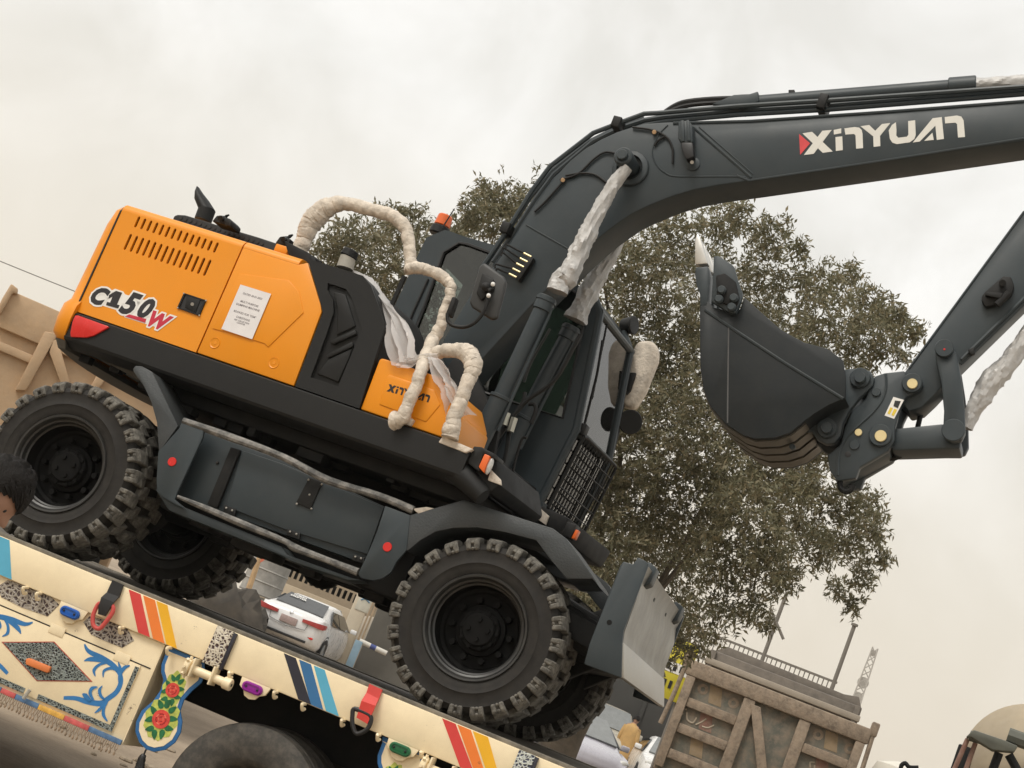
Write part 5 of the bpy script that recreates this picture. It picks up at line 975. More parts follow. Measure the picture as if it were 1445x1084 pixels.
# lashing winches under the rail
def winch(dx):
    a = Vector(T3(z5((960, 580)), YT-0.03)); b_ = Vector(T3(z5((1140, 660)), YT-0.03)); a.x += dx; b_.x += dx; b_.z = a.z = 0.5*(a.z+b_.z); d = (b_-a).normalized()
    w_ = G().cyl(a, b_, 0.026, n=16).cyl(b_-d*0.02, b_+d*0.03, 0.036, n=16, bev=0.004).cyl(a-d*0.035, a, 0.05, n=10, bev=0.005).obj('lashing_winch', cream, tr)
    for p in (a+d*0.02, b_-d*0.09): G().box(p.x-0.006, p.x+0.006, p.y-0.045, YT+0.03, p.z-0.045, ZB-0.002, 0.003).obj('winch_cheek', cream, w_)
    rt = G(); [rt.cyl(a+Vector((-0.02, 0.05*math.cos(t), 0.05*math.sin(t))), a+Vector((-0.02, 0.066*math.cos(t), 0.066*math.sin(t))), 0.010, n=6) for t in [k*PI/4 for k in range(8)]]; rt.obj('ratchet_teeth', cream, w_)
    G().cyl(b_+d*0.03, b_+d*0.032, 0.010, n=8).obj('winch_hole', ink, w_)
winch(0.0); winch(dxf+0.10)
# lorry wheels
tyl = mat('lorry_tyre', (0.045, 0.042, 0.037), 0.75, var=0.3, vscale=7, dust=0.6, dustcol=(0.15, 0.13, 0.105))
wt = G().lathe([(0.26, -0.11), (0.30, -0.14), (0.40, -0.15), (0.47, -0.145), (0.505, -0.12), (0.515, -0.06), (0.507, -0.055), (0.507, -0.045), (0.516, -0.04), (0.516, 0.04), (0.507, 0.045), (0.507, 0.055), (0.515, 0.06), (0.505, 0.12), (0.47, 0.145), (0.40, 0.15), (0.30, 0.14), (0.26, 0.11), (0.24, 0.05), (0.23, -0.02), (0.12, -0.03), (0.11, 0.06), (0, 0.06)], (0, 0, 0), n=64).mesh('lorry_wheel', tyl, 40)
xw = FT.on((392, 1022), -1.12)[0]
for x in (xw, xw+1.34, xw-3.6):
    for y in (-1.10, -0.76, 0.76, 1.10):
        o = link('lorry_wheel', wt, tr); o.location = (x, y, 0.475); o.scale = (0.92, 0.92, 0.92)
        if y > 0: o.rotation_euler.z = PI
    G().cyl((x, -0.9, 0.515), (x, 0.9, 0.515), 0.09, n=12).obj('lorry_axle', dark, tr)
for x in (xw, xw+1.34): G().box(x-0.55, x+0.55, -0.42, -0.33, 0.56, 0.72, 0.02).obj('leaf_spring', dark, tr)
G().box(xl_-0.6, xl_-0.1, YT+0.05, 1.2, 0.55, 1.12, 0.02).obj('fuel_locker', dark, tr)

# ================================================================== ground
def gz(x, y): return 0.0 if y < 3 else min(0.022*(y-3), 1.2)
gm = bpy.data.materials.new('sandy_ground'); gm.use_nodes = True
_t = gm.node_tree; _b = _t.nodes['Principled BSDF']; _tc = _t.nodes.new('ShaderNodeTexCoord'); _n1 = _t.nodes.new('ShaderNodeTexNoise'); _n1.inputs['Scale'].default_value = 0.7; _n1.inputs['Detail'].default_value = 10; _n1.inputs['Roughness'].default_value = 0.65
_r1 = _t.nodes.new('ShaderNodeValToRGB'); _r1.color_ramp.elements[0].position = 0.3; _r1.color_ramp.elements[0].color = (0.20, 0.155, 0.11, 1); _r1.color_ramp.elements[1].position = 0.7; _r1.color_ramp.elements[1].color = (0.40, 0.32, 0.235, 1)
_n2 = _t.nodes.new('ShaderNodeTexNoise'); _n2.inputs['Scale'].default_value = 14; _n2.inputs['Detail'].default_value = 8; _bp = _t.nodes.new('ShaderNodeBump'); _bp.inputs['Strength'].default_value = 0.6; _bp.inputs['Distance'].default_value = 0.04
for a, b_ in ((_tc.outputs['Object'], _n1.inputs['Vector']), (_tc.outputs['Object'], _n2.inputs['Vector']), (_n1.outputs['Fac'], _r1.inputs[0]), (_r1.outputs[0], _b.inputs['Base Color']), (_n2.outputs['Fac'], _bp.inputs['Height']), (_bp.outputs[0], _b.inputs['Normal'])): _t.links.new(a, b_)
_b.inputs['Roughness'].default_value = 0.95
g = G(); xs = [-700, -400, -200, -80, -40, -20, -10, 0, 10, 20, 40, 80, 200, 400, 700]; ys = [-700, -400, -100, -30, -10, 0, 3, 10, 20, 40, 57.5, 100, 200, 400, 700]
g.loft([[(x, y, gz(x, y)) for x in xs] for y in ys], closed=False, caps=False)
go = g.obj('ground', gm, None, None, ang=60); go['kind'] = 'structure'; go['label'] = 'dusty sandy ground of the yard'
if go.data.polygons[0].normal.z < 0: go.data.flip_normals()

rb_ = G(); rs9 = random.Random(21)
for i in range(420):                          # loose stones and clods under and beside the lorry
    x, y = rs9.uniform(-6, 5), rs9.uniform(-2.5, 6); s = rs9.uniform(0.015, 0.06)*(1.6 if rs9.random() < 0.1 else 1)
    rb_.sphere((x, y, gz(x, y)+s*0.2), s, 6, (rs9.uniform(0.7, 1.5), rs9.uniform(0.7, 1.5), rs9.uniform(0.4, 0.8)))
rbo = rb_.obj('rubble', mat('stones', (0.33, 0.27, 0.2), 0.95, var=0.35, vscale=12), None, None, ang=20); rbo['kind'] = 'stuff'; rbo['label'] = 'loose stones scattered on the sandy ground under the lorry'
def front_frame(px, py, depth, dyaw=0.0):     # a frame standing on the ground whose x axis runs across the view at that pixel
    p = at(px, py, depth); d = pray(px, py); yaw = math.atan2(d[1], d[0])-PI/2+dyaw
    return Frame((p[0], p[1], gz(p[0], p[1])), yaw)

# ================================================================== tree
leafm = bpy.data.materials.new('dusty_leaves'); leafm.use_nodes = True
_t = leafm.node_tree; _b = _t.nodes['Principled BSDF']; _g = _t.nodes.new('ShaderNodeNewGeometry'); _r = _t.nodes.new('ShaderNodeValToRGB')
_r.color_ramp.elements[0].color = (0.125, 0.122, 0.070, 1); _r.color_ramp.elements[1].color = (0.27, 0.25, 0.165, 1)
_e = _r.color_ramp.elements.new(0.5); _e.color = (0.18, 0.172, 0.102, 1); _e = _r.color_ramp.elements.new(0.93); _e.color = (0.27, 0.225, 0.135, 1)
_t.links.new(_g.outputs['Random Per Island'], _r.inputs[0]); _t.links.new(_r.outputs[0], _b.inputs['Base Color']); _b.inputs['Roughness'].default_value = 0.6
_tl = _t.nodes.new('ShaderNodeBsdfTranslucent'); _t.links.new(_r.outputs[0], _tl.inputs[0]); _ms = _t.nodes.new('ShaderNodeMixShader'); _ms.inputs[0].default_value = 0.35; _t.links.new(_b.outputs[0], _ms.inputs[1]); _t.links.new(_tl.outputs[0], _ms.inputs[2]); _t.links.new(_ms.outputs[0], _t.nodes['Material Output'].inputs[0])
bark = mat('bark', (0.10, 0.082, 0.062), 0.9, var=0.3, vscale=12, bump=0.6, bscale=25)
TD = 17.5
clumps = [(470, 362, 34), (505, 345, 42), (545, 335, 40), (585, 325, 30), (560, 300, 16), (520, 410, 52), (580, 390, 48), (600, 460, 60), (560, 470, 50), (630, 345, 32), (650, 320, 22), (700, 275, 30), (695, 310, 40), (670, 300, 24), (745, 290, 34), (730, 330, 40), (770, 360, 60), (810, 300, 60), (850, 360, 60),
 (900, 380, 60), (960, 335, 48), (1020, 315, 34), (1045, 300, 18), (1085, 330, 30), (1125, 350, 14), (1000, 400, 64), (1080, 390, 44), (1150, 400, 34), (1195, 400, 30), (1230, 430, 30), (1265, 455, 24), (1292, 468, 12), (1265, 490, 24), (1220, 480, 44), (1160, 460, 54), (1090, 470, 60), (1200, 530, 34), (900, 470, 70), (980, 500, 76), (1060, 560, 70), (1130, 550, 56), (900, 560, 70), (880, 640, 66), (950, 600, 76), (1030, 640, 76), (1110, 640, 58), (1165, 640, 36),
 (1120, 710, 54), (1185, 705, 36), (1225, 715, 24), (1238, 745, 22), (1200, 760, 34), (1150, 770, 40), (1245, 790, 14), (1215, 812, 20), (1060, 720, 70), (980, 700, 76), (900, 720, 70), (860, 700, 50), (870, 790, 56), (940, 790, 66), (1020, 790, 60), (1085, 790, 44), (1110, 820, 24), (1060, 860, 26), (1085, 880, 10), (1000, 870, 38), (950, 880, 40), (930, 920, 24), (1205, 852, 12), (1180, 830, 12), (975, 915, 16), (860, 560, 56), (840, 470, 40), (1130, 690, 30), (840, 760, 40), (1250, 450, 22), (1180, 590, 20), (815, 800, 40), (800, 770, 36), (830, 850, 40), (870, 850, 46), (880, 900, 40), (800, 820, 30)]
rs = np.random.RandomState(11)
sprigs = []; clump_c = []
for (cx, cy, r) in clumps:
    dz = rs.uniform(-1.6, 1.6); c = at(cx, cy, TD+dz); R_ = r*(TD+dz)/FPX; clump_c.append((c, R_))
    n = int(150*(R_/0.30)**2)+18
    for _ in range(n):
        v = rs.normal(size=3); v /= np.linalg.norm(v); rad = R_*(0.25+0.80*rs.uniform()**0.6)*(1+0.22*math.sin(v[0]*7+cx)+0.18*math.sin(v[2]*9+cy))
        sprigs.append((c+v*rad*np.array([1, 1.3, 1]), v))
V, F_ = [], []
def leaf_pts(base, d, ln, wd, nrm):
    s = np.cross(d, nrm); s /= (np.linalg.norm(s)+1e-9); droop = np.array([0, 0, -1.0])*ln*0.10
    return [base, base+d*ln*0.45+s*wd, base+d*ln+droop, base+d*ln*0.45-s*wd]
for b0, v in sprigs:
    ax = v*0.8+rs.normal(size=3)*0.5; ax /= np.linalg.norm(ax)
    for k in range(rs.randint(7, 12)):
        d = ax*rs.uniform(0.1, 0.9)+rs.normal(size=3)*0.75; d /= np.linalg.norm(d); ln = rs.uniform(0.042, 0.088); nrm = rs.normal(size=3)+np.array([0, 0, 0.8])
        bs = b0+ax*rs.uniform(-0.04, 0.06)+rs.normal(size=3)*0.012; i = len(V); V += leaf_pts(bs, d, ln, ln*rs.uniform(0.11, 0.17), nrm); F_.append((i, i+1, i+2)); F_.append((i, i+2, i+3))
cr = bpy.data.meshes.new('crown'); cr.from_pydata(np.array(V).tolist(), [], F_); cr.materials.append(leafm)
tb_ = at(862, 850, TD+0.5); base = np.array([tb_[0], tb_[1], gz(tb_[0], tb_[1])])
FTree = Frame(base, 0.0)
tree = thing('broadleaf_tree', 'large dusty broadleaf tree behind the excavator cab and bucket', 'tree', FTree)
crown = link('crown', cr, tree); crown.location = tuple(-base)
tg = G(); fork = base+np.array([0.1, 0, 1.9]); loc = lambda p: tuple(np.array(p)-base)
tg.tube([loc(base-np.array([0, 0, 0.1])), loc(base+np.array([0.03, 0, 1.2])), loc(fork)], [0.26, 0.21, 0.18], n=12, sub=4, noise=0.05)
big = sorted([c for c in clump_c if c[1] > 0.28], key=lambda c: c[0][2])
rs2 = np.random.RandomState(4)
for k, (c, R_) in enumerate(clump_c):
    if R_ < 0.40 or k % 3: continue
    m1 = fork*(0.55)+c*0.45+np.array([rs2.uniform(-.2, .2), rs2.uniform(-.2, .2), 0.25]); tg.tube([loc(fork+rs2.normal(size=3)*0.05), loc(m1), loc(c*0.85+m1*0.15), loc(c+rs2.normal(size=3)*R_*0.4)], [0.055, 0.028, 0.016, 0.007], n=6, sub=3)
tg.obj('trunk', bark, tree)

# ================================================================== dump lorries
rust = mat('dusty_truck_paint', (0.25, 0.195, 0.145), 0.9, var=0.4, vscale=9, dust=0.85, dustcol=(0.36, 0.295, 0.225), bump=0.7, bscale=30, speck=0.6)
rustp = mat('faded_panel', (0.15, 0.15, 0.125), 0.9, var=0.3, vscale=3, dust=0.95, dustcol=(0.31, 0.24, 0.18), bump=0.2)
rusto = mat('faded_ochre', (0.30, 0.225, 0.135), 0.85, var=0.25, vscale=6, dust=0.7, dustcol=(0.33, 0.26, 0.2))
rustr = mat('faded_red', (0.24, 0.13, 0.10), 0.85, var=0.3, vscale=6, dust=0.7, dustcol=(0.33, 0.26, 0.2))
tan = mat('tan_paint', (0.50, 0.35, 0.215), 0.75, var=0.14, vscale=4, dust=0.45, dustcol=(0.47, 0.36, 0.25), bump=0.3, bscale=25, speck=0.25)
FD = front_frame(1100, 990, 22.0)
dt = thing('dump_lorry', 'dirty brown dump lorry with N-shaped braces on its tailgate, beside the blade', 'lorry', FD)
d = lambda *p: FD.poly(y5(*p), 0.0)
A = d((190, 190), (880, 430), (850, 640), (560, 700), (130, 480), (100, 400))
tz1, tz0 = d((500, 310))[0][1] if False else FD.on(y5((500, 308)), 0)[1], None
xa = FD.on(y5((190, 230)), 0)[0]; xb = FD.on(y5((868, 450)), 0)[0]; zt_ = FD.on(y5((520, 312)), 0)[1]; zb_ = zt_-1.45
body = G().box(xa, xb, 0.05, 5.2, zb_, zt_-0.03, 0.02).obj('dump_body', rust, dt)
gate = G().box(xa+0.02, xb-0.02, 0.0, 0.05, zb_+0.02, zt_-0.04, 0.01).obj('tailgate', rustp, dt)
def bar(name, p, q, w, m=rust, y=-0.09, parent=gate):
    a, b_ = Vector(FD.on(y5(p), 0)), Vector(FD.on(y5(q), 0)); dd_ = (b_-a).normalized(); nn = Vector((-dd_.y, dd_.x))*w/2
    return G().prism([tuple(a+nn), tuple(b_+nn), tuple(b_-nn), tuple(a-nn)], y, 0.003, 0.012).obj(name, m, parent)
G().box(xa-0.03, xb+0.03, -0.10, 0.06, zt_-0.20, zt_, 0.02).obj('top_rail', rust, gate)
xm = [xa, xa+(xb-xa)*0.36, xa+(xb-xa)*0.67, xb]
for x in (xm[1], xm[2]): G().box(x-0.075, x+0.075, -0.085, 0.004, zb_+0.05, zt_-0.201, 0.012).obj('brace', rust, gate)
G().prism([(xm[1]+0.02, zt_-0.25), (xm[1]+0.16, zt_-0.25), (xm[2]-0.02, zb_+0.06), (xm[2]-0.16, zb_+0.06)], -0.095, 0.004, 0.012).obj('brace', rust, gate)
for sx in (xa, xb-0.12): G().box(sx, sx+0.12, -0.095, 0.004, zb_+0.05, zt_-0.201, 0.012).obj('side_post', rust, gate)
for (x0, x1) in ((xa+0.121, xm[1]-0.076), (xm[2]+0.076, xb-0.121)):
    for k, zz in enumerate((zt_-0.52, zt_-0.86, zt_-1.2)): G().box(x0, x1, -0.07, 0.004, zz-0.06, zz+0.06, 0.01).obj('cross_rib', rust, gate)
    for k, (m, zz) in enumerate(((rusto, zt_-0.33), (rustr, zt_-0.68), (rusto, zt_-1.02))): G().prism([(x0+0.25, zz-0.1), (x0+0.42, zz-0.1), (x0+0.36, zz+0.12), (x0+0.2, zz+0.12)], -0.004, 0.002).obj('faded_artwork', m, gate)
    for xx, zz in ((x0+0.13, zt_-0.30), (x0+0.55, zt_-0.32)): G().plate(circ((xx, zz), 0.07, 16), [circ((xx, zz), 0.03, 12)], -0.003, 0.001).obj('faded_flower', rust, gate)
scrib = mat('faded_lettering', (0.42, 0.36, 0.28), 0.8)
for cx_, cz_, s in ((xa+0.32, zt_-0.69, 1.0), (xm[2]+0.45, zt_-0.72, 1.0)):
    for pts in (((-0.16, 0.05), (-0.12, -0.04), (-0.04, -0.05), (-0.02, 0.03)), ((0.0, -0.06), (0.06, 0.0), (0.10, 0.06)), ((0.08, -0.05), (0.16, -0.04), (0.22, 0.02)), ((-0.2, 0.0), (-0.22, 0.06), (-0.17, 0.08))): G().tube([(cx_+a, -0.002, cz_+b_) for a, b_ in pts], 0.012, n=5, sub=3).obj('faded_script', scrib, gate)
for sx, sg in ((xa-0.05, -1), (xb+0.05, 1)):
    G().tube([(sx, -0.06, zt_+0.06), (sx+sg*0.02, -0.06, zt_-0.5), (sx+sg*0.05, -0.06, zt_-0.9)], 0.03, n=8).obj('gate_latch', rust, dt); G().box(sx-0.05, sx+0.05, -0.1, 0.05, zt_-0.08, zt_+0.10, 0.02).obj('gate_hinge', rust, dt)
loadm = mat('aggregate', (0.38, 0.32, 0.24), 0.95, var=0.3, vscale=9, bump=0.8, bscale=18)
ldr = []
for i in range(15):
    t = i/14; ldr.append([(xa+0.05+(xb-xa-0.1)*t, yv, zt_-0.06+0.075*h*(0.6+0.4*math.sin(5*t+yv))) for yv, h in ((0.06, 0.6), (0.4, 1.2), (1.2, 1.6), (3, 1.4), (5, 0.3))])
G().loft(ldr, closed=False, caps=False).obj('load', loadm, dt)
G().box(xa+0.2, xb-0.2, 0.4, 6.8, 0.75, zb_-0.05, 0.03).obj('lorry_chassis', dark, dt)
for x in (xa+0.25, xb-0.25):
    for yv in (1.0, 2.3, 6.0): o = link('lorry_wheel', wt, dt); o.location = (x, yv, 0.515); o.rotation_euler.z = PI/2*(1 if x > 0 else -1)
G().box(xa+0.1, xb-0.1, 5.5, 7.2, 0.7, 2.6, 0.08).obj('lorry_cab', rust, dt)
# grey dump body parked behind it
FD2 = front_frame(1105, 950, 29.5)
d2_ = thing('dump_lorry', 'grey empty dump lorry body showing above the brown tailgate', 'lorry', FD2)
gdm = mat('grey_dumper', (0.135, 0.118, 0.10), 0.8, var=0.25, vscale=3, dust=0.7, dustcol=(0.21, 0.18, 0.15))
xa2 = FD2.on(y5((258, 185)), 0)[0]; xb2 = FD2.on(y5((840, 370)), 0)[0]; z2t = FD2.on(y5((560, 235)), 0)[1]
G().box(xa2, xb2, 0.0, 4.8, z2t-1.7, z2t-0.1, 0.03).obj('dump_body', gdm, d2_)
G().box(xa2-0.02, xb2+0.02, -0.08, 0.1, z2t-0.36, z2t-0.25, 0.02).obj('body_rib', mat('dusty_rib', (0.3, 0.26, 0.21), 0.8), d2_)
G().prism([(xa2+0.05, z2t-0.1), (xa2+0.25, z2t+0.06), (xb2-0.35, z2t+0.02), (xb2-0.1, z2t+0.07), (xb2, z2t-0.1)], 0.3, 0.4, 0.01).obj('head_board', gdm, d2_)
for xx in (xa2+0.03, xb2-0.12): G().box(xx, xx+0.09, -0.06, 0.04, z2t-1.7, z2t-0.1, 0.01).obj('body_post', gdm, d2_)
G().box(xa2+0.3, xb2-0.3, 0.3, 5, 0.7, z2t-1.72, 0.03).obj('lorry_chassis', dark, d2_)
for x in (xa2+0.3, xb2-0.3):
    for yv in (1.0, 2.3, 5.5): o = link('lorry_wheel', wt, d2_); o.location = (x, yv, 0.515); o.rotation_euler.z = PI/2*(1 if x > 0 else -1)
# tan dump lorry behind the excavator's tail
FL = front_frame(90, 480, 16.5)
dl = thing('dump_lorry', 'clean tan dump lorry with A-shaped tailgate brace behind the counterweight', 'lorry', FL)
lf = lambda *p: FL.poly(y8(*p), 0.0)
zt3 = FL.on(y8((300, 262)), 0)[1]; xl3 = FL.on(y8((60, 190)), 0)[0]
bd3 = G().box(xl3, xl3+2.3, 0.0, 4.8, zt3-1.45, zt3, 0.02).obj('dump_body', tan, dl)
G().box(xl3+0.02, xl3+2.3, -0.07, 0.005, zt3-0.36, zt3-0.0, 0.012).obj('top_rail', tan, bd3)
G().prism(lf((18, 230), (85, 120), (138, 160), (132, 205), (98, 190), (8, 350), (-30, 330)), -0.12, 0.3, 0.015).obj('headboard_edge', tan, bd3)
for pts in (((340, 480), (440, 500), (200, 930), (115, 930)), ((405, 545), (440, 545), (560, 960), (490, 960), (375, 640)), ((760, 770), (840, 800), (720, 960), (660, 960))): G().prism(lf(*pts), -0.085, 0.006, 0.012).obj('side_brace', tan, bd3)
za = FL.on(y8((0, 600)), 0)[1]; G().prism([(xl3, za-0.03), (xl3+0.55, za-0.03), (xl3+0.5, za+0.05), (xl3, za+0.05)], -0.06, 0.005, 0.01).obj('side_rib', tan, bd3)
for q in ((188, 440), (118, 400)): G().lathe([(0.035, 0.02), (0.02, 0.03)], (*FL.on3(y8(q), -0.02),), n=12).obj('eye_bolt', tan, bd3)
G().box(xl3+0.5, xl3+1.8, 0.2, 6.4, 0.75, zt3-1.46, 0.03).obj('lorry_chassis', dark, dl)
for x in (xl3+0.2, xl3+2.1):
    for yv in (0.9, 2.2, 5.9): o = link('lorry_wheel', wt, dl); o.location = (x, yv, 0.515); o.rotation_euler.z = PI/2*(1 if x > xl3+1 else -1)
G().box(xl3+0.05, xl3+2.25, 5.0, 6.8, 0.7, 2.7, 0.1).obj('lorry_cab', tan, dl)

# ================================================================== cars
wcar = None
tyr = mat('car_tyre', (0.02, 0.02, 0.02), 0.8); alloy = mat('alloy', (0.45, 0.45, 0.45), 0.35, metal=0.7)
cg = glass('car_glass', (0.10, 0.11, 0.11), 0.10)
chrome = mat('chrome', (0.6, 0.6, 0.6), 0.2, metal=0.9)
def car(name, label, fr, colr, suv=False, group=None, rear_text=None):
    c = thing(name, label, 'car', fr, group); pm_ = mat('car_paint_%.2f_%.2f' % (colr[0], colr[2]), colr, 0.3, var=0.03, coat=0.5)
    if suv: S_ = [(-2.2, .74, .45, .75, 1.05, .66, 1.10), (-2.15, .86, .32, .75, 1.08, .70, 1.62), (-1.9, .90, .30, .72, 1.06, .70, 1.72), (-.6, .91, .28, .70, 1.04, .70, 1.76), (.35, .91, .28, .70, 1.03, .68, 1.72), (1.1, .90, .28, .70, 1.05, .78, 1.10), (1.95, .88, .3, .68, .98, .76, 1.02), (2.2, .80, .38, .62, .88, .70, .92), (2.28, .68, .45, .6, .78, .6, .80)]
    else: S_ = [(-2.32, .68, .45, .62, .86, .60, .90), (-2.25, .80, .34, .62, .98, .66, 1.03), (-2.1, .86, .28, .64, 1.02, .70, 1.07), (-1.68, .89, .25, .64, 1.02, .70, 1.09), (-1.3, .895, .22, .62, 1.00, .64, 1.245), (-.95, .895, .22, .62, .98, .585, 1.40), (-.3, .895, .22, .62, .97, .60, 1.46), (.3, .895, .22, .62, .96, .60, 1.44), (.7, .89, .22, .62, .95, .67, 1.25), (1.25, .885, .22, .62, .94, .76, .99), (1.9, .86, .24, .60, .86, .70, .90), (2.2, .78, .32, .56, .76, .62, .80), (2.32, .64, .42, .54, .66, .52, .68)]
    rings = []
    for x, hw, z0, zm, zb2, hr, zr2 in S_:
        h = [(hw*.90, z0), (hw*.985, z0+.12), (hw, zm), (hw*.985, (zm+zb2)/2+.03), (hw*.945, zb2), (hr+.03, zr2-.05), (hr-.06, zr2), (hr*.4, zr2+.008)]
        rings.append([(x, y, z) for y, z in h]+[(x, -y, z) for y, z in h[::-1]])
    bd_ = G().loft(rings).obj('car_body', pm_, c, ang=55)
    if suv:
        G().hull8([(-2.185, -.60, 1.15), (-2.185, .60, 1.15), (-2.13, .58, 1.58), (-2.13, -.58, 1.58)], [(-2.15, -.60, 1.15), (-2.15, .60, 1.15), (-2.10, .58, 1.58), (-2.10, -.58, 1.58)]).obj('rear_window', cg, c)
        G().hull8([(1.06, -.74, 1.18), (1.06, .74, 1.18), (.46, .63, 1.72), (.46, -.63, 1.72)], [(.98, -.74, 1.13), (.98, .74, 1.13), (.38, .63, 1.66), (.38, -.63, 1.66)]).obj('windscreen', mat('screen_haze', (0.20, 0.21, 0.21), 0.15), c)
    else:
        G().hull8([(-1.72, -.64, 1.125), (-1.72, .64, 1.125), (-1.03, .53, 1.43), (-1.03, -.53, 1.43)], [(-1.68, -.64, 1.07), (-1.68, .64, 1.07), (-1.0, .53, 1.37), (-1.0, -.53, 1.37)]).obj('rear_window', cg, c)
        G().hull8([(1.24, -.70, 1.05), (1.24, .70, 1.05), (.44, .54, 1.46), (.44, -.54, 1.46)], [(1.18, -.70, .99), (1.18, .70, .99), (.40, .54, 1.40), (.40, -.54, 1.40)]).obj('windscreen', mat('screen_haze', (0.20, 0.21, 0.21), 0.15), c)
    zs, zt2 = (1.08, 1.62) if suv else (1.0, 1.34)
    for s in (1, -1):
        for x0, x1, xt0, xt1 in (((-1.75, -.75, -1.7, -.75), (-.68, .92, -.68, .3)) if suv else ((-1.42, -.42, -.98, -.42), (-.36, 1.0, -.36, .42))):
            yb2, yt2 = (.885, .76) if suv else (.875, .69)
            G().hull8([(x0, s*yb2, zs), (x1, s*yb2, zs), (xt1, s*yt2, zt2), (xt0, s*yt2, zt2)], [(x0, s*(yb2-.03), zs), (x1, s*(yb2-.03), zs), (xt1, s*(yt2-.03), zt2), (xt0, s*(yt2-.03), zt2)]).obj('side_window', cg, c)
        for x in (-1.42, 1.42):
            w_ = G().lathe([(0.18, 0.10), (0.26, 0.11), (0.31, 0.10), (0.325, 0.06), (0.325, -0.06), (0.3, -0.1)], (x, s*0.80, 0.325), (0, s, 0), n=28).obj('wheel', tyr, c); G().lathe([(0.2, 0.105), (0.19, 0.085), (0.06, 0.09), (0, 0.10)], (x, s*0.80, 0.325), (0, s, 0), n=20).obj('hub_cap', alloy, w_)
            G().lathe([(0.37, 0.098), (0.30, 0.092)], (x, s*0.795, 0.345), (0, s, 0), n=28).obj('wheel_arch', ink, c)
        G().box(0.86, 0.96, min(s*0.88, s*1.06), max(s*0.88, s*1.06), 1.0 if not suv else 1.12, 1.12 if not suv else 1.28, 0.03).obj('door_mirror', pm_, c)
        xt = -2.30 if not suv else -2.2
        if not suv: G().loft([[(x, s*y, za_), (x+0.07, s*(y-0.02), za_), (x+0.07, s*(y-0.02), zb2), (x, s*y, zb2)] for x, y, za_, zb2 in ((-2.365, .34, .83, .905), (-2.375, .58, .82, .92), (-2.335, .78, .81, .935), (-2.25, .875, .81, .945), (-2.06, .915, .85, .945))]).obj('tail_lamp', mat('dull_lens', (0.38, 0.05, 0.045), 0.35), c)
        else: G().box(-2.22, -2.1, min(s*.66, s*.84), max(s*.66, s*.84), .85, 1.25, 0.02).obj('tail_lamp', mat('dull_lens', (0.38, 0.05, 0.045), 0.35), c)
        G().sphere((2.14, s*0.68, 0.78 if not suv else 0.86), 0.15, 12, (0.35, 0.75, 0.45)).obj('headlamp', mat('lamp_clear', (0.62, 0.62, 0.6), 0.15), c)
        G().box(xt-0.02, xt+0.06, min(s*.6, s*.74), max(s*.6, s*.74), .50, .55, 0.01).obj('bumper_reflector', redl, c)
    xr2 = -2.34 if not suv else -2.23
    np_ = G().box(xr2-0.015, xr2+0.02, -0.22, 0.22, 0.66, 0.84, 0.008).obj('number_plate', mat('plate_pink', (0.36, 0.27, 0.25), 0.5, var=0.2, vscale=30), c)
    G().tube([(xr2+0.01, -.52, .92), (xr2-0.012, -.48, .66), (xr2-0.015, 0, .60), (xr2-0.012, .48, .66), (xr2+0.01, .52, .92)], 0.010, n=6).obj('boot_seam', mat('seam_grey', (0.2, 0.2, 0.2), 0.6), c)
    G().box(xr2+0.0, xr2+0.05, -.6, .6, .36, .42, 0.01).obj('bumper_slot', ink, c)
    G().lathe([(0.05, 0.012), (0.035, 0.018)], (xr2+0.02, 0, 0.95), (-1, 0, 0.2), n=14).obj('badge', chrome, c)
    if rear_text:
        me = text_mesh(rear_text, 0.115, offset=0.004); n_ = Vector((-0.404, 0, 0.915)).normalized(); 
        me.transform(Matrix.Translation((-1.21, 0.24, 1.375)) @ Matrix(((0, 0.915, -0.404, 0), (-1, 0, 0, 0), (0, 0.404, 0.915, 0), (0, 0, 0, 1)))); me.materials.clear(); me.materials.append(white); link('window_sticker', me, c)
    return c
def car_frame(px, py, depth, rel): 
    p = at(px, py, depth); d_ = pray(px, py); return Frame((p[0], p[1], gz(p[0], p[1])), math.atan2(d_[1], d_[0])+rel)
car('white_sedan', 'white saloon car seen from behind beyond the lorry deck, under the excavator belly', car_frame(433, 891, 45, math.radians(-13)), (0.72, 0.72, 0.72), rear_text='TOKIO\nDRIFTER')
car('silver_sedan', 'lilac silver saloon car parked under the far front tyre', car_frame(784, 1086, 36, math.radians(195)), (0.42, 0.41, 0.46))
car('beige_suv', 'beige off-roader with clear windscreen parked beside the man in mustard', car_frame(834, 1052, 48, math.radians(192)), (0.46, 0.43, 0.36), suv=True)
car('white_hatchback', 'white car parked against the brown dump lorry', car_frame(934, 1106, 44, math.radians(186)), (0.70, 0.70, 0.69))

# ================================================================== walls, pillar, odds and ends behind the lorry
FW = front_frame(440, 850, 58.0)
conc = mat('plaster', (0.42, 0.35, 0.255), 0.9, var=0.15, vscale=0.8, dust=0.5, dustcol=(0.50, 0.43, 0.33), bump=0.2, bscale=9)
conc2 = mat('old_plaster', (0.30, 0.245, 0.175), 0.9, var=0.25, vscale=0.6, dust=0.5, dustcol=(0.20, 0.16, 0.12), bump=0.2, bscale=9)
def rect(fr, a, b_, y=0.0): p, q = fr.on(a, y), fr.on(b_, y); return min(p[0], q[0]), max(p[0], q[0])
xw0 = FW.on(w6((408, 340)), 0)[0]; zw = FW.on(w6((408, 340)), 0)[1]
wall = tag(link('plaster_wall', G().box(xw0, xw0+3.6, 0, 0.25, -0.3, zw, 0.02).mesh('plaster_wall', conc, 30)), 'low pale plaster wall right behind the white saloon', 'wall'); wall.location = FW.o; wall.rotation_euler.z = FW.yaw
FW2 = front_frame(440, 850, 63.0)
x0 = FW2.on(w6((500, 400)), 0)[0]; holes = []
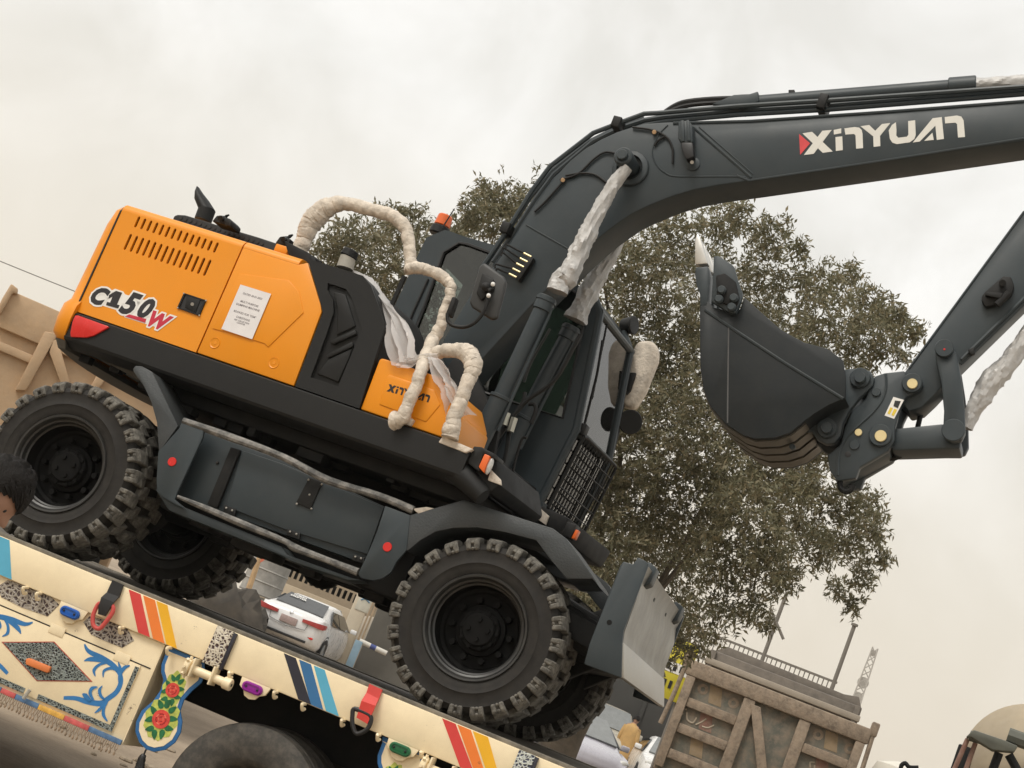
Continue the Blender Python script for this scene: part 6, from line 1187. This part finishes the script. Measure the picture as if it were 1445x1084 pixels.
zc = FW2.on(w6((620, 290)), 0)[1]; xc = FW2.on(w6((590, 290)), 0)[0]
for r_ in range(3):
    for k in range(16): holes.append([(xc-0.1+k*0.21, zc-r_*0.62-0.32), (xc+0.02+k*0.21, zc-r_*0.62-0.32), (xc+0.02+k*0.21, zc-r_*0.62), (xc-0.1+k*0.21, zc-r_*0.62)])
vw = G().plate([(x0-0.5, -0.5), (x0+9, -0.5), (x0+9, zc+1.6), (x0-0.5, zc+1.6)], holes, 0.0, 0.2); vwo = thing('vent_block_wall', 'tall brown wall with rows of ventilation blocks behind the low plaster wall', 'wall', FW2); vw.obj('pierced_face', conc2, vwo); G().box(x0-0.5, x0+9, 0.5, 0.7, -0.5, zc+1.6, 0.01).obj('hole_backing', dark, vwo)  # dark sheet added behind the face so the block holes look shaded
FP = front_frame(505, 880, 46.0)
xp0 = FP.on(w6((1105, 560)), 0)[0]; xp1 = FP.on(w6((1235, 560)), 0)[0]
pil = thing('gate_pillar', 'pale gate pillar with a blue lettered poster beside the near front tyre', 'pillar', FP)
G().box(xp0, xp1, 0, 0.5, -0.3, 4.2, 0.03).obj('pillar_shaft', mat('pale_plaster', (0.56, 0.49, 0.38), 0.9, var=0.1, vscale=2), pil)
pz = FP.on(w6((1185, 530)), 0)[1]; pst = G().box(xp0+0.08, xp0+0.52, -0.02, 0, pz-0.32, pz+0.42, 0.004).obj('poster', mat('poster_cream', (0.55, 0.53, 0.45), 0.7), pil)
pbm = mat('poster_blue', (0.10, 0.20, 0.30), 0.7)
for pts in (((0.02, 0.2), (0.1, 0.3), (0.16, 0.18), (0.24, 0.28), (0.36, 0.2)), ((0.05, 0.12), (0.2, 0.10), (0.34, 0.13)), ((0.05, -0.05), (0.15, 0.02), (0.3, -0.04))): G().tube([(xp0+0.1+a, -0.024, pz+b_) for a, b_ in pts], 0.022, n=5, sub=3).obj('poster_script', pbm, pst)
for dx in (0.05, 0.14): G().box(xp1+dx, xp1+dx+0.05, -0.05, 0.02, -0.3, 4.2, 0.006).obj('gate_edge', mat('old_timber', (0.36, 0.27, 0.18), 0.8, var=0.2), pil)
sh_ = tag(link('grey_shutter', G().box(0, 6, 0, 0.15, 0, 4.4, 0.02).mesh('grey_shutter', mat('grey_sheet', (0.16, 0.155, 0.14), 0.7, var=0.15, vscale=2), 30)), 'dull grey metal shutter next to the gate pillar', 'shutter'); sh_.location = FP.o+FP.x*(xp1+0.25)+FP.y*1.0; sh_.rotation_euler.z = FP.yaw
# covered vehicle
FV = front_frame(545, 915, 49.0); tarp = mat('canvas_cover', (0.29, 0.255, 0.205), 0.9, var=0.15, vscale=2, bump=0.5, bscale=4)
xv = FV.on(v8((250, 700)), 0)[0]; rings = []
for i in range(13):
    x = -1.6+3.2*i/12; h = 1.6*(1-abs(x/1.7)**2.6)+0.02; row = []
    for j in range(15):
        a = PI*j/14; row.append((xv+x+0.05*math.sin(3*a+i), -1.0*math.cos(a)*(0.9+0.1*math.sin(i*1.3))+0.04*math.sin(5*a+i), max(0.0, h*math.sin(a)**0.55+0.05*math.sin(4*x+3*a))))
    rings.append(row)
cvv = G().loft(rings, closed=False, caps=False).obj('covered_vehicle', tarp, None, None, ang=70); cvv.location = FV.o; cvv.rotation_euler.z = FV.yaw; tag(cvv, 'vehicle under a rumpled grey-brown canvas cover behind the front tyre', 'covered vehicle')
# striped pole lying across the cover
FPp = front_frame(525, 905, 45.0); bpm = [mat('pole_white', (0.55, 0.53, 0.48), 0.6), mat('pole_blue', (0.05, 0.07, 0.22), 0.6)]
bg_ = thing('barrier_pole', 'blue and white banded barrier pole in front of the canvas cover', 'barrier', FPp); a, b_ = Vector(FPp.on3(v8((60, 620)), 0)), Vector(FPp.on3(v8((380, 770)), 0))
for i in range(5): G().cyl(a.lerp(b_, i/5), a.lerp(b_, (i+1)/5), 0.07, n=12).obj('pole_band', bpm[1 if i in (2,) else 0], bg_)
G().box(a.x-0.1, a.x+0.1, -0.1, 0.1, 0, a.z, 0.01).obj('barrier_post', mat('post_paint', (0.2, 0.3, 0.38), 0.6), bg_)
# left clutter: flag on a post, drum, dark stack
FX = front_frame(370, 800, 44.0)
fl_ = thing('cloth_flag', 'red-orange cloth tied to a rough wooden post behind the lorry deck', 'flag', FX)
pa_, pb2 = Vector(FX.on3(w6((385, 120)), 0)), Vector(FX.on3(w6((250, 640)), 0)); G().tube([(pb2.x, 0, 0), (pa_.x*0.4+pb2.x*0.6, 0, pb2.z), (pa_.x, 0, pa_.z+0.6)], [0.09, 0.08, 0.06], n=8).obj('flag_post', mat('raw_timber', (0.46, 0.31, 0.17), 0.85, var=0.2), fl_)
q = [FX.on3(p, -0.05) for p in w6((395, 130), (490, 150), (440, 190), (395, 235), (360, 250))]; G().hull8(q, [(x, 0.0, z) for x, y, z in q]).obj('flag_cloth', mat('red_cloth', (0.62, 0.16, 0.09), 0.8, var=0.2, vscale=6), fl_)
FY = front_frame(360, 830, 46.0)
c0 = FY.on(w6((430, 260)), 0)
for dx, zz, r_, wh in ((0.0, 0, 0.55, 'lowest'), (0.1, 1.02, 0.55, 'middle one'), (0.05, 2.04, 0.5, 'topmost')):
    dm_ = G().lathe([(0, 0), (r_, 0), (r_+0.02, 0.04), (r_, 0.08), (r_, 0.33), (r_+0.02, 0.36), (r_, 0.39), (r_, 0.66), (r_+0.02, 0.69), (r_, 0.72), (r_, 0.98), (r_+0.02, 1.0), (0, 1.0)], (0, 0, 0), (0, 0, 1), n=28).obj('metal_drum', mat('drum_grey', (0.27, 0.26, 0.24), 0.6, var=0.25, vscale=4)); dm_.location = FY.o+FY.x*(c0[0]+dx)+FY.y*0.6+np.array([0, 0, zz]); tag(dm_, 'dented grey metal drum, %s of the stack left of the low plaster wall' % wh, 'drum', 'grey drums in a stack')
FZ = front_frame(325, 860, 42.0); hp = G(); c0 = FZ.on(w6((150, 520)), 0)
rings = []
for i in range(11):
    x = -1.0+2.0*i/10; row = []
    for j in range(13): a = PI*j/12; row.append((c0[0]+x+0.08*math.sin(a*5+i), -0.8*math.cos(a), max(0, (1.15-0.6*abs(x)**1.5+0.16*math.sin(i*2.1+j)+0.12*math.sin(i*3.7-j*2.3))*math.sin(a)**0.6)))
    rings.append(row)
hp.loft(rings, closed=False, caps=False); hp = hp.obj('tarpaulin_heap', mat('dark_tarp', (0.05, 0.042, 0.033), 0.85, var=0.5, vscale=3, bump=0.5, bscale=5), None, None, ang=40); hp.location = FZ.o; hp.rotation_euler.z = FZ.yaw; tag(hp, 'dark brown tarpaulin heap between the far rear tyre and the flag post', 'tarpaulin')
# small shop front at the far left
FS = front_frame(10, 540, 27.0)
shp = thing('small_shop', 'small white and blue shop with red scalloped eave behind the rear tyre', 'building', FS); ze = FS.on(y8((60, 720)), 0)[1]; xe = FS.on(y8((75, 800)), 0)[0]
G().box(xe-4, xe, 0, 3, -0.2, ze+0.1, 0.02).obj('shop_wall', mat('lime_wash', (0.62, 0.56, 0.44), 0.85, var=0.08), shp); G().box(xe+0.002, xe+2.5, 0.1, 3, -0.2, ze+0.05, 0.02).obj('side_wall', mat('grey_blue_wash', (0.33, 0.35, 0.36), 0.85), shp)
G().box(xe-4, xe-0.02, -0.03, 0.0, -0.2, FS.on(y8((30, 960)), 0)[1], 0.005).obj('painted_dado', mat('dado_blue', (0.04, 0.14, 0.33), 0.7), shp)
G().box(xe-4, xe+0.6, -0.3, 3, ze+0.1, ze+0.2, 0.02).obj('roof_slab', mat('eave_cream', (0.66, 0.60, 0.47), 0.8), shp); scm = mat('tile_red', (0.42, 0.12, 0.07), 0.7, var=0.15)
for i in range(22): x = xe+0.5-i*0.2; G().cyl((x, -0.34, ze+0.07), (x, -0.05, ze+0.10), 0.085, n=12).obj('eave_tile', scm, shp)
# dark covered lorry behind the man
FK = front_frame(915, 1000, 49.5)
dk = thing('covered_lorry', 'dark grey box lorry standing behind the man in mustard', 'lorry', FK); dkm = mat('dark_sheet', (0.050, 0.050, 0.048), 0.8, var=0.15, vscale=1.5)
zk = FK.on(w1((700, 60)), 0)[1]; G().box(-2.6, 2.2, 0, 5, 0.8, zk+1.2, 0.06).obj('box_body', dkm, dk)
for x in (-2.5, -0.2, 2.02): G().box(x, x+0.12, -0.05, 0.004, 0.85, zk+1.1, 0.01).obj('corner_post', dkm, dk)
G().box(-2.3, 1.9, 0.2, 5, 0.3, 0.79, 0.02).obj('lorry_chassis', dark, dk)
for x in (-2.0, 1.6):
    for yv in (1.2, 4.2): o = link('lorry_wheel', wt, dk); o.location = (x, yv, 0.515); o.rotation_euler.z = PI/2*(1 if x > 0 else -1)
# yellow sign
rm0 = mat('thin_steel', (0.16, 0.145, 0.125), 0.6)
FG = front_frame(950, 945, 33.0)
sg = thing('shop_sign', 'yellow sign board with a white band between blade and dump lorry', 'sign', FG); c0 = FG.on((948, 945), 0)
G().box(c0[0]-0.35, c0[0]+0.35, 0, 0.06, c0[1]-0.55, c0[1]+0.6, 0.01).obj('sign_board', mat('sign_yellow', (0.60, 0.52, 0.04), 0.5, var=0.08), sg); G().box(c0[0]-0.34, c0[0]+0.34, -0.008, 0.0, c0[1]-0.05, c0[1]+0.15).obj('sign_band', white, sg); G().cyl((c0[0]+0.3, 0.1, 0), (c0[0]+0.3, 0.1, c0[1]+0.3), 0.04, n=10).obj('sign_post', rm0, sg)
for k in range(4): G().box(c0[0]-0.25+k*0.13, c0[0]-0.18+k*0.13, -0.014, -0.007, c0[1]-0.01, c0[1]+0.11).obj('sign_mark', ink, sg)
for k in range(3): G().box(c0[0]-0.2+k*0.12, c0[0]-0.14+k*0.12, -0.014, 0.0, c0[1]-0.35, c0[1]-0.2).obj('sign_mark', ink, sg)
# railing on a wall, poles, far tower, cable
FR_ = front_frame(1080, 930, 46.0); rl = thing('metal_railing', 'thin steel picket railing on a raised road behind the dump lorries', 'railing', FR_); rm_ = mat('thin_steel', (0.16, 0.145, 0.125), 0.6)
pA, pB = FR_.on(y5((255, 78)), 0), FR_.on(y5((730, 277)), 0); zr_ = (pA[1]+pB[1])/2; hgt = 1.1; n = 44
for zz in (zr_, zr_-hgt*0.62, zr_-hgt): G().box(pA[0]-2, pB[0]+0.1, -0.03, 0.03, zz-0.03, zz+0.03).obj('rail', rm_, rl)
for i in range(n): x = pA[0]-2+(pB[0]-pA[0]+2)*i/(n-1); G().box(x-0.015, x+0.015, -0.015, 0.015, zr_-hgt, zr_-0.03).obj('picket', rm_, rl)
G().box(pA[0]-2.2, pB[0]+0.5, 7, 7.6, -0.3, zr_-hgt-0.03, 0.02).obj('parapet', mat('parapet_concrete', (0.3, 0.26, 0.2), 0.9, var=0.15), rl)
for a, b_, dp, lb in (((535, 0), (400, 350), 40.0, 'bare steel pole with a loose cross stay rising behind the grey dump body'), ((810, 62), (720, 310), 38.0, 'bare steel pole with flat cap behind the right end of the grey dump body')):
    f_ = front_frame(*y5(b_), dp); pl2 = thing('steel_pole', lb, 'pole', f_); tp_ = f_.on(y5(a), 0); G().cyl((tp_[0], 0, 0), (tp_[0], 0, tp_[1]+(0.0 if a[0] > 600 else 0.4)), 0.055, 0.045, n=10).obj('pole_shaft', rm_, pl2)
    if a[0] > 600: G().cyl((tp_[0], 0, tp_[1]), (tp_[0], 0, tp_[1]+0.05), 0.08, n=12).obj('pole_cap', rm_, pl2)
    else: G().cyl(f_.on3(y5((495, -5)), -0.08), f_.on3(y5((545, 112)), -0.08), 0.035, n=8).obj('cross_stay', rm_, pl2)
FQ = front_frame(*y5((855, 230)), 480.0); tw = thing('lattice_tower', 'faint lattice mast far away in the dust beyond the dump lorries', 'tower', FQ); tz = FQ.on(y5((890, 145)), 0)[1]; tx = FQ.on(y5((860, 225)), 0)[0]; g_ = G()
for sx in (-1, 1):
    for sy in (-1, 1): g_.cyl((tx+sx*2.4, sy*2.4, 0), (tx+sx*0.75, sy*0.75, tz), 0.2, n=6)
for k in range(24):
    za_, zb2 = tz*k/24, tz*(k+1)/24; ra, rb = 2.4-1.65*k/24, 2.4-1.65*(k+1)/24
    for s in (-1, 1): g_.cyl((tx-ra, s*ra, za_), (tx+rb, s*rb, zb2), 0.1, n=5); g_.cyl((tx+ra, s*ra, za_), (tx-rb, s*rb, zb2), 0.1, n=5)
mast_m = mat('mast_hazed', (0.38, 0.36, 0.33), 0.7); g_.obj('mast_frame', mast_m, tw)  # mast colour lightened to carry the fade of distant haze
for zz, r_ in ((tz*0.80, 1.6), (tz*0.72, 1.3), (tz*0.97, 0.9)): G().cyl((tx, -0.4, zz), (tx, 0.4, zz), r_, n=14).obj('dish_antenna', mast_m, tw)
p0, p1, p2_ = at(-260, 262, 30), at(60, 393, 32), at(330, 500, 36)
cb = G().tube([tuple(p0), tuple(p1), tuple(p2_)], 0.010, n=5, sub=4); tag(cb.obj('overhead_cable', mat('cable_grey', (0.25, 0.24, 0.22), 0.7)), 'thin overhead cable crossing the sky left of the counterweight', 'cable')
# concrete mixer at lower right
FM = front_frame(1410, 1075, 20.0); mx_ = thing('mixer_lorry', 'tan concrete mixer lorry with dark chute frame', 'lorry', FM)
mtan = mat('mixer_paint', (0.40, 0.335, 0.24), 0.75, var=0.15, vscale=3, dust=0.5, dustcol=(0.42, 0.36, 0.28)); mgrey = mat('mixer_frame', (0.11, 0.115, 0.095), 0.7, var=0.2)
mc = FM.on(w2((1480, 900)), 0.0); R0 = FM.on(w2((1440, 345)), 0)[1]-mc[1]
G().lathe([(0, -0.3), (0.5, -0.28), (0.75, -0.1), (R0*0.86, 0.45), (R0, 1.3), (R0, 2.4), (R0*0.7, 3.6), (R0*0.4, 4.2)], (mc[0], 0.2, mc[1]), (0.25, 1, -0.12), n=48).obj('mixer_drum', mtan, mx_, ang=45)
for k, rr_ in ((0.5, 0.885), (1.35, 1.006)): G().lathe([(R0*rr_, k-0.05), (R0*rr_+0.035, k-0.04), (R0*rr_+0.035, k+0.04), (R0*rr_, k+0.05)], (mc[0], 0.2, mc[1]), (0.25, 1, -0.12), n=48).obj('drum_band', mat('band_dark', (0.16, 0.13, 0.10), 0.7), mx_)
def mbar(a, b_, w, m, y=-0.35): p, q = FM.on3(w2(a), y), FM.on3(w2(b_), y); G().cyl(p, q, w, n=8).obj('chute_frame', m, mx_)
mbar((890, 565), (1320, 690), 0.06, mgrey); mbar((870, 600), (720, 940), 0.028, rustr); mbar((950, 640), (840, 940), 0.028, rustr); mbar((1190, 740), (1110, 960), 0.05, dark); mbar((1290, 760), (1400, 960), 0.05, dark); mbar((1280, 560), (1500, 640), 0.09, mgrey)
G().prism(FM.poly(w2((850, 590), (930, 515), (1240, 620), (1380, 680), (1340, 740), (1120, 720), (900, 585)), -0.4), -0.55, -0.25, 0.02).obj('discharge_hopper', mgrey, mx_)
G().box(mc[0]-1.0, mc[0]+1.0, 0, 6, 0.7, 1.05, 0.03).obj('lorry_chassis', dark, mx_); G().box(mc[0]-0.8, mc[0]-0.6, 0.1, 0.5, 1.05, mc[1], 0.02).obj('drum_stand', dark, mx_); G().box(mc[0]+0.4, mc[0]+0.6, 0.1, 0.5, 1.05, mc[1], 0.02).obj('drum_stand', dark, mx_)
for x in (mc[0]-1.0, mc[0]+1.0):
    for yv in (0.8, 2.1, 5.2): o = link('lorry_wheel', wt, mx_); o.location = (x, yv, 0.515); o.rotation_euler.z = PI/2*(1 if x > mc[0] else -1)
FN = front_frame(1300, 1078, 24.0); q = FN.on(w2((390, 850)), 0); wtk = thing('white_tank', 'rounded white water tank top left of the mixer drum', 'tank', FN)
G().lathe([(0, -0.05), (0.35, -0.06), (0.62, -0.16), (0.68, -0.35), (0.68, -q[1])], (q[0]+0.05, 0.5, q[1]), (0, 0, 1), n=32).obj('tank_shell', mat('tank_white', (0.66, 0.63, 0.55), 0.6, var=0.06), wtk)
G().tube([FN.on3(w2(p), -0.3) for p in ((190, 930), (195, 870), (235, 845), (265, 880), (300, 890), (370, 890))], 0.03, n=8, sub=3).obj('tank_pipe', dark, wtk)

# ================================================================== people
def person(name, label, fr, cloth, skin, hair, height=1.72, bow=0.0, pants=None, turn=0.0):
    """standing person, faces local +x; body one skinned mesh, clothing and hair as children"""
    o = thing(name, label, 'person', fr); k = height/1.72
    Vv = [(0, 0, 0.95), (0, 0, 1.12), (0.0, 0, 1.30), (0.0, 0, 1.42), (0.02, 0, 1.50), (0.05+bow*0.05, 0, 1.56)]; Rr = [0.13, 0.125, 0.14, 0.12, 0.055, 0.052]; Ee = [(0, 1), (1, 2), (2, 3), (3, 4), (4, 5)]
    for s in (1, -1):
        b0 = len(Vv); Vv += [(0, s*0.17, 1.40), (-0.02, s*0.22, 1.13), (0.06, s*0.22, 0.90), (0.10, s*0.20, 0.83)]; Rr += [0.065, 0.048, 0.036, 0.032]; Ee += [(3, b0), (b0, b0+1), (b0+1, b0+2), (b0+2, b0+3)]
        for q, dx in enumerate((-0.018, -0.006, 0.006, 0.018, 0.034)):
            c = len(Vv); Vv += [(0.12+dx, s*(0.20-0.004*q), 0.785), (0.125+dx, s*0.185, 0.75-0.004*abs(q-2))]; Rr += [0.010, 0.008]; Ee += [(b0+3, c), (c, c+1)]
        b1 = len(Vv); Vv += [(0, s*0.10, 0.88), (0.01, s*0.11, 0.50), (-0.02, s*0.11, 0.09), (0.10, s*0.12, 0.03), (0.17, s*0.125, 0.025)]; Rr += [0.092, 0.062, 0.045, 0.04, 0.03]; Ee += [(0, b1), (b1, b1+1), (b1+1, b1+2), (b1+2, b1+3), (b1+3, b1+4)]
    me = bpy.data.meshes.new('body'); me.from_pydata([(x*k, y*k, z*k) for x, y, z in Vv], Ee, []); me.materials.append(skin); bo_ = link('body', me, o)
    sm = bo_.modifiers.new('skin', 'SKIN'); sm.use_smooth_shade = True
    for i, r in enumerate(Rr): me.skin_vertices[0].data[i].radius = (r*k, r*k)
    me.skin_vertices[0].data[0].use_root = True; bo_.modifiers.new('sub', 'SUBSURF').levels = 1; bo_.modifiers['sub'].render_levels = 1
    # head: sphere shaped into skull, brow, nose, lips and chin
    b = bmesh.new(); bmesh.ops.create_uvsphere(b, u_segments=40, v_segments=28, radius=1.0)
    for v in b.verts:
        x, y, z = v.co; X, Y_, Z = x*0.098, y*0.076, z*0.122
        if z < 0: Y_ *= 1-0.30*(-z)**1.4; X *= 1-0.10*(-z)
        if x > 0.2:
            f_ = math.exp(-(y/0.16)**2)
            X += 0.030*f_*math.exp(-((z+0.22)/0.15)**2)+0.010*f_*math.exp(-((z+0.02)/0.2)**2)+0.009*math.exp(-(y/0.28)**2)*math.exp(-((z+0.58)/0.10)**2)+0.012*math.exp(-(y/0.3)**2)*math.exp(-((z+0.88)/0.14)**2)
            X -= 0.010*math.exp(-((abs(y)-0.36)/0.14)**2)*math.exp(-((z-0.06)/0.10)**2)
            X += 0.006*math.exp(-(y/0.5)**2)*math.exp(-((z-0.22)/0.09)**2)
        v.co = (X, Y_, Z)
    hd_ = Matrix.Translation((0.065*k+bow*0.05, 0, 1.635*k-bow*0.02)) @ Matrix.Rotation(turn, 4, 'Z') @ Matrix.Rotation(bow, 4, 'Y') @ Matrix.Scale(k, 4)
    for v in b.verts: v.co = hd_ @ v.co
    g1 = G(); g1._merge(b); 
    for s in (1, -1):
        b = bmesh.new(); bmesh.ops.create_uvsphere(b, u_segments=12, v_segments=8, radius=1.0)
        for v in b.verts: v.co = hd_ @ Vector((v.co.x*0.020-0.008, v.co.y*0.009+s*0.076, v.co.z*0.032-0.012))
        g1._merge(b)
    head = g1.obj('head', skin, o, ang=80)
    for s in (1, -1):
        b = bmesh.new(); bmesh.ops.create_uvsphere(b, u_segments=10, v_segments=8, radius=0.0085)
        for v in b.verts: v.co = hd_ @ (v.co+Vector((0.080, s*0.029, 0.006)))
        G()._merge(b).obj('eye', ink, head)
    b = bmesh.new(); bmesh.ops.create_uvsphere(b, u_segments=36, v_segments=26, radius=1.0); rg = random.Random(5); dele = []
    for v in b.verts:
        x, y, z = v.co; lim = -0.45+0.95*max(0, x+0.1)**0.8 if x > -0.1 else -0.55
        if z < lim: dele.append(v); continue
        q = 1.0+0.07*rg.uniform(-1, 1)+0.10*max(0, z)*max(0, x+0.4); v.co = hd_ @ Vector((x*0.108*q-0.004, y*0.087*q, z*0.134*q))
    bmesh.ops.delete(b, geom=dele, context='VERTS'); hg_ = G()._merge(b)
    for i in range(150):                     # locks combed forward
        a, e = rg.uniform(-1.3, 1.3), rg.uniform(0.35, 1.3); dv = Vector((math.cos(a)*math.cos(e), math.sin(a)*math.cos(e), math.sin(e)))
        p = Vector((dv.x*0.105, dv.y*0.085, dv.z*0.132)); t_ = (Vector((1, 0.2*rg.uniform(-1, 1), -0.1))-dv*dv.dot(Vector((1, 0, -0.1)))).normalized()
        hg_.tube([hd_ @ (p-t_*0.02), hd_ @ (p+dv*0.005), hd_ @ (p+dv*0.002+t_*0.026)], [0.005*k, 0.0062*k, 0.002*k], n=5, sub=3)
    hg_.obj('hair', hair, o, ang=60)
    # long shirt and loose trousers
    rings = []
    for z, rx, ry, dx in ((0.48, 0.19, 0.27, 0.0), (0.60, 0.185, 0.26, 0), (0.80, 0.175, 0.235, 0), (1.0, 0.165, 0.22, 0), (1.15, 0.16, 0.215, 0), (1.30, 0.165, 0.23, 0), (1.40, 0.15, 0.215, 0), (1.455, 0.115, 0.15, 0.01), (1.49, 0.075, 0.08, 0.015), (1.515, 0.066, 0.068, 0.02)):
        rings.append([((dx+rx*math.cos(2*PI*i/28)*(1+0.05*math.sin(7*2*PI*i/28)*max(0, 1-z)))*k, ry*math.sin(2*PI*i/28)*(1+0.04*math.sin(9*2*PI*i/28)*max(0, 1-z))*k, z*k) for i in range(28)])
    sh = G().loft(rings, caps=False)
    for s in (1, -1): sh.tube([(0, s*0.15*k, 1.40*k), (-0.02*k, s*0.225*k, 1.13*k), (0.05*k, s*0.225*k, 0.91*k)], [0.088*k, 0.072*k, 0.062*k], n=12, sub=4, noise=0.04)
    sh.obj('long_shirt', cloth, o, ang=70)
    tr_ = G()
    for s in (1, -1): tr_.tube([(0, s*0.10*k, 0.85*k), (0.01*k, s*0.115*k, 0.5*k), (-0.01*k, s*0.115*k, 0.12*k)], [0.13*k, 0.12*k, 0.075*k], n=14, sub=4, noise=0.05)
    tr_.obj('loose_trousers', pants or cloth, o, ang=70)
    return o
skinm = mat('skin', (0.31, 0.175, 0.12), 0.55, var=0.08, vscale=25); hairm = mat('dark_hair', (0.008, 0.0065, 0.0055), 0.65, spec=0.2, var=0.3, vscale=80, bump=0.5, bscale=140)
hp_ = at(-30, 704, 5.6); dv = pray(-30, 704); yawp = math.atan2(dv[1], dv[0])-PI/2
person('person', 'dark-haired man looking down in front of the rear tyre, in profile', Frame((hp_[0]-0.065*math.cos(yawp), hp_[1]-0.065*math.sin(yawp), 0), yawp-math.radians(14)), mat('shirt_grey', (0.30, 0.30, 0.31), 0.85, var=0.1), skinm, hairm, 1.70, math.radians(38))
pmu = mat('mustard_cloth', (0.46, 0.29, 0.115), 0.85, var=0.12, vscale=6)
FMu = front_frame(884, 1050, 46.0); FMu = Frame(FMu.o, FMu.yaw+math.radians(75))
person('person', 'man in a mustard long shirt standing with his back turned beside the parked cars', FMu, pmu, skinm, hairm, 1.74, math.radians(38))

# ================================================================== dusty air
hzm = bpy.data.materials.new('dusty_air'); hzm.use_nodes = True; _t = hzm.node_tree; _t.nodes.clear(); _o = _t.nodes.new('ShaderNodeOutputMaterial'); _v = _t.nodes.new('ShaderNodeVolumePrincipled')
_v.inputs['Color'].default_value = (0.97, 0.92, 0.83, 1); _v.inputs['Density'].default_value = 0.0004; _v.inputs['Anisotropy'].default_value = 0.2; _t.links.new(_v.outputs[0], _o.inputs['Volume'])
HAZE = True
if HAZE:
    hz_ = G().box(-720, 720, -720, 720, -1.0, max(8.0, tz+1.5)).obj('haze', hzm, None, None, smooth=False); hz_['kind'] = 'stuff'; hz_['label'] = 'pale dusty air over the whole yard'
